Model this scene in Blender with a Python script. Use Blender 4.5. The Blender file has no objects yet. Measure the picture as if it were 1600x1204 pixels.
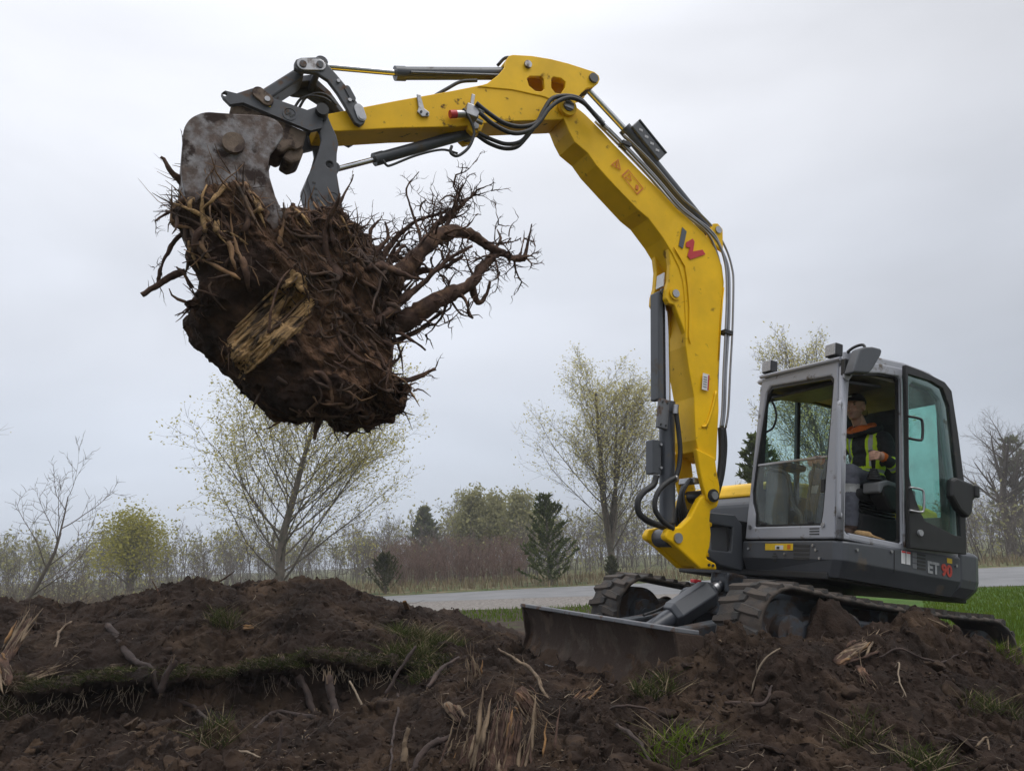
import bpy, bmesh, math, random
import numpy as np
from mathutils import Vector, Matrix

random.seed(7)
RNG = np.random.default_rng(7)
scene = bpy.context.scene
COL = scene.collection
R = math.radians

# ------------------------------------------------------------------ camera
PITCH, ROLL, EYE = R(12.7), R(2.6), 1.5
_f = Vector((0, math.cos(PITCH), math.sin(PITCH)))
_r = Vector((1, 0, 0)); _u = _r.cross(_f)
_r2 = math.cos(ROLL) * _r - math.sin(ROLL) * _u
_u2 = math.sin(ROLL) * _r + math.cos(ROLL) * _u
cam_d = bpy.data.cameras.new('camera')
cam_d.sensor_width = 36.0; cam_d.sensor_fit = 'HORIZONTAL'; cam_d.lens = 27.0
cam_d.clip_start = 0.05; cam_d.clip_end = 3000
cam = bpy.data.objects.new('camera', cam_d); COL.objects.link(cam)
cam.matrix_world = Matrix(((_r2.x, _u2.x, -_f.x, 0), (_r2.y, _u2.y, -_f.y, 0), (_r2.z, _u2.z, -_f.z, EYE), (0, 0, 0, 1)))
scene.camera = cam

# ------------------------------------------------------------------ sky and sun (overcast)
SUN_EL, SUN_AZ = R(58), R(115)          # azimuth measured from +Y towards +X
sun_dir = Vector((math.sin(SUN_AZ) * math.cos(SUN_EL), math.cos(SUN_AZ) * math.cos(SUN_EL), math.sin(SUN_EL)))
world = bpy.data.worlds.new('World'); scene.world = world; world.use_nodes = True
nt = world.node_tree; nt.nodes.clear()
def WN(t, **k):
    n = nt.nodes.new(t)
    for a, v in k.items(): setattr(n, a, v)
    return n
w_out = WN('ShaderNodeOutputWorld'); w_bg = WN('ShaderNodeBackground')
w_sky = WN('ShaderNodeTexSky', sky_type='NISHITA', sun_disc=False)
w_sky.sun_elevation = SUN_EL; w_sky.sun_rotation = SUN_AZ; w_sky.air_density = 1.0; w_sky.dust_density = 3.0
w_tc = WN('ShaderNodeTexCoord'); w_sep = WN('ShaderNodeSeparateXYZ')
nt.links.new(w_tc.outputs['Generated'], w_sep.inputs[0])
ramp = WN('ShaderNodeValToRGB')                     # cloud deck: luminance by elevation, brighter to the zenith
ramp.color_ramp.interpolation = 'EASE'
els = ramp.color_ramp.elements
els[0].position = 0.0; els[0].color = (.56, .615, .71, 1)
els[1].position = 1.0; els[1].color = (1.95, 1.99, 2.06, 1)
for p_, c_ in ((.12, (.61, .66, .75)), (.30, (.70, .735, .81)), (.55, (.83, .85, .905))):
    e_ = els.new(p_); e_.color = (*c_, 1)
nt.links.new(w_sep.outputs['Z'], ramp.inputs[0])
mp = WN('ShaderNodeMapping'); mp.inputs['Scale'].default_value = (1.0, 1.0, 2.6)
nt.links.new(w_tc.outputs['Generated'], mp.inputs[0])
nz = WN('ShaderNodeTexNoise'); nz.inputs['Scale'].default_value = 2.1; nz.inputs['Detail'].default_value = 6.0
nz.inputs['Roughness'].default_value = .45; nz.inputs['Distortion'].default_value = .35
nt.links.new(mp.outputs[0], nz.inputs['Vector'])
mr = WN('ShaderNodeMapRange'); mr.inputs[1].default_value = .32; mr.inputs[2].default_value = .68
mr.inputs[3].default_value = .90; mr.inputs[4].default_value = 1.10
nt.links.new(nz.outputs['Fac'], mr.inputs[0])
dotn = WN('ShaderNodeVectorMath', operation='DOT_PRODUCT'); dotn.inputs[1].default_value = (-.52, .62, .58)     # the cloud deck is thinnest up to the left
nt.links.new(w_tc.outputs['Generated'], dotn.inputs[0])
gl = WN('ShaderNodeMapRange', interpolation_type='SMOOTHSTEP'); gl.inputs[1].default_value = .15; gl.inputs[2].default_value = .98
gl.inputs[3].default_value = .90; gl.inputs[4].default_value = 1.24
nt.links.new(dotn.outputs['Value'], gl.inputs[0])
mul = WN('ShaderNodeMath', operation='MULTIPLY')
nt.links.new(mr.outputs[0], mul.inputs[0]); nt.links.new(gl.outputs[0], mul.inputs[1])
vs = WN('ShaderNodeVectorMath', operation='SCALE')
nt.links.new(ramp.outputs[0], vs.inputs[0]); nt.links.new(mul.outputs[0], vs.inputs['Scale'])
sk = WN('ShaderNodeVectorMath', operation='SCALE'); sk.inputs['Scale'].default_value = .05
nt.links.new(w_sky.outputs[0], sk.inputs[0])
mixs = WN('ShaderNodeMix', data_type='RGBA'); mixs.inputs[0].default_value = .90   # deck covers nearly all of the clear sky
nt.links.new(sk.outputs[0], mixs.inputs[6]); nt.links.new(vs.outputs[0], mixs.inputs[7])
nt.links.new(mixs.outputs[2], w_bg.inputs['Color']); w_bg.inputs['Strength'].default_value = 1.0
nt.links.new(w_bg.outputs[0], w_out.inputs[0])

sun_d = bpy.data.lights.new('sun', 'SUN'); sun_d.energy = 1.3; sun_d.angle = R(35); sun_d.color = (1, .97, .93)
sun = bpy.data.objects.new('sun', sun_d); COL.objects.link(sun)
sun.rotation_euler = sun_dir.to_track_quat('Z', 'Y').to_euler()

scene.view_settings.view_transform = 'Standard'; scene.view_settings.look = 'None'
scene.view_settings.exposure = 0.0; scene.view_settings.gamma = 1.0; scene.view_settings.use_curve_mapping = False
scene.cycles.max_bounces = 8; scene.cycles.transparent_max_bounces = 24
scene.cycles.use_denoising = True

# ------------------------------------------------------------------ materials
MATS = {}
def material(name, color, rough=.6, metal=0., var=.0, scale=6., bump=0., bscale=60., dirt=None, dirt_amt=0., dirt_scale=4., spec=.5, detail=6., aniso=None, arot=None, color2=None, c2lo=.45, c2hi=.6, dist=.01):
    """Principled with procedural colour variation, a second colour by noise, dirt patches and fine relief."""
    m = bpy.data.materials.new(name); m.use_nodes = True
    n = m.node_tree.nodes; l = m.node_tree.links
    b = n['Principled BSDF']
    b.inputs['Roughness'].default_value = rough; b.inputs['Metallic'].default_value = metal
    b.inputs['Specular IOR Level'].default_value = spec
    tc = n.new('ShaderNodeTexCoord'); vec = tc.outputs['Object']
    if aniso:
        mpn = n.new('ShaderNodeMapping'); mpn.inputs['Scale'].default_value = aniso
        if arot is not None: mpn.vector_type = 'TEXTURE'; mpn.inputs['Rotation'].default_value = (0, arot, 0); mpn.inputs['Scale'].default_value = tuple(1 / q for q in aniso)
        l.new(vec, mpn.inputs[0]); vec = mpn.outputs[0]
    def noise(s, d=detail, off=0.):
        t = n.new('ShaderNodeTexNoise'); t.inputs['Scale'].default_value = s; t.inputs['Detail'].default_value = d
        t.inputs['Roughness'].default_value = .6
        l.new(vec, t.inputs['Vector']); return t.outputs['Fac']
    def mrange(src, a, c, lo, hi):
        t = n.new('ShaderNodeMapRange'); t.inputs[1].default_value = a; t.inputs[2].default_value = c
        t.inputs[3].default_value = lo; t.inputs[4].default_value = hi
        l.new(src, t.inputs[0]); return t.outputs[0]
    def mix(f, a, c):
        t = n.new('ShaderNodeMix'); t.data_type = 'RGBA'
        for s_, v_ in ((0, f), (6, a), (7, c)):
            if hasattr(v_, 'node'): l.new(v_, t.inputs[s_])
            else: t.inputs[s_].default_value = v_ if s_ == 0 else (*v_[:3], 1)
        return t.outputs[2]
    out = color
    if color2: out = mix(mrange(noise(scale * .7), c2lo, c2hi, 0, 1), out, color2)
    if var:
        k = mrange(noise(scale), .3, .7, 1 - var, 1 + var)
        t = n.new('ShaderNodeVectorMath'); t.operation = 'SCALE'
        if hasattr(out, 'node'): l.new(out, t.inputs[0])
        else: t.inputs[0].default_value = out[:3]
        l.new(k, t.inputs['Scale']); out = t.outputs[0]
    if dirt:
        f = mrange(noise(dirt_scale, 8.), .62 - dirt_amt * .3, .70 - dirt_amt * .3, 0, 1)
        out = mix(f, out, dirt)
        l.new(mrange(f, 0, 1, rough, .9), b.inputs['Roughness'])
    if hasattr(out, 'node'): l.new(out, b.inputs['Base Color'])
    else: b.inputs['Base Color'].default_value = (*out[:3], 1)
    if bump:
        bp = n.new('ShaderNodeBump'); bp.inputs['Strength'].default_value = bump; bp.inputs['Distance'].default_value = dist
        l.new(noise(bscale, 8.), bp.inputs['Height']); l.new(bp.outputs[0], b.inputs['Normal'])
    MATS[name] = m
    return m
SOIL = (.0225, .0140, .0100)
M_yellow = material('yellow_paint', (.82, .485, .0015), .45, var=.14, scale=2.5, dirt=(.26, .14, .012), dirt_amt=-.0, dirt_scale=8, bump=.04, bscale=14, spec=.28)
M_yellow_dirty = material('yellow_paint_worn', (.80, .465, .002), .46, spec=.28, var=.1, scale=3, dirt=(.10, .055, .02), dirt_amt=.03, dirt_scale=11, bump=.05, bscale=20)
M_grey = material('dark_grey_paint', (.065, .07, .08), .42, var=.12, scale=3, dirt=(.10, .085, .07), dirt_amt=.05, dirt_scale=5, bump=.03, bscale=30)
M_linkgrey = material('link_grey_paint', (.065, .068, .078), .45, var=.15, scale=8, dirt=(.11, .07, .05), dirt_amt=.18, dirt_scale=11, bump=.06, bscale=50)
M_cyl = material('cylinder_grey', (.055, .06, .072), .35, var=.1, scale=4, dirt=(.1, .08, .06), dirt_amt=.05)
M_silver = material('silver_cab_paint', (.36, .37, .41), .42, metal=.0, var=.05, scale=4, dirt=(.14, .12, .10), dirt_amt=.06, dirt_scale=8)
M_black = material('black_plastic', (.014, .014, .015), .5, var=.2, scale=8, dirt=(.06, .055, .05), dirt_amt=.04, dirt_scale=9)
M_rubber = material('black_hose_rubber', (.018, .018, .019), .55, var=.2, scale=20, bump=.1, bscale=200)
M_chrome = material('chrome_rod', (.62, .62, .64), .14, metal=1.0, var=.04)
M_steel = material('bare_steel', (.38, .38, .39), .38, metal=.9, var=.15, scale=18, dirt=(.14, .10, .08), dirt_amt=.1)
M_pipe = material('steel_pipe', (.30, .30, .31), .32, metal=.85, var=.1, scale=12)
M_track = material('muddy_track_rubber', (.040, .037, .035), .85, var=.3, scale=9, bump=.6, bscale=25, dirt=(.075, .060, .049), dirt_amt=.50, dirt_scale=6, color2=(.06, .045, .036))
M_frame = material('track_frame_grey', (.045, .052, .062), .5, var=.15, scale=5, dirt=(.05, .033, .025), dirt_amt=.45, dirt_scale=6)
M_blade = material('muddy_blade_steel', (.066, .045, .031), .85, var=.4, scale=6, bump=.9, bscale=22, dirt=(.042, .025, .0165), dirt_amt=.62, dirt_scale=4, color2=(.085, .066, .05), c2lo=.52, c2hi=.66)
M_bladetop = material('blade_top_steel', (.13, .135, .145), .45, var=.2, scale=10, bump=.1, bscale=60, dirt=(.10, .058, .036), dirt_amt=.28, dirt_scale=8)
M_bucket = material('worn_bucket_steel', (.20, .19, .195), .55, metal=.25, var=.3, scale=16, bump=.3, bscale=40, dirt=(.036, .022, .018), dirt_amt=.34, dirt_scale=6.0, color2=(.09, .062, .05), c2lo=.40, c2hi=.58, detail=10)
M_hitch = material('mud_caked_steel', (.16, .115, .085), .8, var=.3, scale=9, bump=.5, bscale=30, dirt=(.06, .04, .034), dirt_amt=.35, dirt_scale=8)
M_white = material('white_sticker', (.72, .72, .72), .5, var=.06, scale=20)
M_red = material('red_paint', (.50, .025, .03), .45)
M_redtail = material('red_plastic', (.7, .02, .03), .35)
M_logogrey = material('logo_grey', (.075, .085, .10), .45)
M_decal = material('faded_letter_grey', (.30, .31, .32), .5, var=.25, scale=40)
M_decalred = material('faded_letter_red', (.42, .05, .035), .5, var=.25, scale=40)
M_orange = material('warning_orange', (.62, .16, .01), .5)
M_stickyel = material('sticker_yellow', (.75, .50, .02), .5, var=.1, scale=30)
M_ink = material('sticker_ink', (.03, .03, .03), .6)
M_lens = material('lamp_lens', (.42, .42, .44), .25, var=.25, scale=60, bump=.4, bscale=90)
M_beige = material('beige_lining', (.19, .175, .145), .8, var=.15, scale=6)
M_seat = material('seat_fabric', (.026, .026, .028), .85, var=.25, scale=14, bump=.2, bscale=120)
M_consolegrey = material('console_grey', (.16, .165, .175), .55, var=.1)
M_floor = material('muddy_rubber_mat', (.03, .028, .026), .8, var=.3, scale=10, dirt=(.15, .115, .075), dirt_amt=.35, dirt_scale=12)
def glass_material(name, tint, alpha_gloss=1.0, dust_sheen=.015):
    m = bpy.data.materials.new(name); m.use_nodes = True; n = m.node_tree.nodes; l = m.node_tree.links; n.clear()
    o = n.new('ShaderNodeOutputMaterial'); t = n.new('ShaderNodeBsdfTransparent'); t.inputs[0].default_value = (*tint, 1)
    g = n.new('ShaderNodeBsdfGlossy'); g.inputs['Roughness'].default_value = .03; g.inputs[0].default_value = (.9, .95, .95, 1)
    d = n.new('ShaderNodeBsdfDiffuse'); d.inputs[0].default_value = (.35, .36, .34, 1)
    lw = n.new('ShaderNodeLayerWeight'); lw.inputs[0].default_value = .5; pw = n.new('ShaderNodeMath'); pw.operation = 'POWER'; pw.inputs[1].default_value = 4.0; l.new(lw.outputs['Facing'], pw.inputs[0]); fr = n.new('ShaderNodeMath'); fr.operation = 'MULTIPLY_ADD'; fr.inputs[1].default_value = .45; fr.inputs[2].default_value = .022; l.new(pw.outputs[0], fr.inputs[0])
    mx = n.new('ShaderNodeMixShader'); l.new(fr.outputs[0], mx.inputs[0]); l.new(t.outputs[0], mx.inputs[1]); l.new(g.outputs[0], mx.inputs[2])
    nz_ = n.new('ShaderNodeTexNoise'); nz_.inputs['Scale'].default_value = 5; nz_.inputs['Detail'].default_value = 8
    tc = n.new('ShaderNodeTexCoord'); l.new(tc.outputs['Object'], nz_.inputs['Vector'])
    mr_ = n.new('ShaderNodeMapRange'); mr_.inputs[1].default_value = .45; mr_.inputs[2].default_value = .8; mr_.inputs[3].default_value = dust_sheen; mr_.inputs[4].default_value = .16 * alpha_gloss
    l.new(nz_.outputs['Fac'], mr_.inputs[0])
    mx2 = n.new('ShaderNodeMixShader'); l.new(mr_.outputs[0], mx2.inputs[0]); l.new(mx.outputs[0], mx2.inputs[1]); l.new(d.outputs[0], mx2.inputs[2])
    l.new(mx2.outputs[0], o.inputs[0]); MATS[name] = m
    return m
M_glass = glass_material('tinted_glass', (.80, .925, .895))
M_glassclear = glass_material('dusty_sky_sheen_glass', (.90, .945, .93), 1.6, .07)  # dust film thickened; its pale colour stands in for reflected sky

# ------------------------------------------------------------------ mesh helpers
def link_mesh(name, me, mat, parent=None):
    o = bpy.data.objects.new(name, me); COL.objects.link(o)
    if mat is not None: me.materials.append(mat)
    if parent is not None: o.parent = parent
    return o
def mesh_np(name, V, Fq, smooth=False):
    """V (n,3); Fq list of faces or an (m,k) array."""
    me = bpy.data.meshes.new(name)
    V = np.asarray(V, dtype=np.float32)
    if isinstance(Fq, np.ndarray):
        m_, k_ = Fq.shape
        me.vertices.add(len(V)); me.vertices.foreach_set('co', V.ravel())
        me.loops.add(m_ * k_); me.loops.foreach_set('vertex_index', Fq.astype(np.int32).ravel())
        me.polygons.add(m_); me.polygons.foreach_set('loop_start', np.arange(0, m_ * k_, k_, dtype=np.int32))
        me.update(calc_edges=True)
    else:
        me.from_pydata([tuple(map(float, v)) for v in V], [], Fq); me.update()
    if smooth: me.polygons.foreach_set('use_smooth', np.ones(len(me.polygons), dtype=bool))
    return me
def tag(o, label=None, cat=None, group=None, kind=None):
    if label: o['label'] = label
    if cat: o['category'] = cat
    if group: o['group'] = group
    if kind: o['kind'] = kind
    return o
def empty(name, loc=(0, 0, 0)):
    o = bpy.data.objects.new(name, None); COL.objects.link(o); o.location = loc; o.empty_display_size = .1
    return o
def bevel(o, w=.006, seg=2, ang=35):
    b = o.modifiers.new('bevel', 'BEVEL'); b.width = w; b.segments = seg; b.limit_method = 'ANGLE'; b.angle_limit = R(ang)
    b.harden_normals = False
    return o
def plate(name, poly, y0, y1, mat, parent, holes=(), bev=.006, axis=1, taper=None):
    """Polygon in the (x,z) plane (axis 1), extruded from y0 to y1. taper(x,z) scales the half width about the middle."""
    bm = bmesh.new(); edges = []
    for loop in [poly, *holes]:
        vs_ = [bm.verts.new((p[0], y0, p[1])) for p in loop]
        edges += [bm.edges.new((vs_[i], vs_[(i + 1) % len(vs_)])) for i in range(len(vs_))]
    if holes:
        bmesh.ops.triangle_fill(bm, use_beauty=True, use_dissolve=False, edges=edges)
    else:
        bm.faces.new(bm.verts); bm.normal_update()
        bmesh.ops.triangulate(bm, faces=bm.faces[:])
    r_ = bmesh.ops.extrude_face_region(bm, geom=bm.faces[:])
    for v in r_['geom']:
        if isinstance(v, bmesh.types.BMVert): v.co.y = y1
    if taper:
        mid = (y0 + y1) / 2
        for v in bm.verts: v.co.y = mid + (v.co.y - mid) * taper(v.co.x, v.co.z)
    bmesh.ops.recalc_face_normals(bm, faces=bm.faces[:])
    if axis == 0:
        for v in bm.verts: v.co = Vector((v.co.y, v.co.x, v.co.z))
        bmesh.ops.recalc_face_normals(bm, faces=bm.faces[:])
    if axis == 2:
        for v in bm.verts: v.co = Vector((v.co.x, v.co.z, v.co.y))
        bmesh.ops.recalc_face_normals(bm, faces=bm.faces[:])
    me = bpy.data.meshes.new(name); bm.to_mesh(me); bm.free()
    o = link_mesh(name, me, mat, parent)
    if bev: bevel(o, bev)
    return o
def catmull(P, n=6):
    P = np.asarray(P, float)
    if len(P) < 3: return P
    Q = np.vstack([2 * P[0] - P[1], P, 2 * P[-1] - P[-2]]); out = []
    for i in range(1, len(Q) - 2):
        for t in np.linspace(0, 1, n, endpoint=False):
            a, b, c, d = Q[i - 1], Q[i], Q[i + 1], Q[i + 2]
            out.append(.5 * ((2 * b) + (-a + c) * t + (2 * a - 5 * b + 4 * c - d) * t * t + (-a + 3 * b - 3 * c + d) * t ** 3))
    out.append(P[-1]); return np.array(out)
def tube_geo(P, rad, n=8, cap=True):
    """Swept tube as (verts, quads) with parallel transport frames; rad is a number or one per point."""
    P = np.asarray(P, float); m = len(P); rad = np.broadcast_to(np.asarray(rad, float), (m,))
    T = np.gradient(P, axis=0); T /= np.linalg.norm(T, axis=1)[:, None] + 1e-12
    up = np.array([0, 0, 1.]) if abs(T[0][2]) < .9 else np.array([1., 0, 0])
    N = np.cross(T[0], up); N /= np.linalg.norm(N); Ns = []
    for i in range(m):
        N = N - T[i] * N.dot(T[i]); N /= np.linalg.norm(N) + 1e-12; Ns.append(N)
    Ns = np.array(Ns); Bs = np.cross(T, Ns)
    a = np.arange(n) * 2 * math.pi / n
    V = P[:, None, :] + rad[:, None, None] * (np.cos(a)[None, :, None] * Ns[:, None, :] + np.sin(a)[None, :, None] * Bs[:, None, :])
    V = V.reshape(-1, 3)
    i = np.arange(m - 1)[:, None]; j = np.arange(n)[None, :]; k = (j + 1) % n
    Fq = np.stack([i * n + j, i * n + k, (i + 1) * n + k, (i + 1) * n + j], -1).reshape(-1, 4)
    faces = Fq.tolist()
    if cap: faces += [list(range(n))[::-1], list(range((m - 1) * n, m * n))]
    return V, faces
def tube(name, P, rad, mat, parent, n=8, smooth=True, spline=0, bev=0):
    if spline: P = catmull(P, spline)
    V, Fc = tube_geo(P, rad, n)
    me = mesh_np(name, V, Fc, smooth)
    for p_ in me.polygons:
        if len(p_.vertices) > 4: p_.use_smooth = False
    o = link_mesh(name, me, mat, parent)
    if bev: bevel(o, bev)
    return o
def rod(name, a, b, rad, mat, parent, n=20, bev=.003):
    o = tube(name, [a, b], rad, mat, parent, n=n, smooth=True)
    e = o.modifiers.new('edge', 'EDGE_SPLIT'); e.split_angle = R(40)
    return o
def pin(name, c, rad, y0, y1, mat, parent, n=16):
    return rod(name, (c[0], y0, c[-1]), (c[0], y1, c[-1]), rad, mat, parent, n)
def box(name, lo, hi, mat, parent, bev=.006, rot=None, seg=2):
    lo, hi = np.array(lo, float), np.array(hi, float)
    V = [(x, y, z) for x in (lo[0], hi[0]) for y in (lo[1], hi[1]) for z in (lo[2], hi[2])]
    if rot is not None:
        c = (lo + hi) / 2; V = [tuple(Vector(c) + rot @ (Vector(v) - Vector(c))) for v in V]
    Fc = [(0, 1, 3, 2), (4, 6, 7, 5), (0, 4, 5, 1), (2, 3, 7, 6), (0, 2, 6, 4), (1, 5, 7, 3)]
    o = link_mesh(name, mesh_np(name, V, Fc), mat, parent)
    if bev: bevel(o, bev, seg)
    return o
def obox(name, a, b, wy, h, mat, parent, bev=.006, off=0.):
    """A bar from a to b in an x-z plane: wide wy across, h thick, shifted off sideways in the plane."""
    a, b = Vector(a), Vector(b); d = (b - a).normalized(); s = Vector((0, 1, 0)); nrm = d.cross(s).normalized()
    V = []
    for p in (a, b):
        for i in (-1, 1):
            for j in (-1, 1): V.append(p + s * (i * wy / 2) + nrm * (off + j * h / 2))
    Fc = [(0, 1, 3, 2), (4, 6, 7, 5), (0, 4, 5, 1), (2, 3, 7, 6), (0, 2, 6, 4), (1, 5, 7, 3)]
    o = link_mesh(name, mesh_np(name, V, Fc), mat, parent)
    if bev: bevel(o, bev)
    return o
class Soup:
    """Collects many small pieces as one mesh."""
    def __init__(s): s.V = []; s.F = []; s.n = 0
    def add(s, V, Fc):
        V = np.asarray(V, float); s.V.append(V); s.F += [[i + s.n for i in f] for f in Fc]; s.n += len(V)
    def tube(s, P, rad, n=5): s.add(*tube_geo(P, rad, n, cap=False))
    def build(s, name, mat, parent=None, smooth=True):
        return link_mesh(name, mesh_np(name, np.vstack(s.V), s.F, smooth), mat, parent)
def hash3(ix, iy, iz):
    h = (ix.astype(np.int64) * 374761393 + iy.astype(np.int64) * 668265263 + iz.astype(np.int64) * 2147483647) & 0xffffffff
    h = ((h ^ (h >> 13)) * 1274126177) & 0xffffffff
    return ((h ^ (h >> 16)) & 0xffff) / 65535. * 2 - 1
def vnoise(P):
    """Smooth value noise in [-1,1] at (n,3) points."""
    P = np.asarray(P, float); I = np.floor(P).astype(np.int64); f = P - I; u = f * f * f * (f * (f * 6 - 15) + 10)
    r_ = 0
    for dx in (0, 1):
        for dy in (0, 1):
            for dz in (0, 1):
                w = (u[:, 0] if dx else 1 - u[:, 0]) * (u[:, 1] if dy else 1 - u[:, 1]) * (u[:, 2] if dz else 1 - u[:, 2])
                r_ = r_ + w * hash3(I[:, 0] + dx, I[:, 1] + dy, I[:, 2] + dz)
    return r_
def fbm(P, octv=4, lac=2.03, gain=.5, billow=False):
    a, s_, t = 1., 0, 0; P = np.array(P, float)
    for _ in range(octv):
        v = vnoise(P)
        if billow: v = 1 - 2 * np.abs(v)
        s_ = s_ + a * v; t += a; a *= gain; P = P * lac + 17.3
    return s_ / t


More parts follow.
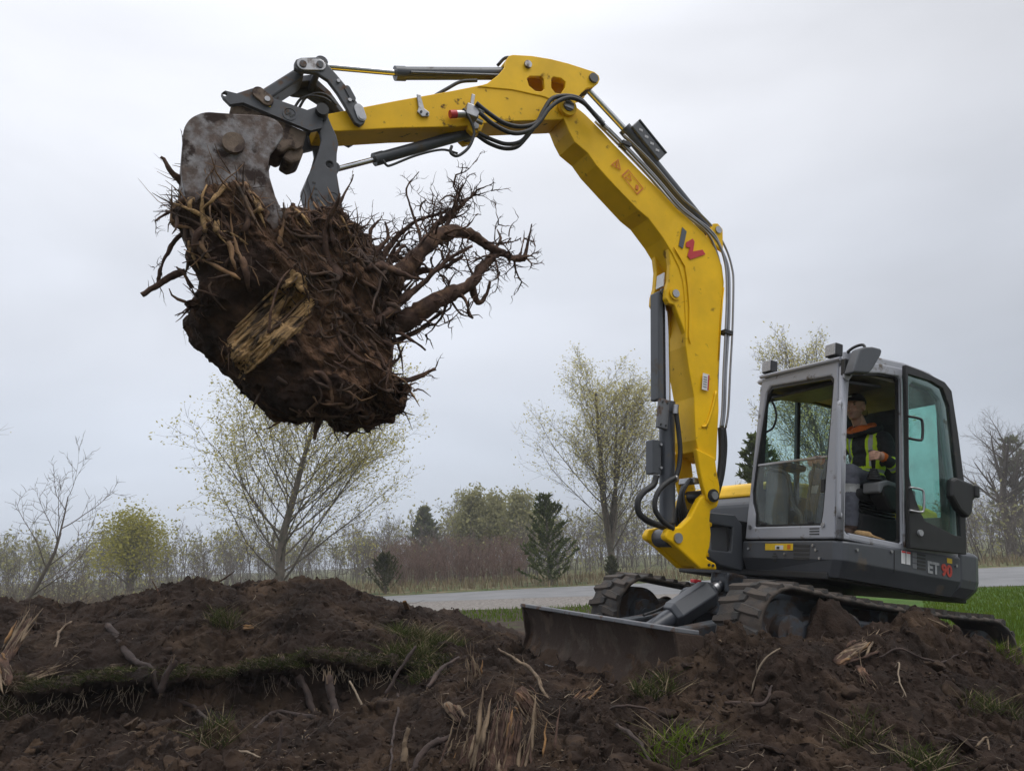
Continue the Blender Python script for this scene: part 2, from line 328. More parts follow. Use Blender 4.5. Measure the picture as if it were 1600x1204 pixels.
# ------------------------------------------------------------------ measured shapes: machine profiles (metres, machine axes) and ground heights
G = {
 'arm_box': [(4.931, 3.538), (4.848, 3.606), (4.364, 3.928), (3.974, 4.178), (3.658, 4.389), (3.434, 4.436), (3.135, 4.495), (2.950, 4.535), (2.866, 4.532), (2.840, 4.478), (2.869, 4.401), (2.950, 4.336), (3.480, 4.100), (3.861, 3.896), (4.323, 3.697), (4.745, 3.499), (4.893, 3.445)],
 'arm_plate': [(3.741, 4.321), (3.658, 4.389), (3.576, 4.506), (3.530, 4.603), (3.524, 4.682), (3.507, 4.729), (3.474, 4.754), (3.305, 4.821), (3.122, 4.872), (2.946, 4.905), (2.685, 4.935), (2.636, 4.917), (2.622, 4.882), (2.633, 4.837), (2.668, 4.788), (2.741, 4.736), (2.786, 4.671), (2.812, 4.620), (2.834, 4.532), (2.943, 4.480), (3.133, 4.483), (3.432, 4.424)],
 'hole1': [(3.315, 4.584), (3.295, 4.618), (3.189, 4.665), (3.161, 4.645), (3.143, 4.556), (3.169, 4.519), (3.223, 4.502), (3.288, 4.525)],
 'hole2': [(3.091, 4.682), (3.075, 4.709), (3.001, 4.728), (2.954, 4.710), (2.953, 4.651), (2.982, 4.580), (3.037, 4.563), (3.079, 4.596)],
 'boom_side': [(2.974, 4.436), (2.962, 4.492), (2.916, 4.531), (2.837, 4.519), (2.722, 4.477), (2.539, 4.382), (2.424, 4.311), (2.106, 4.141), (1.849, 4.014), (1.676, 3.912), (1.563, 3.860), (1.374, 3.774), (1.223, 3.647), (1.139, 3.512), (1.105, 3.361), (1.098, 3.110), (1.103, 2.835), (1.102, 2.441), (1.087, 2.143), (1.084, 1.872), (1.080, 1.685), (1.277, 1.732), (1.312, 1.826), (1.350, 2.201), (1.427, 2.445), (1.478, 2.640), (1.499, 2.875), (1.533, 3.109), (1.558, 3.226), (1.611, 3.347), (1.691, 3.453), (1.807, 3.573), (1.980, 3.711), (2.100, 3.758), (2.351, 3.903), (2.557, 4.029), (2.658, 4.117), (2.794, 4.171), (2.861, 4.252), (2.925, 4.354)],
 'boom_ear': [(1.323, 1.746), (1.115, 1.703), (1.084, 1.574), (1.048, 1.465), (1.042, 1.388), (1.072, 1.329), (1.125, 1.303), (1.174, 1.333), (1.223, 1.434), (1.266, 1.552)],
 'boom_lug': [(1.659, 3.507), (1.547, 3.371), (1.478, 3.079), (1.435, 2.663), (1.526, 2.826), (1.592, 2.936), (1.625, 2.988), (1.680, 2.984), (1.718, 3.028), (1.719, 3.102), (1.700, 3.200), (1.701, 3.355), (1.736, 3.502)],
 'king_side': [(1.267, 1.270), (1.233, 1.335), (1.176, 1.388), (1.074, 1.395), (1.030, 1.348), (1.046, 1.290), (1.111, 1.252), (1.114, 1.160), (1.092, 1.056), (1.097, 0.948), (1.126, 0.849), (1.024, 0.821), (1.006, 0.771), (1.178, 0.754), (1.350, 0.850), (1.485, 0.924), (1.544, 0.941), (1.560, 0.975), (1.534, 1.031), (1.408, 1.071), (1.318, 1.165)],
 'lever': [(5.160, 3.876), (5.153, 3.909), (5.125, 3.936), (5.009, 3.995), (4.956, 3.985), (4.847, 3.910), (4.761, 3.846), (4.622, 3.710), (4.576, 3.662), (4.578, 3.605), (4.608, 3.571), (4.647, 3.577), (4.727, 3.666), (4.819, 3.765), (4.906, 3.839), (4.992, 3.862), (5.104, 3.829), (5.151, 3.830)],
 'coupler': [(5.578, 3.434), (5.559, 3.465), (5.483, 3.474), (5.461, 3.494), (5.390, 3.557), (5.319, 3.577), (5.238, 3.537), (4.999, 3.541), (4.931, 3.602), (4.882, 3.590), (4.872, 3.442), (4.946, 3.390), (5.193, 3.407), (5.428, 3.424), (5.505, 3.376), (5.560, 3.410)],
 'hitch': [(5.499, 3.330), (5.502, 3.423), (5.427, 3.444), (5.190, 3.426), (4.963, 3.406), (4.966, 3.281), (5.012, 3.231), (5.059, 3.234), (5.102, 3.176), (5.172, 3.190), (5.255, 3.367)],
 'bucket': [(5.716, 2.901), (5.728, 2.953), (5.727, 3.017), (5.702, 3.085), (5.636, 3.151), (5.541, 3.186), (5.425, 3.224), (5.286, 3.271), (5.190, 3.270), (5.138, 3.230), (5.125, 3.169), (5.151, 3.083), (5.179, 3.007), (5.176, 2.934), (5.149, 2.846), (5.085, 2.722), (5.025, 2.637), (4.961, 2.533), (4.886, 2.419), (4.968, 2.360), (5.118, 2.274), (5.327, 2.300), (5.508, 2.400), (5.632, 2.565), (5.689, 2.731)],
 'thumb': [(4.941, 3.545), (4.945, 3.592), (4.914, 3.625), (4.870, 3.623), (4.848, 3.583), (4.806, 3.518), (4.754, 3.446), (4.728, 3.386), (4.724, 3.306), (4.701, 3.170), (4.659, 3.053), (4.610, 2.923), (4.560, 2.809), (4.514, 2.670), (4.694, 2.626), (4.773, 2.788), (4.812, 2.867), (4.849, 2.942), (4.888, 3.021), (4.891, 3.057), (4.865, 3.188), (4.856, 3.282), (4.853, 3.363), (4.873, 3.420), (4.916, 3.468)],
 'stump': [(5.664, 2.717), (5.640, 2.887), (5.508, 2.967), (5.347, 2.934), (5.086, 2.760), (4.938, 2.707), (4.807, 2.751), (4.556, 2.820), (4.403, 2.711), (4.224, 2.556), (4.122, 2.298), (4.122, 1.991), (3.999, 1.722), (3.870, 1.643), (3.885, 1.501), (4.140, 1.379), (4.439, 1.358), (4.666, 1.268), (4.879, 1.354), (5.127, 1.524), (5.286, 1.644), (5.506, 1.860), (5.452, 2.052), (5.457, 2.298), (5.547, 2.512)],
 'wood': [(5.119, 1.662), (5.073, 1.795), (4.967, 1.956), (4.878, 2.117), (4.774, 2.079), (4.704, 1.941), (4.750, 1.795), (4.880, 1.630), (4.967, 1.515), (5.065, 1.574)],
 'door': [(-0.004, 2.611), (-0.212, 2.605), (-0.480, 2.572), (-0.567, 2.512), (-0.638, 2.154), (-0.711, 1.689), (-0.708, 1.148), (-0.048, 1.106)],
 'door_glass': [(-0.034, 2.534), (-0.313, 2.538), (-0.455, 2.509), (-0.531, 2.367), (-0.611, 1.785), (-0.622, 1.641), (-0.643, 1.284), (-0.573, 1.284), (-0.219, 1.348), (-0.168, 1.407), (-0.073, 1.572), (-0.037, 1.696)],
 'latch': [(-0.460, 1.720), (-0.508, 1.750), (-0.713, 1.732), (-0.751, 1.696), (-0.749, 1.619), (-0.716, 1.587), (-0.704, 1.494), (-0.647, 1.432), (-0.540, 1.483), (-0.450, 1.584)],
 'nose': [(0.994, 1.261), (0.704, 1.285), (0.619, 1.208), (0.571, 0.806), (0.842, 0.826), (0.992, 0.887), (0.983, 0.943), (0.731, 0.956), (0.725, 1.169), (0.972, 1.164)],
 'mirror': [(0.683, 2.361), (0.657, 2.442), (0.604, 2.579), (0.562, 2.603), (0.462, 2.631), (0.376, 2.637), (0.361, 2.613), (0.375, 2.577), (0.463, 2.441), (0.502, 2.397)],
 'logo_g': [(1.619, 3.744), (1.568, 3.716), (1.593, 3.538), (1.640, 3.550)],
 'logo_r': [(1.563, 3.611), (1.496, 3.669), (1.473, 3.645), (1.482, 3.546), (1.378, 3.596), (1.342, 3.562), (1.505, 3.458), (1.538, 3.484), (1.520, 3.571), (1.562, 3.564)],
}
PT = {
 'arm_pin': (2.914, 0.150, 4.461),
 'hook': (4.158, 0.150, 3.927),
 'acyl_a': (2.626, 0.000, 4.983),
 'acyl_m': (2.229, 0.000, 4.603),
 'acyl_m2': (2.118, 0.000, 4.566),
 'acyl_b': (1.186, 0.000, 3.876),
 'bcyl_a': (4.968, 0.000, 4.058),
 'bcyl_m': (4.382, 0.000, 4.250),
 'bcyl_b': (3.355, 0.000, 4.786),
 'tcyl_a': (4.711, 0.000, 3.245),
 'tcyl_m': (4.413, 0.000, 3.452),
 'tcyl_b': (3.703, 0.000, 3.971),
 'link_a': (5.084, 0.000, 3.995),
 'link_b': (5.337, 0.000, 3.630),
 'lev_piv': (4.609, 0.190, 3.642),
 'king_pin': (1.117, 0.190, 1.376),
 'king_cyl': (1.432, 0.170, 0.973),
 'lift_a': (1.413, 0.000, 1.004),
 'lift_m': (1.527, 0.000, 2.140),
 'lift_b': (1.631, 0.000, 3.090),
 'guard_t': (1.731, 0.000, 3.111),
 'guard_b': (1.628, 0.000, 2.129),
 'clamp': (1.609, 0.000, 2.006),
 'gbox_t': (1.633, 0.000, 1.774),
 'gbox_b': (1.604, 0.000, 1.484),
 'bplate': (1.722, 0.200, 3.021),
 'decal': (1.252, 0.150, 2.358),
 'tri1': (2.361, 0.150, 4.109),
 'tri2': (2.181, 0.150, 4.003),
 'dec0': (1.675, 0.000, 3.259),
 'valve': (3.768, 0.170, 4.055),
 'em1': (5.111, 0.190, 3.462),
 'em2': (4.687, 0.150, 2.948),
 'thumb_hole': (4.759, 0.150, 3.201),
 'bk_boss': (5.420, 0.360, 2.988),
 'light1': (0.620, 0.223, 2.640),
 'light2': (0.620, 0.962, 2.625),
 'mirror': (0.525, 1.200, 2.507),
 'mirr_a': (0.587, 1.060, 2.506),
 'hnd_t': (0.708, 1.090, 2.118),
 'hnd_b': (0.690, 1.090, 1.256),
 'dh1a': (-0.015, 1.170, 2.168),
 'dh1b': (-0.014, 1.170, 1.985),
 'dh1c': (-0.150, 1.170, 2.104),
 'dh2a': (-0.033, 1.170, 1.584),
 'dh2b': (-0.032, 1.170, 1.400),
 'dh2c': (-0.158, 1.170, 1.513),
 'hose_l1': (3.718, 0.050, 3.938),
}
PATHS = {
 'h1': [(3.752, 0.220, 4.110), (3.649, 0.220, 4.070), (3.493, 0.220, 4.031), (3.344, 0.220, 4.056), (3.208, 0.220, 4.148), (3.155, 0.220, 4.294), (3.098, 0.220, 4.425), (2.984, 0.220, 4.506), (2.842, 0.220, 4.540), (2.724, 0.220, 4.480), (2.612, 0.220, 4.417)],
 'h2': [(3.718, 0.240, 4.023), (3.579, 0.240, 3.967), (3.410, 0.240, 3.958), (3.269, 0.240, 4.039), (3.184, 0.240, 4.165), (3.128, 0.240, 4.293), (3.040, 0.240, 4.419), (2.930, 0.240, 4.497), (2.803, 0.240, 4.500), (2.692, 0.240, 4.437), (2.579, 0.240, 4.361)],
 'h3': [(3.665, 0.120, 3.897), (3.558, 0.120, 3.868), (3.424, 0.120, 3.872), (3.314, 0.120, 3.927), (3.245, 0.120, 4.034), (3.184, 0.120, 4.164), (3.118, 0.120, 4.317)],
 'h4': [(3.677, 0.180, 3.883), (3.573, 0.180, 3.871), (3.435, 0.180, 3.878), (3.315, 0.180, 3.943), (3.247, 0.180, 4.056), (3.191, 0.180, 4.177)],
 'h5': [(3.843, 0.200, 4.030), (3.763, 0.200, 3.944), (3.721, 0.200, 3.855), (3.740, 0.200, 3.730), (3.792, 0.200, 3.640), (3.840, 0.200, 3.599), (3.887, 0.200, 3.615), (3.885, 0.200, 3.673)],
 'hh': [(2.586, 0.170, 4.456), (2.323, 0.170, 4.321), (1.995, 0.170, 4.140), (1.694, 0.170, 3.949), (1.507, 0.170, 3.871), (1.334, 0.170, 3.812), (1.223, 0.170, 3.724), (1.118, 0.170, 3.511), (1.081, 0.170, 3.203), (1.071, 0.170, 2.869), (1.066, 0.170, 2.500), (1.054, 0.170, 2.147), (1.063, 0.170, 1.983)],
 'hh2': [(2.542, 0.170, 4.415), (2.285, 0.170, 4.283), (1.956, 0.170, 4.096), (1.677, 0.170, 3.916), (1.469, 0.170, 3.845), (1.301, 0.170, 3.770), (1.190, 0.170, 3.670), (1.087, 0.170, 3.489), (1.053, 0.170, 3.180), (1.042, 0.170, 2.871), (1.043, 0.170, 2.475), (1.033, 0.170, 2.152), (1.042, 0.170, 1.987)],
 'hh3': [(2.293, 0.100, 4.468), (1.961, 0.100, 4.299), (1.617, 0.100, 4.073), (1.411, 0.100, 3.986), (1.207, 0.100, 3.869), (1.066, 0.100, 3.716), (0.985, 0.100, 3.544), (0.959, 0.100, 3.389), (0.940, 0.100, 2.954), (0.937, 0.100, 2.546), (0.933, 0.100, 2.185), (0.950, 0.100, 2.016)],
 'lh1': [(1.627, 0.080, 1.468), (1.651, 0.080, 1.382), (1.739, 0.080, 1.307), (1.788, 0.080, 1.224), (1.772, 0.080, 1.132), (1.691, 0.080, 1.082), (1.587, 0.080, 1.061), (1.496, 0.080, 1.054)],
 'lh2': [(1.495, 0.160, 1.463), (1.563, 0.160, 1.419), (1.639, 0.160, 1.341), (1.675, 0.160, 1.250), (1.667, 0.160, 1.167), (1.610, 0.160, 1.103), (1.536, 0.160, 1.062), (1.476, 0.160, 1.040)],
 'lh3': [(1.515, 0.120, 2.077), (1.492, 0.120, 1.973), (1.459, 0.120, 1.839), (1.434, 0.120, 1.704), (1.436, 0.120, 1.576), (1.459, 0.120, 1.473)],
 'lo1': [(1.023, 0.120, 1.998), (1.006, 0.120, 1.874), (0.996, 0.120, 1.733), (1.004, 0.120, 1.561), (1.037, 0.120, 1.443)],
 'lo2': [(0.955, 0.080, 2.018), (0.931, 0.080, 1.894), (0.928, 0.080, 1.750), (0.943, 0.080, 1.575), (0.986, 0.080, 1.399)],
 'th': [(3.800, 0.100, 3.689), (3.935, 0.100, 3.671), (4.129, 0.100, 3.544), (4.302, 0.100, 3.394), (4.340, 0.100, 3.379), (4.376, 0.100, 3.410)],
 'ch1': [(5.079, 0.050, 3.616), (5.052, 0.050, 3.694), (4.991, 0.050, 3.748), (4.898, 0.050, 3.771), (4.836, 0.050, 3.758)],
 'ch2': [(5.045, 0.000, 3.654), (5.016, 0.000, 3.751), (4.946, 0.000, 3.820), (4.865, 0.000, 3.833), (4.785, 0.000, 3.781)],
 'bh': [(3.735, 0.080, 4.417), (3.869, 0.080, 4.346), (3.966, 0.080, 4.242), (4.078, 0.080, 4.109)],
}
TERRAIN = [(-3.36, 4.40, 0.55), (-3.78, 4.92, 0.63), (-4.18, 5.43, 0.61), (-4.34, 5.60, 0.82), (-4.52, 5.80, 0.94), (-5.02, 6.40, 1.13), (-5.59, 7.10, 1.31), (-2.87, 4.50, 0.50), (-3.22, 5.02, 0.58), (-3.56, 5.53, 0.56), (-3.69, 5.70, 0.77), (-3.84, 5.90, 0.90), (-4.25, 6.50, 1.09), (-4.74, 7.20, 1.28), (-2.49, 4.50, 0.48), (-2.79, 5.02, 0.56), (-3.11, 5.58, 0.51), (-3.22, 5.75, 0.74), (-3.32, 5.90, 0.88), (-3.74, 6.60, 1.08), (-4.15, 7.30, 1.24), (-2.07, 4.50, 0.47), (-2.37, 5.12, 0.52), (-2.65, 5.73, 0.47), (-2.75, 5.90, 0.73), (-2.85, 6.10, 0.88), (-3.20, 6.80, 1.09), (-3.49, 7.40, 1.29), (-1.83, 4.50, 0.46), (-2.09, 5.12, 0.51), (-2.40, 5.88, 0.48), (-2.49, 6.05, 0.74), (-2.64, 6.40, 0.93), (-2.90, 7.00, 1.20), (-3.12, 7.50, 1.43), (-1.48, 4.50, 0.44), (-1.69, 5.12, 0.50), (-1.98, 5.98, 0.48), (-2.04, 6.15, 0.75), (-2.16, 6.50, 0.95), (-2.37, 7.10, 1.17), (-2.58, 7.70, 1.36), (-1.14, 4.40, 0.45), (-1.32, 5.07, 0.49), (-1.56, 5.98, 0.49), (-1.62, 6.20, 0.76), (-1.70, 6.50, 0.93), (-1.88, 7.20, 1.14), (-2.07, 7.90, 1.34), (-0.85, 4.30, 0.47), (-0.98, 4.97, 0.50), (-1.16, 5.88, 0.51), (-1.24, 6.30, 0.75), (-1.30, 6.60, 0.90), (-1.42, 7.20, 1.07), (-1.62, 8.20, 1.19), (-0.60, 4.20, 0.48), (-0.69, 4.82, 0.52), (-0.81, 5.68, 0.56), (-0.91, 6.40, 0.74), (-0.96, 6.80, 0.87), (-1.07, 7.60, 0.98), (-1.27, 9.00, 1.01), (-0.40, 4.10, 0.50), (-0.44, 4.60, 0.55), (-0.51, 5.30, 0.65), (-0.60, 6.30, 0.71), (-0.68, 7.20, 0.81), (-0.79, 8.50, 0.90), (-1.02, 11.00, 0.85), (-0.18, 4.00, 0.51), (-0.19, 4.50, 0.56), (-0.21, 5.20, 0.67), (-0.24, 6.20, 0.69), (-0.28, 7.20, 0.74), (-0.34, 9.00, 0.77), (-0.48, 13.00, 0.70), (0.07, 3.90, 0.53), (0.09, 4.40, 0.57), (0.11, 5.10, 0.64), (0.13, 5.70, 0.60), (0.34, 3.90, 0.52), (0.39, 4.40, 0.56), (0.47, 5.10, 0.60), (0.52, 5.60, 0.60), (0.65, 3.80, 0.53), (0.75, 4.30, 0.56), (0.86, 4.80, 0.69), (0.93, 5.12, 0.80), (0.88, 3.80, 0.52), (1.04, 4.40, 0.59), (1.19, 4.90, 0.74), (1.31, 5.30, 0.90), (1.17, 3.80, 0.51), (1.39, 4.40, 0.64), (1.58, 4.90, 0.80), (1.77, 5.40, 0.93), (1.50, 3.90, 0.47), (1.77, 4.50, 0.61), (2.05, 5.10, 0.79), (2.32, 5.70, 0.92), (1.79, 3.90, 0.46), (2.16, 4.60, 0.57), (2.50, 5.20, 0.80), (2.92, 5.95, 1.03), (2.11, 4.00, 0.42), (2.59, 4.80, 0.52), (3.02, 5.50, 0.66), (3.44, 6.20, 0.78), (2.36, 4.00, 0.41), (3.01, 5.00, 0.47), (3.53, 5.80, 0.50), (3.85, 6.30, 0.52), (2.78, 4.00, 0.39), (3.55, 5.00, 0.44), (4.15, 5.80, 0.43), (4.59, 6.40, 0.40), (-4.00, 3.00, 0.42), (-3.00, 3.00, 0.42), (-2.00, 3.00, 0.42), (-1.00, 3.00, 0.42), (0.00, 3.00, 0.42), (1.00, 3.00, 0.42), (2.00, 3.00, 0.42), (3.00, 3.00, 0.42), (4.00, 3.00, 0.42), (-5.00, 2.00, 0.40), (-3.00, 2.00, 0.40), (-1.00, 2.00, 0.40), (1.00, 2.00, 0.40), (3.00, 2.00, 0.40), (5.00, 2.00, 0.40), (3.10, 8.99, 0.15), (3.40, 8.36, 0.12), (3.70, 7.73, 0.10), (4.00, 7.10, 0.07), (2.48, 8.69, 0.27), (2.78, 8.06, 0.25), (3.08, 7.43, 0.22), (3.38, 6.79, 0.20), (1.77, 8.35, 0.41), (2.07, 7.71, 0.39), (2.37, 7.08, 0.36), (2.67, 6.45, 0.34), (1.06, 8.00, 0.55), (1.36, 7.37, 0.53), (1.66, 6.74, 0.50), (1.96, 6.11, 0.48), (0.44, 7.70, 0.67), (0.74, 7.07, 0.65), (1.04, 6.44, 0.62), (1.34, 5.81, 0.60), (-0.03, 7.48, 0.60), (0.27, 6.85, 0.58), (0.57, 6.22, 0.56), (0.87, 5.59, 0.53), (-7.00, 9.00, 0.40), (-5.00, 9.40, 0.40), (-3.00, 9.60, 0.40), (-7.00, 11.00, 0.00), (-5.00, 11.30, 0.00), (-3.00, 11.50, 0.00), (-1.50, 12.00, 0.10), (-8.00, 7.00, 1.20), (-8.00, 5.00, 0.70), (-8.00, 3.00, 0.40), (0.00, 10.00, 0.30), (1.50, 10.00, 0.25), (3.00, 10.50, 0.10), (5.00, 10.00, 0.00), (6.00, 8.50, 0.00), (6.50, 7.00, 0.05), (5.00, 7.00, 0.08), (0.00, 13.50, 0.00), (2.00, 13.00, 0.00), (4.00, 13.00, 0.00), (6.00, 12.00, 0.00), (7.00, 5.00, 0.20), (7.00, 3.00, 0.30)]
ROOTS = [
 ([(4.283, 0.25, 2.057), (4.183, 0.30, 2.341), (4.039, 0.30, 2.637), (3.862, 0.25, 2.897), (3.671, 0.20, 2.981), (3.447, 0.20, 2.944), (3.246, 0.20, 2.913), (3.135, 0.20, 2.937)], 0.085, 0.022, 17, 0.30, 'root', 2, 0.011),
 ([(3.146, 0.20, 2.928), (3.135, 0.20, 3.016), (3.129, 0.22, 3.152), (3.124, 0.22, 3.240)], 0.018, 0.005, 5, 0.08, 'root', 0, 0.004),
 ([(4.192, 0.20, 2.022), (3.995, 0.25, 2.186), (3.789, 0.28, 2.386), (3.597, 0.25, 2.556), (3.453, 0.20, 2.804), (3.386, 0.20, 2.908)], 0.085, 0.022, 15, 0.28, 'root', 2, 0.010),
 ([(3.556, 0.22, 2.541), (3.482, 0.20, 2.463), (3.428, 0.20, 2.531), (3.403, 0.20, 2.657)], 0.03, 0.01, 5, 0.14, 'root', 1, 0.004),
 ([(4.078, 0.30, 2.574), (3.958, 0.20, 2.805), (3.837, 0.10, 3.076), (3.688, 0.05, 3.290), (3.572, 0.00, 3.469)], 0.035, 0.008, 12, 0.30, 'root', 2, 0.010),
 ([(3.970, 0.20, 2.722), (4.012, 0.15, 2.914), (4.109, 0.10, 3.120), (4.151, 0.10, 3.243), (4.082, 0.10, 3.420)], 0.016, 0.004, 6, 0.16, 'root', 1, 0.004),
 ([(3.848, 0.20, 2.922), (3.794, 0.20, 3.076), (3.768, 0.20, 3.252), (3.821, 0.20, 3.345)], 0.02, 0.005, 10, 0.26, 'root', 2, 0.009),
 ([(4.189, 0.20, 2.270), (4.203, 0.10, 2.502), (4.172, 0.10, 2.668), (4.066, 0.00, 2.820)], 0.05, 0.012, 10, 0.28, 'root', 2, 0.010),
 ([(4.415, 0.20, 2.454), (4.374, 0.20, 2.619), (4.378, 0.20, 2.773), (4.345, 0.20, 2.862)], 0.03, 0.008, 7, 0.16, 'root', 1, 0.005),
 ([(4.092, 0.10, 1.753), (3.959, 0.15, 1.741), (3.820, 0.15, 1.794), (3.698, 0.15, 1.873)], 0.03, 0.014, 5, 0.12, 'root', 1, 0.005),
 ([(4.136, 0.10, 1.865), (4.078, 0.20, 1.784), (4.012, 0.20, 1.873), (3.982, 0.20, 1.979)], 0.018, 0.005, 5, 0.16, 'root', 1, 0.004),
 ([(5.502, 0.10, 2.438), (5.608, 0.10, 2.365), (5.648, 0.10, 2.225), (5.663, 0.10, 2.082), (5.659, 0.10, 2.014)], 0.022, 0.01, 5, 0.12, 'root', 1, 0.005),
 ([(5.514, 0.10, 2.127), (5.589, 0.10, 2.072), (5.676, 0.10, 1.972), (5.733, 0.10, 1.902)], 0.024, 0.016, 4, 0.08, 'root', 0, 0.004),
 ([(5.451, 0.10, 2.030), (5.516, 0.12, 2.096), (5.573, 0.10, 2.141)], 0.016, 0.006, 2, 0.08, 'root', 0, 0.004),
 ([(5.599, 0.15, 2.673), (5.715, 0.20, 2.728), (5.801, 0.20, 2.806), (5.836, 0.20, 2.822)], 0.03, 0.01, 3, 0.05, 'root', 0, 0.004),
 ([(5.527, 0.10, 2.550), (5.633, 0.10, 2.562), (5.724, 0.10, 2.482), (5.773, 0.10, 2.418)], 0.02, 0.006, 5, 0.1, 'root', 1, 0.004),
 ([(5.551, 0.10, 2.470), (5.618, 0.10, 2.495), (5.722, 0.10, 2.545)], 0.016, 0.005, 4, 0.1, 'root', 1, 0.004),
 ([(4.934, 0.20, 2.637), (4.948, 0.20, 2.732), (4.951, 0.20, 2.791)], 0.022, 0.014, 1, 0.04, 'root', 0, 0.004),
 ([(4.665, 0.20, 2.779), (4.626, 0.20, 2.947), (4.592, 0.20, 3.091), (4.586, 0.20, 3.162)], 0.012, 0.004, 4, 0.08, 'root', 1, 0.003),
 ([(4.550, 0.20, 2.792), (4.476, 0.20, 2.781), (4.402, 0.20, 2.775)], 0.01, 0.004, 2, 0.08, 'root', 1, 0.003),
 ([(4.451, 0.05, 1.371), (4.458, 0.05, 1.268), (4.454, 0.05, 1.205)], 0.03, 0.012, 1, 0.03, 'root', 0, 0.003),
 ([(4.181, 0.05, 1.406), (4.104, 0.05, 1.371), (4.023, 0.05, 1.426)], 0.022, 0.012, 2, 0.05, 'root', 0, 0.003),
 ([(4.328, 0.00, 1.382), (4.297, 0.00, 1.290)], 0.014, 0.006, 1, 0.03, 'root', 0, 0.003),
 ([(4.947, 0.55, 1.729), (4.965, 0.58, 1.889), (4.948, 0.55, 2.079), (4.895, 0.50, 2.202), (4.864, 0.50, 2.257)], 0.01, 0.005, 3, 0.1, 'root', 0, 0.003),
 ([(3.731, 0.25, 2.412), (3.595, 0.20, 2.336), (3.515, 0.20, 2.332)], 0.012, 0.004, 3, 0.08, 'root', 0, 0.003),
 ([(4.237, 0.10, 2.287), (4.111, 0.15, 2.461), (3.956, 0.15, 2.586), (3.787, 0.15, 2.664), (3.643, 0.15, 2.828)], 0.045, 0.012, 8, 0.2, 'root', 2, 0.008),
 ([(4.231, 0.30, 2.082), (4.109, 0.35, 2.248), (3.972, 0.35, 2.437), (3.810, 0.35, 2.666), (3.638, 0.35, 2.825)], 0.04, 0.01, 8, 0.2, 'root', 2, 0.008),
 ([(4.267, 0.00, 2.464), (4.209, 0.00, 2.693), (4.119, 0.00, 2.911), (3.967, 0.00, 3.101), (3.770, 0.00, 3.226)], 0.035, 0.008, 9, 0.22, 'root', 2, 0.008),
 ([(4.107, 0.10, 1.971), (3.946, 0.15, 2.090), (3.795, 0.15, 2.243), (3.678, 0.15, 2.380)], 0.03, 0.008, 5, 0.14, 'root', 1, 0.006),
 ([(4.380, 0.30, 2.381), (4.330, 0.35, 2.552), (4.280, 0.35, 2.694), (4.319, 0.35, 2.803)], 0.03, 0.008, 6, 0.14, 'root', 1, 0.006),
]

# ------------------------------------------------------------------ machine frame: forward, left, up and the point on the ground under its swing centre
MO = Vector((2.332, 7.175, .405))
MF, ML, MU = Vector((-.88612, -.42904, .17525)), Vector((.42988, -.90220, -.03510)), Vector((.17317, .04424, .98390))
def mw(p): return MO + MF * p[0] + ML * p[1] + MU * p[2]

# ------------------------------------------------------------------ ground
M_soil = material('dark_moist_soil', SOIL, .95, var=.55, scale=2.2, bump=1.0, bscale=30, color2=(.052, .033, .021), c2lo=.50, c2hi=.64, detail=10, spec=.2, dist=.02)
M_clod = material('soil_clods', (.0255, .016, .0115), .95, var=.4, scale=9, bump=.8, bscale=60, color2=(.055, .036, .024), c2lo=.5, c2hi=.65, spec=.2)
M_field = material('field_grass_ground', (.055, .075, .022), .95, var=.35, scale=1.2, bump=.5, bscale=20, color2=(.15, .12, .07), c2lo=.46, c2hi=.58, spec=.2, dist=.05)
M_lawn = material('lawn_ground', (.045, .095, .012), .95, var=.3, scale=1.5, bump=.5, bscale=20, color2=(.06, .075, .02), c2lo=.5, c2hi=.65, spec=.2, dist=.05)
M_road = material('grey_asphalt', (.17, .17, .175), .85, var=.1, scale=.8, bump=.3, bscale=80, detail=10, color2=(.14, .14, .145))
M_gravel = material('gravel_shoulder', (.20, .18, .165), .95, var=.45, scale=9, bump=.9, bscale=14, detail=8, color2=(.10, .085, .07), c2lo=.5, c2hi=.6, dist=.05)

_T = np.array(TERRAIN); _D = np.linalg.norm(_T[:, None, :2] - _T[None, :, :2], axis=2)
_W = np.linalg.solve(_D - np.eye(len(_T)) * .008, _T[:, 2] - .3)
def base_z(x, y):
    x = np.atleast_1d(np.asarray(x, float)); y = np.atleast_1d(np.asarray(y, float)); out = np.empty(len(x))
    for s in range(0, len(x), 20000):
        d = np.hypot(x[s:s + 20000, None] - _T[:, 0], y[s:s + 20000, None] - _T[:, 1]); out[s:s + 20000] = d @ _W + .3
    return out
def worley(P2):
    """Cell value, distance to the nearest and second nearest feature point on a jittered 2D grid."""
    I = np.floor(P2).astype(np.int64); n = len(P2); d1 = np.full(n, 9.); d2 = np.full(n, 9.); val = np.zeros(n); z0 = np.zeros(n, np.int64)
    for dx in (-1, 0, 1):
        for dy in (-1, 0, 1):
            cx, cy = I[:, 0] + dx, I[:, 1] + dy; fx = cx + .5 + .48 * hash3(cx, cy, z0); fy = cy + .5 + .48 * hash3(cx, cy, z0 + 7); d = np.hypot(P2[:, 0] - fx, P2[:, 1] - fy)
            near = d < d1; d2 = np.where(near, d1, np.minimum(d2, d)); val = np.where(near, hash3(cx, cy, z0 + 13), val); d1 = np.where(near, d, d1)
    return val, d1, d2
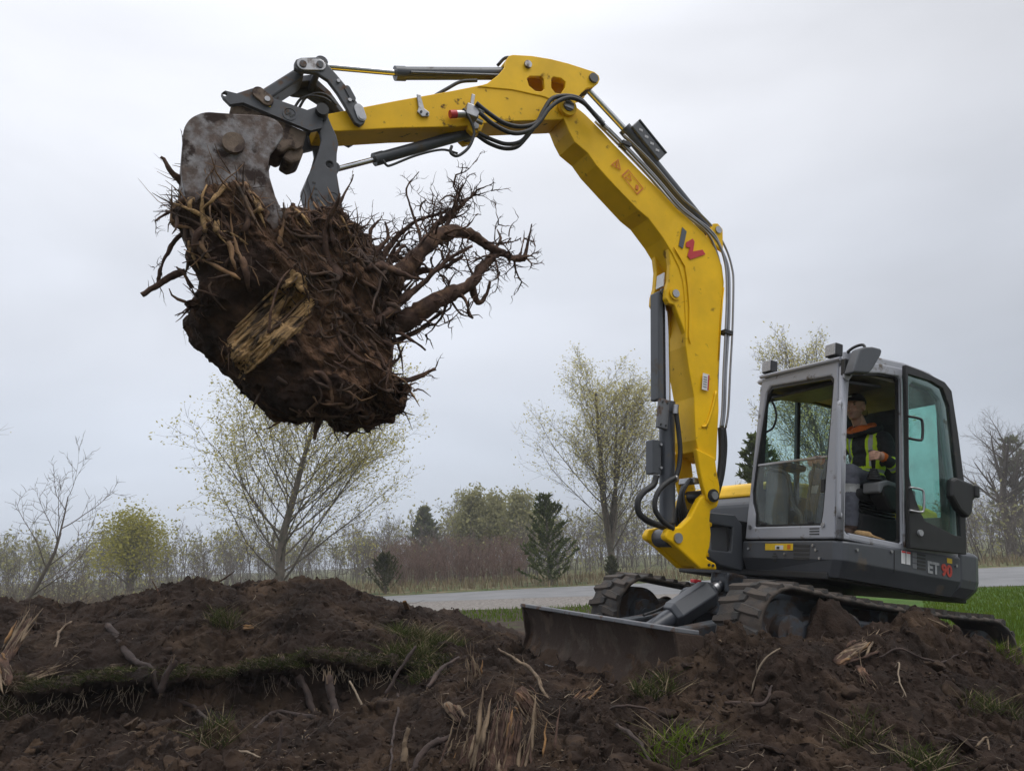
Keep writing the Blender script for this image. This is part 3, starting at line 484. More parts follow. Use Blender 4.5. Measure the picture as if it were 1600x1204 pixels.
def rough_z(x, y):
    P = np.stack([x, y, np.zeros_like(x)], 1)
    n1 = fbm(P * 1.7, 3); n2 = fbm(P * 5.2 + 5, 3, billow=True); n4 = fbm(P * 50., 2)
    W2 = P[:, :2] + .05 * np.stack([fbm(P * 8, 2), fbm(P * 8 + 30, 2)], 1)
    v1, a1, b1 = worley(W2 * 4.2); v2, a2, b2 = worley(W2 * 11. + 40); v3, a3, b3 = worley(W2 * 27. + 90)
    rough = np.clip(.8 + .9 * fbm(P * .9 + 60, 2), .3, 1.5)            # some ground is chopped up, some smeared smooth
    blocks = .06 * v1 * np.clip((b1 - a1) * 4, 0, 1) + .036 * v2 * np.clip((b2 - a2) * 4, 0, 1) - .026 * np.clip(1 - (b2 - a2) * 7, 0, 1) + .015 * v3 * np.clip((b3 - a3) * 4, 0, 1)
    return .105 * n1 + .05 * n2 + rough * blocks + .010 * n4 + .011 * fbm(P * 31. + 70, 3, billow=True)
def ground_z(x, y):
    x = np.atleast_1d(np.asarray(x, float)); y = np.atleast_1d(np.asarray(y, float))
    z = base_z(x, y)
    a = np.clip((y - 11.2) / 2.2, 0, 1); b = np.clip((np.abs(x) - 7.5) / 1.5, 0, 1); e = np.clip((x - 4.6) / 1.2, 0, 1) * np.clip((y - 5.6) / .8, 0, 1)
    fade = np.maximum(np.maximum(a, b), e)
    # smoother where the tracks stand
    return (z + rough_z(x, y) * (1 - .75 * np.clip((y - 8.5) / 2, 0, 1))) * (1 - fade) - .07 * fade
yy = np.concatenate([np.linspace(2.2, 3.2, 20, endpoint=False), 3.2 * (8.3 / 3.2) ** np.linspace(0, 1, 560, endpoint=False), np.linspace(8.3, 13.6, 70)])
tt = np.concatenate([np.linspace(-1.12, -.86, 40, endpoint=False), np.linspace(-.86, .88, 930), np.linspace(.88, 1.15, 41)[1:]])
nr, nc = len(yy), len(tt)
YY, TT = np.meshgrid(yy, tt, indexing='ij'); XX = YY * TT
ZZ = ground_z(XX.ravel(), YY.ravel())
V = np.stack([XX.ravel(), YY.ravel(), ZZ], 1)
# break the sheet up sideways too, so steep banks get overhanging crumbs
hn = np.stack([fbm(V * 9 + 3, 3), fbm(V * 9 + 40, 3)], 1) * .05 * np.clip((9.5 - V[:, 1]) / 2, 0, 1)[:, None]
V[:, :2] += hn
ii = np.arange(nr - 1)[:, None] * nc + np.arange(nc - 1)[None, :]
Fq = np.stack([ii, ii + 1, ii + nc + 1, ii + nc], -1).reshape(-1, 4)
tag(link_mesh('dirt_ground', mesh_np('dirt_ground', V, Fq, True), M_soil), kind='structure')

def sheet(name, pts, z, mat, sub=0):
    me = mesh_np(name, [(p[0], p[1], z) for p in pts], [list(range(len(pts)))])
    bm = bmesh.new(); bm.from_mesh(me); bmesh.ops.triangulate(bm, faces=bm.faces[:]); bmesh.ops.recalc_face_normals(bm, faces=bm.faces[:])
    for f in bm.faces:
        if f.normal.z < 0: f.normal_flip()
    bm.to_mesh(me); bm.free()
    return tag(link_mesh(name, me, mat), kind='structure')
sheet('ground', [(-600, -120), (600, -120), (600, 600), (-600, 600)], 0, M_field)
sheet('lawn', [(4.2, 9.6), (4.6, 6.4), (30, 5), (30, 18), (15.4, 24.2), (11, 25.4), (5, 24.2), (5, 14)], .004, M_lawn)
M_baresoil = material('trodden_soil', (.040, .028, .020), .95, var=.4, scale=2.5, bump=.8, bscale=12, color2=(.055, .06, .022), c2lo=.52, c2hi=.64, spec=.2, dist=.05)
sheet('bare_soil', [(-9, 9.5), (4.2, 9.5), (4.98, 14), (4.98, 24.1), (.9, 24.4), (-5, 26.3), (-12, 25), (-14, 12)], .005, M_baresoil)
far_e = [(-60, 36), (-20, 37.5), (-5.7, 38.5), (1.5, 40), (12, 40.2), (24.9, 39.3), (60, 36), (90, 34)]
near_e = [(-60, 29.5), (-20, 31), (-4.7, 31.6), (1.1, 30.4), (8, 27.8), (15.4, 24.4), (30, 18), (90, 14)]
sheet('road', far_e + near_e[::-1], .012, M_road)
sheet('gravel_shoulder', [(-60, 33), (-4.7, 33), (1.1, 32), (12, 27), (14.5, 24.6), (11, 24.9), (6, 24.0), (.9, 24.2), (-5, 26), (-20, 25), (-60, 25)], .008, M_gravel)

# ------------------------------------------------------------------ soil crumbs and clods lying on the dirt (far too many to count)
def ico(k):
    bm = bmesh.new(); bmesh.ops.create_icosphere(bm, subdivisions=k, radius=1); bm.verts.ensure_lookup_table()
    V_ = np.array([v.co[:] for v in bm.verts]); F_ = np.array([[v.index for v in f.verts] for f in bm.faces]); bm.free(); return V_, F_
ICO_V, ICO_F = ico(2)
def clods(name, label, n, smin, smax, ylo, yhi, power, seed, sub, amp, sink, smooth, xr=(-.85, .85), mat=None):
    rg = np.random.default_rng(seed); base, bf = ico(sub)
    y = ylo * (yhi / ylo) ** rg.random(n); x = y * rg.uniform(xr[0], xr[1], n)
    cl = fbm(np.stack([x, y, x * 0], 1) * 1.1 + seed, 3); k = cl > rg.uniform(-.5, .15, n); x, y = x[k], y[k]
    z = ground_z(x, y); ok = z > .12; x, y, z = x[ok], y[ok], z[ok]; n = len(x)
    s = smin + (smax - smin) * rg.random(n) ** power
    off = np.repeat(rg.random((n, 1, 3)) * 90, len(base), 1); B3 = np.repeat(base[None], n, 0)
    d = fbm((B3 * 1.5 + off).reshape(-1, 3), 3).reshape(n, -1)
    q = B3 * (1 + amp * d[..., None]) * s[:, None, None] * rg.uniform(.55, 1.3, (n, 1, 3))
    for _ in range(9):                                     # broken flat faces
        nn = rg.normal(0, 1, (n, 1, 3)); nn /= np.linalg.norm(nn, axis=2, keepdims=True); pr = (q * nn).sum(2); lim = s[:, None] * rg.uniform(.35, .8, (n, 1)); q = q - np.maximum(0, pr - lim)[..., None] * nn
    a = rg.random(n) * 6.28; c_, s_ = np.cos(a)[:, None], np.sin(a)[:, None]
    qx = q[..., 0] * c_ - q[..., 1] * s_; qy = q[..., 0] * s_ + q[..., 1] * c_
    VV = np.stack([qx + x[:, None], qy + y[:, None], q[..., 2] * .8 + (z + s * sink)[:, None]], -1)
    FF = (bf[None] + (np.arange(n) * len(base))[:, None, None]).reshape(-1, 3)
    return tag(link_mesh(name, mesh_np(name, VV.reshape(-1, 3), FF, smooth), mat or M_clod), label, 'soil', kind='stuff')
clods('soil_crumbs', 'fine dark soil crumbs strewn over the dug dirt mounds', 26000, .004, .02, 3.4, 8.4, 2.2, 3, 1, .9, .1, False)
clods('soil_clods', 'fist sized dark soil clods lying on the dug dirt mounds', 1300, .02, .10, 3.4, 8.4, 2.4, 4, 3, .8, -.2, False)
M_dryclod = material('lighter_subsoil', (.052, .033, .021), .95, var=.4, scale=9, bump=.9, bscale=45, color2=(.030, .019, .013), c2lo=.5, c2hi=.65, spec=.2)
clods('subsoil_lumps', 'lighter brown subsoil lumps on the pit floor at lower left', 90, .03, .15, 4.2, 5.1, 1.8, 9, 4, 1.1, -.35, True, (-.68, -.40), M_dryclod)

# ------------------------------------------------------------------ excavator (local axes: x forward, y to its left, z up)
EX = empty('excavator')
EX.matrix_world = Matrix(((MF.x, ML.x, MU.x, MO.x), (MF.y, ML.y, MU.y, MO.y), (MF.z, ML.z, MU.z, MO.z), (0, 0, 0, 1)))
tag(EX, 'yellow and grey tracked excavator lifting a stump with its raised boom', 'excavator')

def mirror_plates(name, poly, y0, y1, mat, parent, **k):
    a = plate(name, poly, y0, y1, mat, parent, **k); b = plate(name, poly, -y1, -y0, mat, parent, **k); return a, b

# --- tracks
TR, TF, TU = .315, 1.08, .345
def stadium(s, r):
    """Point and outward normal at arc length s (0..1) round the track loop."""
    st = 2 * TF; arc = math.pi * r; per = 2 * st + 2 * arc; d = (s % 1) * per
    if d < st: return (TF - d, TU + r + .035 * math.sin(math.pi * d / st) * -1), (0, 1)
    d -= st
    if d < arc:
        a = math.pi / 2 + d / r; return (-TF + r * math.cos(a), TU + r * math.sin(a)), (math.cos(a), math.sin(a))
    d -= arc
    if d < st: return (-TF + d, TU - r), (0, -1)
    d -= st; a = -math.pi / 2 + d / r
    return (TF + r * math.cos(a), TU + r * math.sin(a)), (math.cos(a), math.sin(a))
lug_me = None
for side in (1, -1):
    t_root = empty('track'); t_root.parent = EX
    prof = [(-.225, -.012), (-.225, .012), (-.20, .022), (0, .026), (.20, .022), (.225, .012), (.225, -.012), (0, -.02)]
    n = 220; V = []
    for i in range(n):
        (fx, fz), (nx, nz_) = stadium(i / n, TR)
        for (py, ph) in prof:
            bump_ = .006 * math.sin(i * 1.7 + py * 30) * (1 if ph > 0 else 0)
            V.append((fx + nx * (ph + bump_), side * .9 + py, fz + nz_ * (ph + bump_)))
    k = len(prof); Fc = [[i * k + j, i * k + (j + 1) % k, ((i + 1) % n) * k + (j + 1) % k, ((i + 1) % n) * k + j] for i in range(n) for j in range(k)]
    if side < 0: Fc = Fc
    me = mesh_np('belt', V, Fc, True); bm = bmesh.new(); bm.from_mesh(me); bmesh.ops.recalc_face_normals(bm, faces=bm.faces[:]); bm.to_mesh(me); bm.free()
    link_mesh('belt', me, M_track, t_root)
    if lug_me is None:                                     # staggered half-width rubber lugs
        bm = bmesh.new(); segs = [(-.224, .018, .018), (-.13, .004, .026), (-.02, -.014, .028), (.035, -.02, .022)]; rows = []
        for (py, off, hw) in segs:
            rows.append([bm.verts.new((off + dx, py, h)) for dx, h in ((-hw - .014, -.006), (-hw, .026), (hw, .026), (hw + .014, -.006))])
        for a_, b_ in zip(rows, rows[1:]):
            for i in range(3): bm.faces.new((a_[i], a_[i + 1], b_[i + 1], b_[i]))
        bm.faces.new(rows[0]); bm.faces.new(rows[-1][::-1]); bmesh.ops.recalc_face_normals(bm, faces=bm.faces[:])
        lug_me = bpy.data.meshes.new('lug'); bm.to_mesh(lug_me); bm.free(); lug_me.materials.append(M_track)
    for i in range(90):
        (fx, fz), (nx, nz_) = stadium((i + .3) / 90, TR + .02); fl = 1 if i % 2 else -1
        o = bpy.data.objects.new('lug', lug_me); COL.objects.link(o); o.parent = t_root
        zc = Vector((nx, 0, nz_)); yc = Vector((0, 1, 0)); xc = yc.cross(zc); sc_ = 1 + .2 * random.uniform(-1, 1)
        o.matrix_local = Matrix(((xc.x, 0, zc.x * sc_, fx), (0, fl, 0, side * .9), (xc.z, 0, zc.z * sc_, fz), (0, 0, 0, 1)))
    # frame, idler, sprocket and rollers
    pf = [(-.92, .20), (.86, .20), (1.0, .27), (.98, .40), (.80, .50), (-.75, .52), (-.95, .44)]
    plate('track_frame', pf, side * .9 - .16, side * .9 + .16, M_frame, EX, bev=.02)
    plate('frame_panel', [(-.6, .27), (.6, .27), (.55, .44), (-.55, .44)], side * .9 - .17, side * .9 + .17, M_frame, EX, bev=.012)
    for nm, fx, r_ in (('idler_wheel', TF, .23), ('sprocket', -TF, .23)):
        w = empty(nm); w.parent = EX
        rod('rim', (fx, side * .9 - .11, TU), (fx, side * .9 + .11, TU), r_, M_frame, w, 32)
        rod('hub', (fx, side * .9 - .2, TU), (fx, side * .9 + .2, TU), .125, M_frame if nm[0] == 'i' else M_bladetop, w, 28)
        rod('cap', (fx, side * .9 - .215, TU), (fx, side * .9 + .215, TU), .05, M_frame, w, 16)
    for fx in (-.68, -.32, .04, .4, .74):
        rod('roller', (fx, side * .9 - .14, .135), (fx, side * .9 + .14, .135), .085, M_frame, EX, 18)
    rod('carrier_roller', (.05, side * .9 - .1, .555), (.05, side * .9 + .1, .555), .05, M_frame, EX, 14)
    for fx in (.55, -.62):                                  # loops guarding the frame side
        tube('guard_loop', [(fx + .1, side * 1.07, .33), (fx + .1, side * 1.12, .46), (fx, side * 1.13, .52), (fx - .1, side * 1.12, .46), (fx - .1, side * 1.07, .33)], .018, M_frame, EX, 8, spline=4)
# --- chassis
plate('chassis', [(-.75, .30), (.8, .30), (.95, .42), (.8, .62), (.45, .70), (-.55, .70), (-.8, .56)], -.55, .55, M_frame, EX, bev=.02)
for s in (-1, 1):
    for fx in (.5, -.5): obox('cross_member', (fx, s * .5, .48), (fx + .001, s * .82, .42), .3, .16, M_frame, EX) if False else box('cross_member', (fx - .16, min(s * .5, s * .8), .33), (fx + .16, max(s * .5, s * .8), .52), M_frame, EX, .02)
rod('swing_ring', (0, 0, .69), (0, 0, .83), .50, M_black, EX, 48)

# --- dozer blade
BL = empty('dozer_blade'); BL.parent = EX
bp = [(2.125, .268), (2.085, .22), (2.04, .13), (2.02, .03), (2.03, -.07), (2.07, -.15), (2.12, -.205), (2.09, -.215), (2.03, -.165), (1.985, -.07), (1.97, .04), (1.985, .14), (2.02, .22), (2.06, .262)]
nL = 60; V = []
for i in range(nL + 1):
    y = -1.13 + 2.26 * i / nL
    for (a, b) in bp:
        j = .006 * math.sin(y * 9 + b * 17) + .004 * math.sin(y * 31 + b * 41)
        V.append((a + j, y, b))
k = len(bp); Fc = [[i * k + j, i * k + (j + 1) % k, (i + 1) * k + (j + 1) % k, (i + 1) * k + j] for i in range(nL) for j in range(k)]
Fc += [list(range(k))[::-1], list(range(nL * k, nL * k + k))]
me = mesh_np('mouldboard', V, Fc, True); bm = bmesh.new(); bm.from_mesh(me); bmesh.ops.recalc_face_normals(bm, faces=bm.faces[:]); bm.to_mesh(me); bm.free()
bevel(link_mesh('mouldboard', me, M_blade, BL), .004, 2, 50)
fp = bp[:7]; fpc = catmull([(a, 0, b) for a, b in fp], 5); nU = len(fpc); nY = 190; V = []
for i in range(nY):
    y = -1.125 + 2.25 * i / (nY - 1)
    for j in range(nU): V.append((fpc[j][0], y, fpc[j][2]))
V = np.array(V); dn = fbm(V * np.array((1, 2.6, 3.4)) + 5, 4); low = np.clip((.18 - V[:, 2]) / .3, 0, 1)
V[:, 0] += -.012 + .05 * np.clip(dn + .6 * low - .02, -.3, .6) + .010 * fbm(V * 26, 3, billow=True) * (dn + .55 * low > .1)
Fc = [[i * nU + j, i * nU + j + 1, (i + 1) * nU + j + 1, (i + 1) * nU + j] for i in range(nY - 1) for j in range(nU - 1)]
M_mud = material('caked_mud', (.062, .039, .026), .95, var=.45, scale=6, bump=1.0, bscale=40, color2=(.085, .056, .038), c2lo=.5, c2hi=.64, spec=.2, dist=.02)
link_mesh('caked_mud', mesh_np('caked_mud', V, Fc, True), M_mud, BL)
def slot(cx, cy, hl, hw): return [(cx + hw * math.cos(a), cy + (hl if math.sin(a) > 0 else -hl) + hw * math.sin(a)) for a in np.linspace(0, 2 * math.pi, 14, endpoint=False)]
plate('top_flange', [(1.93, -1.15), (2.145, -1.15), (2.145, 1.15), (1.93, 1.15)], .255, .285, M_bladetop, BL, holes=[slot(2.03, -1.03, .035, .03), slot(2.03, .96, .035, .03)], axis=2, bev=.006)
for s in (-1, 1):
    plate('end_plate', [(2.13, .255), (1.90, .255), (1.86, .1), (1.9, -.12), (2.10, -.2), (2.06, .03)], s * 1.14 - .014, s * 1.14 + .014, M_blade, BL, bev=.005)
    obox('push_arm', (1.95, s * .42, .08), (.85, s * .38, .36), .14, .17, M_frame, BL, .02)
box('cutting_edge', (2.10, -1.12, -.235), (2.135, 1.12, -.17), M_bladetop, BL, .004)
BC = empty('blade_cylinder'); BC.parent = EX
ba, bb = np.array((1.78, 0, .04)), np.array((.77, 0, .70)); bd = (bb - ba) / np.linalg.norm(bb - ba)
rod('tube', tuple(ba), tuple(ba + bd * .72), .072, M_cyl, BC, 24)
g = tube('guard', [tuple(ba + bd * .55), tuple(ba + bd * .60), tuple(ba + bd * .98), tuple(ba + bd * 1.02)], [.10, .122, .122, .10], M_grey, BC, 6, smooth=False); bevel(g, .01)
rod('rod', tuple(ba + bd * .9), tuple(bb), .046, M_cyl, BC, 18)
rod('collar', tuple(ba + bd * 1.06), tuple(ba + bd * 1.10), .049, M_steel, BC, 18)
rod('pivot', (bb[0], -.11, bb[2]), (bb[0], .11, bb[2]), .075, M_frame, BC, 20)
for s in (-1, 1): box('pivot_ear', (.62, s * .09 - .02, .6), (.85, s * .09 + .02, .77), M_frame, BC, .02)
box('red_cap', (.93, -.18, .655), (1.01, -.12, .685), M_redtail, EX, .008)
tube('blade_hose', [(1.6, .02, .33), (1.35, -.1, .40), (1.05, -.2, .55), (.8, -.25, .62)], .011, M_rubber, EX, 6, spline=5)

# --- upper body
def loft(name, rings, mat, parent, bev=.0, smooth=False):
    k = len(rings[0]); V = [p for r_ in rings for p in r_]
    Fc = [[i * k + j, i * k + (j + 1) % k, (i + 1) * k + (j + 1) % k, (i + 1) * k + j] for i in range(len(rings) - 1) for j in range(k)]
    Fc += [list(range(k))[::-1], list(range((len(rings) - 1) * k, len(rings) * k))]
    me = mesh_np(name, V, Fc, smooth); bm = bmesh.new(); bm.from_mesh(me); bmesh.ops.recalc_face_normals(bm, faces=bm.faces[:]); bm.to_mesh(me); bm.free()
    o = link_mesh(name, me, mat, parent)
    if bev: bevel(o, bev, 2, 25)
    return o
plan = [(.62, .02), (.62, 1.02), (.585, 1.085), (.54, 1.10), (-.72, 1.10)]
tail = [(-.735, 1.10), (-.92, 1.095), (-1.0, 1.06), (-1.06, .98), (-1.2, .72), (-1.28, .35), (-1.3, 0), (-1.28, -.35), (-1.2, -.72), (-1.05, -.98), (-.9, -1.09), (-.5, -1.10), (.3, -1.10), (.45, -1.0), (.45, -.3)]
def top_u(f): return 1.07 + (.6 - f) * .045
def body_ring(pts, ins, dz, u):
    out = []
    for f, l_ in pts:
        n_ = math.hypot(f, l_); out.append((f - f / n_ * ins, l_ - l_ / n_ * ins, (top_u(f) + dz) if u is None else u))
    return out
bpl = plan + [(-.72, .0)]
bodyo = loft('side_skirt', [body_ring(bpl, .075, 0, .795), body_ring(bpl, .0, 0, .925), body_ring(bpl, .0, -.012, None), body_ring(bpl, .012, 0, None)], M_grey, EX, .008)
ctw = tail + [(-.735, -.3)]
loft('counterweight', [body_ring(tail, .09, 0, .80), body_ring(tail, .015, 0, .885), body_ring(tail, .0, 0, .95), body_ring(tail, .0, .02, None), body_ring(tail, .03, .045, None), body_ring(tail, .12, .06, None)], M_grey, EX, .012)
for l_ in ((.300,), ): pass
box('panel_seam', (.05, 1.101, .90), (.056, 1.1035, 1.075), M_black, EX, 0)
box('base_plate', (-1.0, -.9, .775), (.6, .95, .83), M_black, EX, .01)
# right-hand housing and yellow hood
plate('housing', [(-1.15, 1.1), (.50, 1.1), (.52, 1.42), (.45, 1.50), (-1.15, 1.56)], -1.06, -.0, M_grey, EX, bev=.03)
hd = plate('hood', [(-1.12, 1.55), (.46, 1.50), (.40, 1.62), (.15, 1.70), (-.4, 1.74), (-1.0, 1.72)], -1.03, -.03, M_yellow, EX, bev=.03)
plate('rear_cover', [(-1.2, 1.12), (-.84, 1.12), (-.84, 1.62), (-1.1, 1.58)], -.9, .62, M_yellow, EX, bev=.03)
# nose with the recess for the boom bracket
plate('nose', G['nose'], -.30, .0, M_grey, EX, bev=.014)
plate('nose_core', [(.35, .82), (.72, .82), (.78, 1.25), (.35, 1.25)], -.26, -.03, M_black, EX, bev=.01)
for u in (.90, 1.16): box('pivot_tab', (.95, -.2, u - .02), (1.13, .0, u + .02), M_yellow_dirty, EX, .01)
# details on the front skirt
FX = .6215
def sticker(name, axis, v, a0, a1, u0, u1, mat, parent, t=.0025):
    if axis == 0: return box(name, (v, a0, u0), (v + t, a1, u1), mat, parent, 0)
    return box(name, (a0, v, u0), (a1, v + t, u1), mat, parent, 0)
st = sticker('warning_sticker', 0, FX, .30, .615, .99, 1.045, M_stickyel, EX)
sticker('label', 0, FX + .003, .42, .51, .995, 1.03, M_white, st); sticker('ink', 0, FX + .006, .44, .47, 1.0, 1.02, M_ink, st); sticker('ink', 0, FX + .003, .555, .59, 1.0, 1.035, M_orange, st)
for i in range(4): sticker('vent_slot', 0, FX, .625, .79, .918 + i * .033, .936 + i * .033, M_ink, EX)
for i, (a, b) in enumerate(((.94, .03), (.96, .055), (.98, .055), (1.0, .03))): sticker('vent_slot', 0, FX, .40 - b / 2 + .015, .40 + b / 2 + .015, a - .045, a - .035, M_ink, EX)
for (l_, u) in ((.10, 1.0), (.53, .96), (.86, .995), (.83, 1.03), (.9, .93)): rod('bolt', (FX - .01, l_, u), (FX + .012, l_, u), .011, M_steel, EX, 10)
# details on the left skirt
SY = 1.1005
for i in range(2): sticker('label_sticker', 1, SY, -.025 - i * .055 - .045, -.025 - i * .055, .985, 1.085, M_white, EX)
for i in range(2): sticker('label_head', 1, SY + .003, -.025 - i * .055 - .043, -.027 - i * .055, 1.07, 1.083, M_redtail, EX)
for i in range(5): sticker('vent_slot', 1, SY, -.30, -.205, .965 + i * .027, .981 + i * .027, M_ink, EX)
for i in range(3): sticker('vent_plate', 1, SY, -.2, -.15, .965 + i * .045, 1.0 + i * .045, M_consolegrey, EX)
for (f, u) in ((.46, 1.02), (.05 + .04, 1.06), (-.66, 1.05)): rod('bolt', (f, 1.09, u), (f, 1.113, u), .012, M_steel, EX, 10)
sticker('sticker', 1, SY, -.615, -.555, 1.06, 1.10, M_stickyel, EX)
def text_mesh(name, body, size, mat, parent, mtx, extrude=.0015, shear=0.):
    cu = bpy.data.curves.new(name, 'FONT'); cu.body = body; cu.size = size; cu.extrude = extrude; cu.shear = shear; cu.offset = .004 * size / .1
    tmp = bpy.data.objects.new(name, cu); COL.objects.link(tmp)
    dg = bpy.context.evaluated_depsgraph_get(); me = bpy.data.meshes.new_from_object(tmp.evaluated_get(dg))
    bpy.data.objects.remove(tmp); o = link_mesh(name, me, mat, parent); o.matrix_local = mtx; return o
def side_mtx(f, l_, u): return Matrix(((-1, 0, 0, f), (0, 0, 1, l_), (0, 1, 0, u), (0, 0, 0, 1)))
text_mesh('lettering', 'ET', .125, M_decal, EX, side_mtx(-.318, SY + .003, .955))
text_mesh('lettering', '90', .125, M_decalred, EX, side_mtx(-.485, SY + .003, .955))

# --- cab
CAB = empty('cab'); CAB.parent = EX
fo = [(.03, 1.085), (1.075, 1.085), (1.08, 2.46), (1.04, 2.53), (.19, 2.555), (.14, 2.50)]
fh = [(.14, 1.19), (.885, 1.19), (.905, 1.3), (.92, 1.5), (.985, 2.37), (.955, 2.41), (.26, 2.45), (.215, 2.40), (.115, 1.75), (.085, 1.5), (.10, 1.4), (.14, 1.30)]
plate('front_frame', [(min(a, 1.028), b) for a, b in fo], .565, .61, M_silver, CAB, holes=[fh], axis=0, bev=.014)
def shrink(poly, k, c=None):
    c = np.mean(poly, 0) if c is None else c
    return [tuple(c + (np.array(p) - c) * k) for p in poly]
fg = shrink(fh, .985); 
gk = [(.0, 0)]
ring_i = shrink(fh, .965)
plate('window_seal', fh, .572, .595, M_black, CAB, holes=[ring_i], axis=0, bev=0)
low = [p for p in ring_i if p[1] < 1.7] + [(.13, 1.735)]
low = [(.155, 1.205), (.875, 1.205), (.893, 1.3), (.908, 1.5), (.925, 1.735), (.125, 1.735), (.10, 1.5), (.115, 1.4), (.155, 1.30)]
plate('front_pane', low, .578, .584, M_glassclear, CAB, axis=0, bev=0)
box('pane_top_rail', (.575, .125, 1.733), (.59, .925, 1.752), M_steel, CAB, .003)
for l_ in (.24, .77): box('pane_clip', (.586, l_ - .03, 1.205), (.602, l_ + .03, 1.228), M_black, CAB, .004)
box('pane_latch', (.586, .865, 1.45), (.602, .905, 1.56), M_black, CAB, .006)
for i in range(3): box('grille_slot', (.609, .775, 1.115 + i * .022), (.6125, .875, 1.124 + i * .022), M_black, CAB, 0)
for l_ in (.095, .915): rod('bolt', (.60, l_, 1.19), (.622, l_, 1.19), .018, M_steel, CAB, 12)
so = [(.609, 1.085), (.609, 2.47), (.56, 2.505), (.235, 2.585), (-.1, 2.615), (-.42, 2.61), (-.60, 2.52), (-.655, 2.2), (-.77, 1.60), (-.78, 1.085)]
sh = [(.562, 1.15), (.556, 2.1), (.54, 2.36), (.50, 2.43), (.2, 2.505), (-.02, 2.53), (-.045, 2.50), (-.06, 1.16), (-.04, 1.13), (.53, 1.125)]
sh2 = [(-.15, 1.25), (-.15, 2.48), (-.19, 2.52), (-.42, 2.51), (-.52, 2.44), (-.60, 2.0), (-.68, 1.55), (-.69, 1.25)]
plate('side_frame', so, 1.03, 1.08, M_silver, CAB, holes=[sh, sh2], bev=.01)
plate('side_pane', shrink(sh2, .995), 1.05, 1.056, M_glass, CAB, bev=0)
ri = shrink(sh, .975)
plate('door_seal', sh, 1.032, 1.06, M_black, CAB, holes=[ri], bev=0)
# corner post between front and side, with the lip the photo shows
tube('corner_post', [(.59, 1.058, 1.09), (.59, 1.06, 1.7), (.588, 1.058, 2.46)], .028, M_silver, CAB, 12)
rod('hinge', (-.075, 1.085, 2.30), (-.075, 1.085, 2.38), .014, M_silver, CAB, 10); rod('hinge', (-.075, 1.085, 1.22), (-.075, 1.085, 1.30), .014, M_silver, CAB, 10)
rod('door_post', (-.085, 1.083, 1.12), (-.05, 1.083, 2.54), .012, M_steel, CAB, 10)
for f, l_, u in ((.52, 1.075, 1.13),): pass
# far side with two panes, rear wall, roof, lining and floor
wo = [(.545, 1.085), (.545, 2.50), (.235, 2.58), (-.42, 2.6), (-.60, 2.5), (-.77, 1.60), (-.78, 1.085)]
wh = [(.49, 1.55), (.47, 2.36), (.2, 2.46), (.12, 2.47), (.10, 1.55)]
wh2 = [(.06, 1.55), (.08, 2.47), (-.40, 2.48), (-.50, 2.40), (-.62, 1.9), (-.66, 1.55)]
plate('far_side_frame', wo, .06, .10, M_black, CAB, holes=[wh, wh2], bev=.006)
plate('far_pane', shrink(wh, .995), .078, .083, M_glass, CAB, bev=0); plate('far_pane', shrink(wh2, .995), .078, .083, M_glass, CAB, bev=0)
ro = [(.09, 1.085), (1.04, 1.085), (1.04, 2.56), (.09, 2.56)]
rh = [(.16, 1.45), (.97, 1.45), (.94, 2.46), (.19, 2.46)]
rw = plate('rear_wall', ro, -.70, -.66, M_grey, CAB, holes=[rh], axis=0, bev=.006)
plate('rear_pane', shrink(rh, .995), -.685, -.68, M_glass, CAB, axis=0, bev=0)
plate('roof', [(.615, 2.50), (.615, 2.535), (.56, 2.575), (.3, 2.64), (-.1, 2.675), (-.42, 2.665), (-.60, 2.60), (-.66, 2.50), (-.60, 2.485), (-.4, 2.53), (.2, 2.535), (.5, 2.49)], .09, 1.07, M_silver, CAB, bev=.018)
plate('roof_lining', [(.53, 2.44), (.2, 2.475), (-.4, 2.50), (-.64, 2.46), (-.4, 2.52), (.2, 2.525), (.53, 2.475)], .11, 1.025, M_beige, CAB, bev=0)
plate('folded_front_window', [(.50, 2.37), (.05, 2.43), (.05, 2.455), (.50, 2.40)], .16, .97, M_black, CAB, bev=.004)
rod('roof_rail', (.625, .15, 2.555), (.622, 1.06, 2.53), .017, M_silver, CAB, 12)
box('roof_hatch', (-.52, .3, 2.63), (-.12, .85, 2.70), M_yellow, CAB, .03)
box('cab_floor', (-.66, .10, 1.10), (.545, 1.03, 1.135), M_floor, CAB, .004)
box('door_sill', (-.06, 1.03, 1.095), (.52, 1.082, 1.14), M_silver, CAB, .008)
# swung-back door lying along the rear of the cab side
DOOR = plate('door', G['door'], 1.125, 1.165, M_black, EX, holes=[G['door_glass']], bev=.01)
plate('pane', shrink(G['door_glass'], .997), 1.142, 1.148, M_glass, DOOR, bev=0)
plate('latch_cover', G['latch'], 1.165, 1.235, M_black, DOOR, bev=.022)
box('latch_grip', (-.775, 1.19, 1.62), (-.72, 1.25, 1.72), M_black, DOOR, .012)
def loop_handle(a, b, c, mat, parent, r_=.011):
    a, b, c = Vector(PT[a]), Vector(PT[b]), Vector(PT[c]); out = Vector((c.x - a.x, .03, 0))
    tube('handle', [a, a + out * .75, a + out + (b - a) * .14, a + out + (b - a) * .86, b + out * .75, b], r_, mat, parent, 8, spline=4)
loop_handle('dh1a', 'dh1b', 'dh1c', M_black, DOOR); loop_handle('dh2a', 'dh2b', 'dh2c', M_steel, DOOR, .009)
rod('knob', (-.15, 1.16, 1.24), (-.15, 1.185, 1.24), .025, M_decal, DOOR, 12)
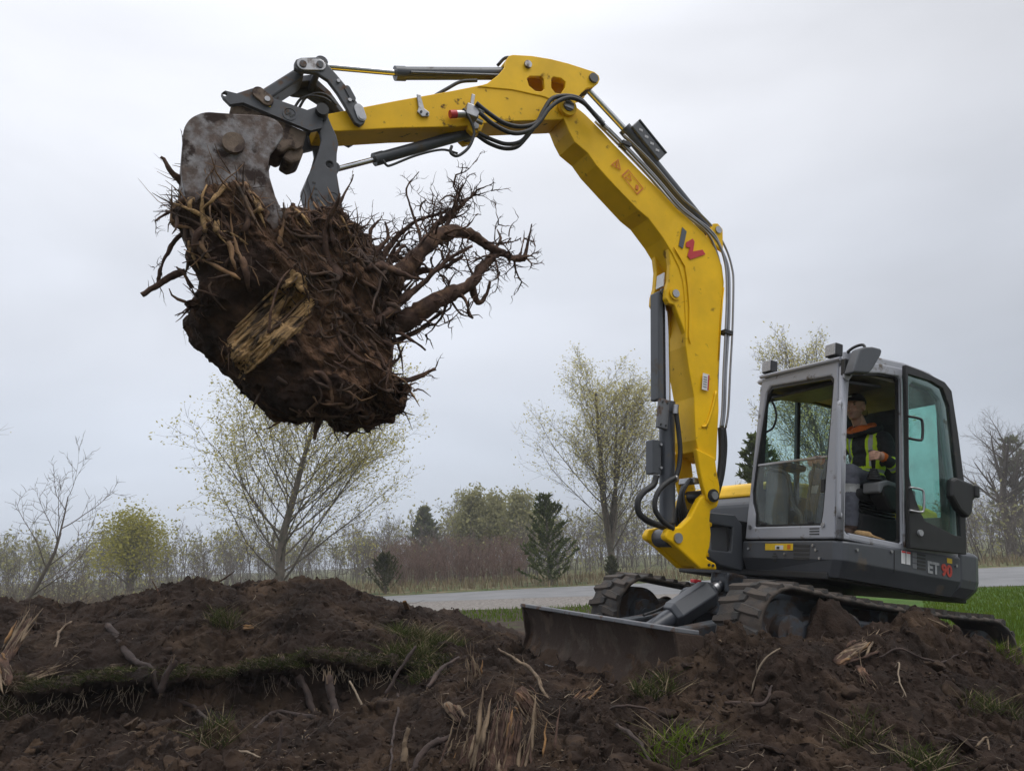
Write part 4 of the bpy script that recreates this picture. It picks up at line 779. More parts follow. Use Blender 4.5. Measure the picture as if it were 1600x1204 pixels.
# grab rail on the front post
ht, hb = Vector(PT['hnd_t']), Vector(PT['hnd_b'])
tube('grab_rail', [ht + Vector((-.08, -.02, 0)), ht + Vector((-.02, .04, .0)), ht + Vector((0, .045, -.05)), hb + Vector((0, .045, .05)), hb + Vector((-.02, .04, 0)), hb + Vector((-.08, -.02, 0))], .017, M_silver, CAB, 10, spline=4)
# work lamps
for k_ in ('light1', 'light2'):
    p = Vector(PT[k_]); w = empty('work_lamp'); w.parent = EX
    box('housing', (p.x - .07, p.y - .06, p.z - .055), (p.x + .01, p.y + .06, p.z + .055), M_black, w, .01)
    box('lens', (p.x + .010, p.y - .052, p.z - .047), (p.x + .016, p.y + .052, p.z + .047), M_lens, w, .003)
    box('bracket', (p.x - .05, p.y - .03, p.z - .10), (p.x - .01, p.y + .03, p.z - .052), M_black, w, .004)
# mirror
p = Vector(PT['mirror']); w = empty('mirror'); w.parent = EX
plate('mirror_shell', G['mirror'], p.y - .05, p.y + .04, M_grey, w, bev=.016)
a_ = Vector(PT['mirr_a'])
tube('arm', [a_, a_ + Vector((0, .03, .07)), a_ + Vector((-.03, .08, .12)), p + Vector((.0, .0, .13)), p + Vector((0, .02, .06))], .012, M_black, w, 8, spline=4)
box('socket', (a_.x - .035, a_.y + .0, a_.z - .12), (a_.x + .035, a_.y + .05, a_.z + .02), M_black, w, .012)
plate('mount', [(.62, 2.36), (.62, 2.58), (.56, 2.6), (.52, 2.56), (.53, 2.40), (.57, 2.34)], 1.08, 1.10, M_silver, w, bev=.005)
tube('wiper_cable', [(.55, .2, 2.36), (.52, .22, 2.30), (.50, .235, 2.2), (.5, .2, 2.1), (.52, .14, 2.06)], .010, M_black, CAB, 6, spline=5)

# --- cab interior
box('seat_base', (-.45, .36, 1.14), (.02, .74, 1.40), M_seat, CAB, .03)
for i in range(4): box('bellows', (-.42, .37, 1.40 + i * .028), (.0, .73, 1.42 + i * .028), M_black, CAB, .008)
SEAT = box('seat', (-.44, .34, 1.50), (.08, .76, 1.60), M_seat, CAB, .045, seg=4)
plate('seat_back', [(-.48, 1.58), (-.36, 1.58), (-.42, 2.12), (-.47, 2.42), (-.54, 2.42), (-.53, 2.12)], .36, .74, M_seat, CAB, bev=.04)
box('lever', (.03, .60, 1.44), (.10, .70, 1.475), M_redtail, CAB, .01)
for s, l_ in (('console', .86), ('console', .26)):
    c = plate(s, [(-.42, 1.44), (-.12, 1.42), (-.03, 1.52), (.0, 1.62), (-.05, 1.66), (-.42, 1.64)], l_ - .075, l_ + .075, M_black, CAB, bev=.025)
    plate('armrest_panel', [(-.32, 1.645), (-.06, 1.665), (.035, 1.63), (.04, 1.55), (.01, 1.54), (-.02, 1.60), (-.07, 1.62), (-.32, 1.62)], l_ - .082, l_ + .082, M_consolegrey, c, bev=.012)
    js = PT['stick'] if 'stick' in PT else None
    bx, bz = (-.005, 1.66)
    for i in range(5): rod('bellows', (bx + i * .002, l_, bz + i * .02), (bx + i * .002, l_, bz + i * .02 + .014), .062 - i * .008, M_black, c, 14)
    tube('joystick', [(bx + .01, l_, bz + .10), (bx + .015, l_, bz + .17), (bx + .035, l_, bz + .25)], [.014, .02, .028], M_black, c, 10)
box('dash', (.30, .12, 1.14), (.50, .24, 1.72), M_consolegrey, CAB, .04)
tube('travel_lever', [(.40, .50, 1.15), (.36, .5, 1.45), (.28, .48, 1.78)], .013, M_black, CAB, 8, spline=4)
tube('travel_lever', [(.40, .60, 1.15), (.36, .6, 1.45), (.28, .62, 1.78)], .013, M_black, CAB, 8, spline=4)
tube('dash_hose', [(.5, .18, 1.72), (.46, .35, 1.66), (.48, .45, 1.40), (.5, .56, 1.30), (.5, .58, 1.16)], .018, M_rubber, CAB, 8, spline=5)
for l_ in (.48, .62): box('pedal', (.33, l_ - .05, 1.15), (.46, l_ + .05, 1.19), M_steel, CAB, .008, rot=Matrix.Rotation(R(20), 3, 'Y'))
box('dash_top', (.18, .12, 1.74), (.46, .30, 1.80), M_black, CAB, .02)

# --- boom bracket (kingpost)
KP = empty('boom_bracket'); KP.parent = EX
mirror_plates('side_plate', G['king_side'], .10, .17, M_yellow, KP, bev=.014)
plate('belly', [(1.02, .79), (1.18, .775), (1.35, .865), (1.47, .935), (1.40, .98), (1.22, .90), (1.12, .95)], -.10, .10, M_yellow_dirty, KP, bev=.008)
rod('upright', (1.12, 0, .85), (1.12, 0, 1.25), .085, M_black, KP, 20)
rod('lower_pin', (1.432, -.185, .973), (1.432, .185, .973), .042, M_steel, KP, 20)
rod('boom_pin', (1.117, -.205, 1.376), (1.117, .205, 1.376), .055, M_black, KP, 20); rod('pin_cap', (1.117, .205, 1.376), (1.117, .22, 1.376), .035, M_steel, KP, 8)
for a in (1.06, 1.10): rod('bolt', (a, .17, .80), (a, .182, .80), .012, M_ink, KP, 8)
box('fitting_bar', (1.22, -.08, 1.46), (1.28, .13, 1.51), M_steel, KP, .004)
for i in range(9):
    t = i / 8
    tube('supply_hose', [(1.22 + .06 * t, -.08 + .17 * t, 1.50), (1.27 + .08 * t, -.07 + .16 * t, 1.35), (1.28 - .06 * math.sin(3 * t), -.07 + .15 * t, 1.15), (1.20, -.06 + .12 * t, 1.0)], .013, M_rubber, KP, 6, spline=4)

# --- boom
BM = plate('boom', G['boom_side'], -.15, .15, M_yellow, EX, bev=.007, taper=lambda x, z: .93 if z > 3.9 else (.97 if z > 2.2 else 1.08))
mirror_plates('foot_ear', G['boom_ear'], .135, .19, M_yellow, BM, bev=.012)
mirror_plates('lift_lug', G['boom_lug'], .075, .135, M_yellow, BM, bev=.01)
plate('side_doubler', [(1.70, 3.52), (1.56, 3.37), (1.515, 3.2), (1.48, 3.0), (1.46, 2.72), (1.435, 2.66), (1.44, 2.85), (1.47, 3.1), (1.50, 3.28), (1.58, 3.45)], .148, .160, M_yellow, BM, bev=.004)
for s in (-1, 1): plate('tip_ear', [(PT['arm_pin'][0] + .085 * math.cos(a), PT['arm_pin'][2] + .085 * math.sin(a)) for a in np.linspace(0, 2 * math.pi, 20, endpoint=False)], s * .158 - .018, s * .158 + .018, M_yellow, BM, bev=.006)
rod('tip_pin', (PT['arm_pin'][0], -.19, PT['arm_pin'][2]), (PT['arm_pin'][0], .19, PT['arm_pin'][2]), .05, M_linkgrey, BM, 20)
box('pin_keeper', (PT['arm_pin'][0] - .045, .19, PT['arm_pin'][2] - .03), (PT['arm_pin'][0] + .045, .198, PT['arm_pin'][2] + .03), M_steel, BM, .004)
# weld stiffeners running down the lower boom
tube('stiffener', [(1.13, .158, 2.30), (1.16, .165, 2.15), (1.21, .165, 1.98), (1.26, .16, 1.95)], .012, M_yellow, BM, 6, spline=4)
tube('stiffener', [(1.30, .162, 1.72), (1.24, .172, 1.62), (1.17, .178, 1.52), (1.12, .178, 1.50)], .014, M_yellow, BM, 6, spline=4)
tube('top_bead', [(1.11, .152, 3.3), (1.12, .152, 3.0), (1.115, .152, 2.6)], .006, M_yellow, BM, 6)
plate('emblem', G['logo_g'], .150, .154, M_logogrey, BM, bev=0)
plate('emblem', G['logo_r'], .150, .154, M_red, BM, bev=0)
c = PT['decal']; d_ = box('label', (c[0] - .035, .1625, c[2] - .075), (c[0] + .035, .165, c[2] + .075), M_white, BM, 0)
box('label_bar', (c[0] - .035, .1655, c[2] - .07), (c[0] - .022, .167, c[2] + .07), M_red, d_, 0)
for i in range(5): box('label_line', (c[0] - .012, .1655, c[2] - .05 + i * .022), (c[0] + .026, .167, c[2] - .043 + i * .022), M_consolegrey, d_, 0)
def outline_mark(name, poly, w_, y, mat, parent):
    return plate(name, poly, y, y + .003, mat, parent, holes=[shrink(poly, 1 - w_)], bev=0)
def tri(c, s, ang): return [(c[0] + s * math.cos(ang + a), c[2] + s * math.sin(ang + a)) for a in (math.pi / 2, math.pi * 7 / 6, math.pi * 11 / 6)]
for k_, s in (('tri1', .06),):
    outline_mark('warning_mark', tri(PT[k_], s, .15), .22, .147, M_orange, BM); box('warning_stroke', (PT[k_][0] - .005, .147, PT[k_][2] - .02), (PT[k_][0] + .005, .150, PT[k_][2] + .025), M_orange, BM, 0)
c = PT['tri2']; ca, sa = math.cos(-.62), math.sin(-.62)
outline_mark('warning_frame', [(c[0] - (a * ca - b * sa), c[2] + (a * sa + b * ca)) for a, b in ((-.11, -.05), (.11, -.05), (.11, .05), (-.11, .05))], .10, .147, M_orange, BM)
outline_mark('warning_mark', tri((c[0] + .045, 0, c[2] + .03), .042, .15), .25, .147, M_orange, BM)
box('warning_stroke', (c[0] - .065, .147, c[2] - .06), (c[0] - .035, .150, c[2] - .015), M_orange, BM, 0)
box('name_plate', (1.70, -.05, 3.17), (1.71, .06, 3.30), M_white, BM, 0)

# --- lift cylinder in front of the boom
LC = empty('lift_cylinder'); LC.parent = EX
la, lm, lb = Vector(PT['lift_a']), Vector(PT['lift_m']), Vector(PT['lift_b']); ld = (lb - la).normalized()
tube('tube', [la, la + ld * .08, la + ld * .10, lm - ld * .1, lm - ld * .095, lm], [.06, .06, .068, .068, .074, .074], M_cyl, LC, 28, smooth=False)
rod('rod', lm - ld * .05, lb, .034, M_chrome, LC, 24)
rod('rod_eye', (lb.x, -.07, lb.z), (lb.x, .07, lb.z), .062, M_cyl, LC, 20); rod('foot_eye', (1.432, -.095, .973), (1.432, .095, .973), .075, M_cyl, LC, 20)
rod('pin', (lb.x, -.16, lb.z), (lb.x, .16, lb.z), .036, M_steel, LC, 20)
rod('pin_boss', (lb.x, .135, lb.z), (lb.x, .15, lb.z), .058, M_yellow, LC, 20)
gt, gb = Vector(PT['guard_t']), Vector(PT['guard_b'])
obox('rod_guard', gt + Vector((0, 0, .0)), gb, .13, .055, M_grey, LC, .012, off=0)
rod('guard_bolt', (gt.x - .02, .06, gt.z + .0), (gt.x - .02, .08, gt.z), .03, M_grey, LC, 12)
c = PT['clamp']; box('clamp_plate', (c[0] - .055, .04, c[2] - .13), (c[0] + .045, .085, c[2] + .13), M_bladetop, LC, .008)
for a in (-.03, .02):
    for b in (-.1, .1): rod('bolt', (c[0] + a, .08, c[2] + b), (c[0] + a, .092, c[2] + b), .009, M_ink, LC, 8)
gt, gb = Vector(PT['gbox_t']), Vector(PT['gbox_b'])
obox('valve_box', gt, gb, .11, .085, M_grey, LC, .008)
for a in (.12, .8): 
    q = gt + (gb - gt) * a; rod('bolt', (q.x - .035, .05, q.z), (q.x - .035, .068, q.z), .012, M_steel, LC, 8)
tube('lift_hose', PATHS['lh1'], .027, M_rubber, LC, 10, spline=6); tube('lift_hose', PATHS['lh2'], .022, M_rubber, LC, 10, spline=6); tube('lift_hose', PATHS['lh3'], .021, M_rubber, LC, 10, spline=6)
for i in range(30):                                   # corrugated sleeve
    pass
rod('fitting', PATHS['lh3'][-1], tuple(np.array(PATHS['lh3'][-1]) + (.03, .02, -.03)), .026, M_steel, LC, 10)
rod('fitting', tuple(np.array(PATHS['lh3'][0]) + (0, 0, .02)), tuple(np.array(PATHS['lh3'][0]) + (0, 0, -.06)), .026, M_steel, LC, 10)

# --- arm
ARM = plate('arm', G['arm_box'], -.13, .13, M_yellow_dirty, EX, bev=.007)
mirror_plates('head_plate', G['arm_plate'], .105, .139, M_yellow, ARM, holes=[G['hole1'], G['hole2']], bev=.006)
obox('head_web', (3.47, 0, 4.46), (3.50, 0, 4.72), .2, .02, M_yellow, ARM, .004); 
pts_ = [(3.52, 4.70), (3.46, 4.735), (3.30, 4.80), (3.1, 4.85), (2.9, 4.885), (2.72, 4.91)]
plate('head_top', pts_ + [(a - .005, b - .022) for a, b in pts_[::-1]], -.105, .105, M_yellow, ARM, bev=.003)
c = PT['bcyl_b']; rod('head_pin', (3.30 + .03, -.16, 4.715), (3.33, .16, 4.715), .034, M_steel, ARM, 16)
rod('tail_pin', (2.69, -.16, 4.86), (2.69, .16, 4.86), .045, M_linkgrey, ARM, 16)
c = PT['tcyl_b']; plate('thumb_lug', [(c[0] + .08, c[2] + .05), (c[0] + .05, c[2] - .05), (c[0], c[2] - .075), (c[0] - .06, c[2] - .03), (c[0] - .09, c[2] + .09), (c[0] + .04, c[2] + .09)], .07, .125, M_yellow_dirty, ARM, bev=.01)
plate('thumb_lug', [(c[0] + .08, c[2] + .05), (c[0] + .05, c[2] - .05), (c[0], c[2] - .075), (c[0] - .06, c[2] - .03), (c[0] - .09, c[2] + .09), (c[0] + .04, c[2] + .09)], -.125, -.07, M_yellow_dirty, ARM, bev=.01)
rod('thumb_pin', (c[0], -.14, c[2]), (c[0], .14, c[2]), .032, M_steel, ARM, 14)
c = PT['hook']; plate('lifting_hook', [(c[0] + .035, c[2] + .115), (c[0] + .065, c[2] + .11), (c[0] + .03, c[2] + .0), (c[0] + .035, c[2] - .04), (c[0] - .01, c[2] - .065), (c[0] - .065, c[2] - .04), (c[0] - .06, c[2] - .005), (c[0] - .015, c[2] + .01)], .133, .150, M_steel, ARM, bev=.004)
for a in (.005, -.045): rod('bolt', (c[0] + a, .148, c[2] - .03), (c[0] + a, .158, c[2] - .03), .010, M_ink, ARM, 8)
c = PT['valve']; vb = box('valve_block', (c[0] - .06, .14, c[2] - .06), (c[0] + .05, .21, c[2] + .04), M_steel, ARM, .006)
rod('red_coupling', (c[0] + .05, .18, c[2] - .05), (c[0] + .14, .18, c[2] - .09), .03, M_steel, vb, 12); rod('red_cap', (c[0] + .12, .18, c[2] - .082), (c[0] + .17, .18, c[2] - .105), .033, M_red, vb, 12)
box('valve_lever', (c[0] - .01, .17, c[2] + .04), (c[0] + .02, .185, c[2] + .15), M_steel, vb, .003)
for a in (0, .1): rod('fitting', (c[0] - .05, .2, c[2] + .02 - a), (c[0] - .10, .21, c[2] + .01 - a), .02, M_steel, vb, 10)
# --- cylinders on the arm
def cylinder(name, a, m, b, rt, rr, parent=None, tube_mat=M_cyl):
    w = empty(name); w.parent = EX; a, m, b = Vector(a), Vector(m), Vector(b); d = (b - a).normalized()
    rod('rod', a, m + d * .1, rr, M_chrome, w, 20)
    rod('tube', m, b, rt, tube_mat, w, 24); rod('gland', m - d * .015, m + d * .07, rt * 1.12, tube_mat, w, 24)
    rod('eye', (a.x, -.06, a.z), (a.x, .06, a.z), rr * 1.9, M_linkgrey, w, 16); rod('eye', (b.x, -.07, b.z), (b.x, .07, b.z), rt * 1.05, tube_mat, w, 16)
    return w
bc = cylinder('bucket_cylinder', PT['bcyl_a'], PT['bcyl_m'], (3.33, 0, 4.715), .052, .026)
ac = cylinder('arm_cylinder', (2.69, 0, 4.86), PT['acyl_m'], PT['acyl_b'], .056, .030)
tcw = cylinder('thumb_cylinder', PT['tcyl_a'], PT['tcyl_m'], PT['tcyl_b'], .046, .022)
a, b = Vector(PT['acyl_m']), Vector(PT['acyl_b']); d = (b - a).normalized(); nrm = Vector((-d.z, 0, d.x)); nrm = nrm if nrm.z > 0 else -nrm
s0, s1 = a + d * .02 + nrm * .06, a + d * .42 + nrm * .06
obox('tube_cover', s0, s1, .17, .11, M_grey, ac, .008)
obox('cover_plate', s0 + nrm * .065, s1 + nrm * .065, .19, .014, M_grey, ac, .004)
for k_ in range(4): 
    q = s0 + (s1 - s0) * (.2 + .2 * k_); box('slot', (q.x - .02, .0855, q.z - .012), (q.x + .02, .088, q.z + .012), M_lens, ac, 0)
for s in (-1, 1): plate('arm_cyl_lug', [(PT['acyl_b'][0] + .13, PT['acyl_b'][2] - .14), (PT['acyl_b'][0] + .06, PT['acyl_b'][2] + .05), (PT['acyl_b'][0], PT['acyl_b'][2] + .07), (PT['acyl_b'][0] - .06, PT['acyl_b'][2] + .03), (PT['acyl_b'][0] - .08, PT['acyl_b'][2] - .2)], s * .09 - .02, s * .09 + .02, M_yellow, BM, bev=.012)
rod('lug_pin', (PT['acyl_b'][0], -.125, PT['acyl_b'][2]), (PT['acyl_b'][0], .125, PT['acyl_b'][2]), .035, M_steel, BM, 14)
rod('oil_line', (PT['bcyl_m'][0] - .1, .055, PT['bcyl_m'][2] + .02), (3.52, .055, 4.58), .011, M_cyl, bc, 8)
tube('hose', [(3.55, .0, 4.70), (3.50, .03, 4.78), (3.42, .04, 4.80), (3.38, .04, 4.76)], .014, M_rubber, bc, 8, spline=4)
# --- hoses and hard lines
HO = empty('hydraulic_lines'); HO.parent = EX
for k_ in ('h1', 'h2', 'h3', 'h4'): tube('hose', PATHS[k_], .019 if k_ in ('h1', 'h2') else .017, M_rubber, HO, 10, spline=6)
tube('hose', PATHS['h5'], .012, M_rubber, HO, 8, spline=6); tube('hose', PATHS['th'], .010, M_rubber, HO, 8, spline=6)
tube('hose', PATHS['ch1'], .010, M_rubber, HO, 8, spline=6); tube('hose', PATHS['ch2'], .010, M_rubber, HO, 8, spline=6); tube('hose', PATHS['bh'], .015, M_rubber, HO, 8, spline=6)
for k_, r_ in (('hh', .0125), ('hh2', .0125), ('hh3', .010)): tube('steel_line', PATHS[k_], r_, M_pipe, HO, 8, spline=6)
tube('steel_line', [(p[0] + .02, p[1] - .06, p[2] + .015) for p in PATHS['hh']], .0125, M_pipe, HO, 8, spline=6)
for k_, r_ in (('lo1', .026), ('lo2', .020)): tube('hose', PATHS[k_], r_, M_rubber, HO, 8, spline=5)
for i_ in (1, 9): 
    q = np.array(PATHS['hh'][i_]); box('line_clamp', tuple(q - (.06, .05, .02)), tuple(q + (.03, .03, .02)), M_black, HO, .004)
for i_ in (0,):
    for k_ in ('hh', 'hh2'): 
        q = np.array(PATHS[k_][i_]); q2 = np.array(PATHS[k_][1]); d = (q2 - q) / np.linalg.norm(q2 - q); rod('fitting', q - d * .03, q + d * .04, .022, M_steel, HO, 8)
# --- bucket linkage
LK = empty('bucket_linkage'); LK.parent = EX
mirror_plates('lever_plate', G['lever'], .15, .19, M_linkgrey, LK, bev=.008)
lv = G['lever']
plate('lever_web', [lv[1], lv[3], lv[5], lv[7], (lv[7][0] + .04, lv[7][1] - .0), (lv[5][0] + .03, lv[5][1] - .03), (lv[3][0] + .0, lv[3][1] - .06), (lv[1][0], lv[1][1] - .05)], -.15, -.05, M_linkgrey, LK, bev=.006)
def pinplate(c1, c2, r_, y0, y1, mat, parent):
    c1, c2 = np.array(c1), np.array(c2); d = (c2 - c1) / np.linalg.norm(c2 - c1); a0 = math.atan2(d[1], d[0])
    poly = [tuple(c2 + r_ * np.array((math.cos(a0 + a), math.sin(a0 + a)))) for a in np.linspace(-math.pi / 2, math.pi / 2, 9)] + [tuple(c1 + r_ * np.array((math.cos(a0 + a), math.sin(a0 + a)))) for a in np.linspace(math.pi / 2, math.pi * 1.5, 9)]
    return plate('keeper_plate', poly, y0, y1, mat, parent, bev=.004)
la_, lb_ = (PT['link_a'][0] + .01, PT['link_a'][2] - .10), (PT['bcyl_a'][0] + .01, PT['bcyl_a'][2] - .10)
la_ = (5.10, 3.882); lb_ = (4.985, 3.93)
pinplate(la_, lb_, .045, .19, .203, M_steel, LK); 
for q in (la_, lb_): rod('pin', (q[0], -.21, q[1]), (q[0], .212, q[1]), .026, M_linkgrey, LK, 14)
q = PT['lev_piv']; pinplate((q[0], q[2]), (q[0] + .035, q[2] + .06), .036, .19, .20, M_steel, LK); rod('pin', (q[0], -.2, q[2]), (q[0], .208, q[2]), .025, M_steel, LK, 14)
pinplate((4.70, 3.765), (4.755, 3.83), .022, .19, .198, M_linkgrey, LK)
for q in ((4.83, 3.86), (4.72, 3.74)): rod('bolt', (q[0], .19, q[1]), (q[0], .204, q[1]), .014, M_steel, LK, 8)
lk2 = obox('push_link', (5.10, 0, 3.882), (5.34, 0, 3.545), .2, .085, M_linkgrey, LK, .014)
# --- quick hitch with the emblem
QH = empty('quick_hitch'); QH.parent = EX
def disc(c, r_, n=8): return [(c[0] + r_ * math.cos(a), c[1] + r_ * math.sin(a)) for a in np.linspace(0, 2 * math.pi, n, endpoint=False)]
mirror_plates('hitch_plate', G['coupler'], .15, .19, M_linkgrey, QH, bev=.008, holes=[disc((5.556, 3.438), .018)])
plate('hitch_body', G['hitch'], -.14, .14, M_hitch, QH, bev=.02)
pinplate((5.345, 3.53), (5.28, 3.50), .045, .19, .212, M_hitch, QH); rod('pin', (5.28, .2, 3.50), (5.28, .222, 3.50), .02, M_steel, QH, 12)
rod('pin', (4.90, -.2, 3.565), (4.90, .24, 3.565), .046, M_black, QH, 18)
q = PT['em1']; ang_ = -.42
ring_ = plate('emblem_ring', disc((q[0], q[2]), .05, 24), .19, .194, M_linkgrey, QH, holes=[disc((q[0], q[2]), .042, 24)], bev=0)
def w_mark(q, s, y0, mat, parent, ang):
    pts = [(-1, .5), (-.72, .5), (-.5, -.1), (-.14, .5), (.14, .5), (.5, -.1), (.72, .5), (1, .5), (.62, -.55), (.38, -.55), (0, .12), (-.38, -.55), (-.62, -.55)]
    ca, sa = math.cos(ang), math.sin(ang)
    return plate('emblem_mark', [(q[0] - s * (a * ca - b * sa), q[2] + s * (a * sa + b * ca)) for a, b in pts], y0, y0 + .004, mat, parent, bev=0)
w_mark(q, .034, .1895, M_ink, ring_, -.25)
box('sticker', (5.245, .1905, 3.46), (5.275, .192, 3.50), M_stickyel, QH, 0)
plate('latch_hook', [(5.06, 3.25), (5.0, 3.30), (4.95, 3.27), (4.96, 3.18), (5.02, 3.13), (5.09, 3.15)], -.11, .11, M_hitch, QH, bev=.02)
# --- bucket
BK = empty('bucket'); BK.parent = EX
bk = G['bucket']
for s in (1, -1): plate('side_wall', bk, s * .36 - .016, s * .36 + .016, M_bucket, BK, bev=.008)
path = [bk[i] for i in list(range(18, 25)) + list(range(0, 10))]
cen = np.mean(path, 0); inn = [tuple(np.array(p) + (cen - np.array(p)) / np.linalg.norm(cen - np.array(p)) * .03) for p in path]
pc = [tuple(v) for v in catmull(path, 4)]; ic = [tuple(v) for v in catmull(inn, 4)]
plate('shell', pc + ic[::-1], -.375, .375, M_bucket, BK, bev=.006)
q = PT['bk_boss']; rod('boss', (q[0], .37, q[2]), (q[0], .415, q[2]), .072, M_hitch, BK, 24)
for i in range(4):
    y = -.3 + i * .2; plate('tooth', [(4.90, 2.44), (4.96, 2.36), (4.80, 2.24)], y - .04, y + .04, M_bucket, BK, bev=.006)
# --- thumb
TH = empty('thumb'); TH.parent = EX
mirror_plates('thumb_plate', G['thumb'], .115, .15, M_linkgrey, TH, bev=.006, holes=[[(q_[0], q_[1]) for q_ in disc((PT['thumb_hole'][0], PT['thumb_hole'][2]), .028, 12)]])
tp = G['thumb']; web = [tp[i] for i in (14, 15, 16, 17, 18, 19, 20)]
plate('thumb_web', web + [(a - .03, b + .0) for a, b in web[::-1]], -.115, .115, M_linkgrey, TH, bev=.004)
rod('thumb_pin', (4.90, -.17, 3.565), (4.90, .175, 3.565), .055, M_black, TH, 18)
q = PT['em2']; r2_ = plate('emblem_ring', disc((q[0], q[2]), .055, 24), .15, .154, M_linkgrey, TH, holes=[disc((q[0], q[2]), .046, 24)], bev=0); w_mark(q, .036, .1495, M_ink, r2_, .1)
for i in range(4): 
    a = np.array(tp[16]) + (np.array(tp[19]) - np.array(tp[16])) * (.15 + .22 * i); box('weld_slot', (a[0] - .05, .1505, a[1] - .006), (a[0] - .025, .153, a[1] + .006), M_ink, TH, 0)

# ------------------------------------------------------------------ operator (built in machine axes, then placed with the machine's frame)
M_skin = material('skin', (.58, .33, .24), .55, var=.08, scale=30); M_stubble = material('stubbled_skin', (.40, .23, .17), .65, var=.1, scale=60)
M_hoodie = material('black_hoodie', (.02, .02, .023), .9, var=.3, scale=20, bump=.3, bscale=50)
M_lime = material('lime_reflective_band', (.58, .78, .02), .7, var=.08, scale=30); M_silverband = material('silver_reflective_band', (.40, .40, .40), .5, var=.08, scale=30)
M_trouser = material('navy_work_trousers', (.12, .125, .155), .9, var=.2, scale=18, bump=.35, bscale=40); M_boot = material('brown_boot', (.07, .04, .028), .7, var=.2, scale=20)
M_hood = material('orange_hood_lining', (.62, .13, .015), .8, var=.15, scale=20); M_cap = material('dark_cap_cloth', (.016, .015, .015), .9, var=.25, scale=30)
M_eye = material('dark_eye', (.02, .015, .012), .3); M_lip = material('lip', (.30, .12, .09), .5); M_glove = material('tan_work_glove', (.30, .19, .085), .9, var=.25, scale=25, bump=.4, bscale=60)
PER = empty('person'); PER.matrix_world = EX.matrix_world.copy()
tag(PER, 'man in dark cap and high visibility hoodie seated in the cab holding a joystick', 'person')
SP = Soup()
def capsule(a, b, ra, rb, n=14):
    a, b = np.array(a, float), np.array(b, float); d = (b - a) / (np.linalg.norm(b - a) + 1e-9); P_ = []; r_ = []
    for t in np.linspace(-1, 0, 5): P_.append(a + d * ra * math.sin(t * math.pi / 2)); r_.append(max(ra * math.cos(t * math.pi / 2), .0008))
    for t in np.linspace(0, 1, 5): P_.append(b + d * rb * math.sin(t * math.pi / 2)); r_.append(max(rb * math.cos(t * math.pi / 2), .0008))
    SP.add(*tube_geo(P_, r_, n, cap=True))
def ellip(c, r_, rot=None):
    q = ICO4 * np.array(r_)
    if rot is not None: q = q @ np.array(rot.transposed())
    SP.add(q + np.array(c), ICO4F.tolist())
bm = bmesh.new(); bmesh.ops.create_icosphere(bm, subdivisions=3, radius=1); bm.verts.ensure_lookup_table()
ICO4 = np.array([v.co[:] for v in bm.verts]); ICO4F = np.array([[v.index for v in f.verts] for f in bm.faces]); bm.free()
J = dict(pelvis=(-.29, .55, 1.69), spine=(-.29, .55, 1.87), chest=(-.28, .55, 2.03), neck0=(-.215, .55, 2.16), neck1=(-.15, .55, 2.27),
         sN=(-.27, .725, 2.085), eN=(-.25, .885, 1.80), wN=(-.075, .875, 1.875), sF=(-.25, .375, 2.105), eF=(-.13, .235, 1.86), wF=(.0, .27, 1.89),
         hN=(-.29, .64, 1.68), kN=(.07, .675, 1.725), aN=(.035, .66, 1.28), tN=(.18, .665, 1.195), hF=(-.24, .46, 1.67), kF=(.17, .42, 1.69), aF=(.16, .44, 1.28), tF=(.30, .43, 1.195))
ellip((-.28, .55, 1.72), (.135, .175, .12)); ellip((-.285, .55, 1.87), (.125, .165, .16)); ellip((-.275, .55, 2.03), (.125, .185, .15))
capsule((-.27, .44, 2.10), (-.27, .66, 2.10), .085, .085); capsule(J['neck0'], J['neck1'], .062, .056)
for k_ in 'NF':
    capsule(J['s' + k_], J['e' + k_], .073, .056); capsule(J['e' + k_], J['w' + k_], .056, .041)
    capsule(J['h' + k_], J['k' + k_], .098, .078); capsule(J['k' + k_], J['a' + k_], .080, .062)
    a = J['a' + k_]; capsule((a[0] - .03, a[1], 1.205), J['t' + k_], .05, .042); capsule((a[0] - .02, a[1], 1.3), (a[0] - .02, a[1], 1.20), .055, .05)
# head, turned a little towards the open door
HC = np.array((-.115, .555, 2.365)); yaw = R(14); hf = np.array((math.cos(yaw), math.sin(yaw), -.10)); hf /= np.linalg.norm(hf); hl = np.array((-math.sin(yaw), math.cos(yaw), 0)); hu = np.cross(hf, hl)
def hp(f, l_, u): return HC + hf * f + hl * l_ + hu * u
HR = Matrix(((hf[0], hl[0], hu[0]), (hf[1], hl[1], hu[1]), (hf[2], hl[2], hu[2])))
ellip(hp(-.008, 0, .03), (.098, .077, .092), HR); ellip(hp(.022, 0, -.04), (.068, .062, .085), HR); ellip(hp(.06, 0, -.095), (.030, .032, .024), HR)
ellip(hp(.082, 0, -.012), (.016, .012, .035), HR); ellip(hp(.098, 0, -.03), (.015, .015, .012), HR)
ellip(hp(.074, 0, .030), (.018, .052, .012), HR); ellip(hp(.078, 0, -.068), (.014, .024, .010), HR)
for s in (-1, 1):
    ellip(hp(.058, s * .04, -.02), (.025, .022, .022), HR); ellip(hp(-.012, s * .078, -.005), (.020, .010, .032), HR)
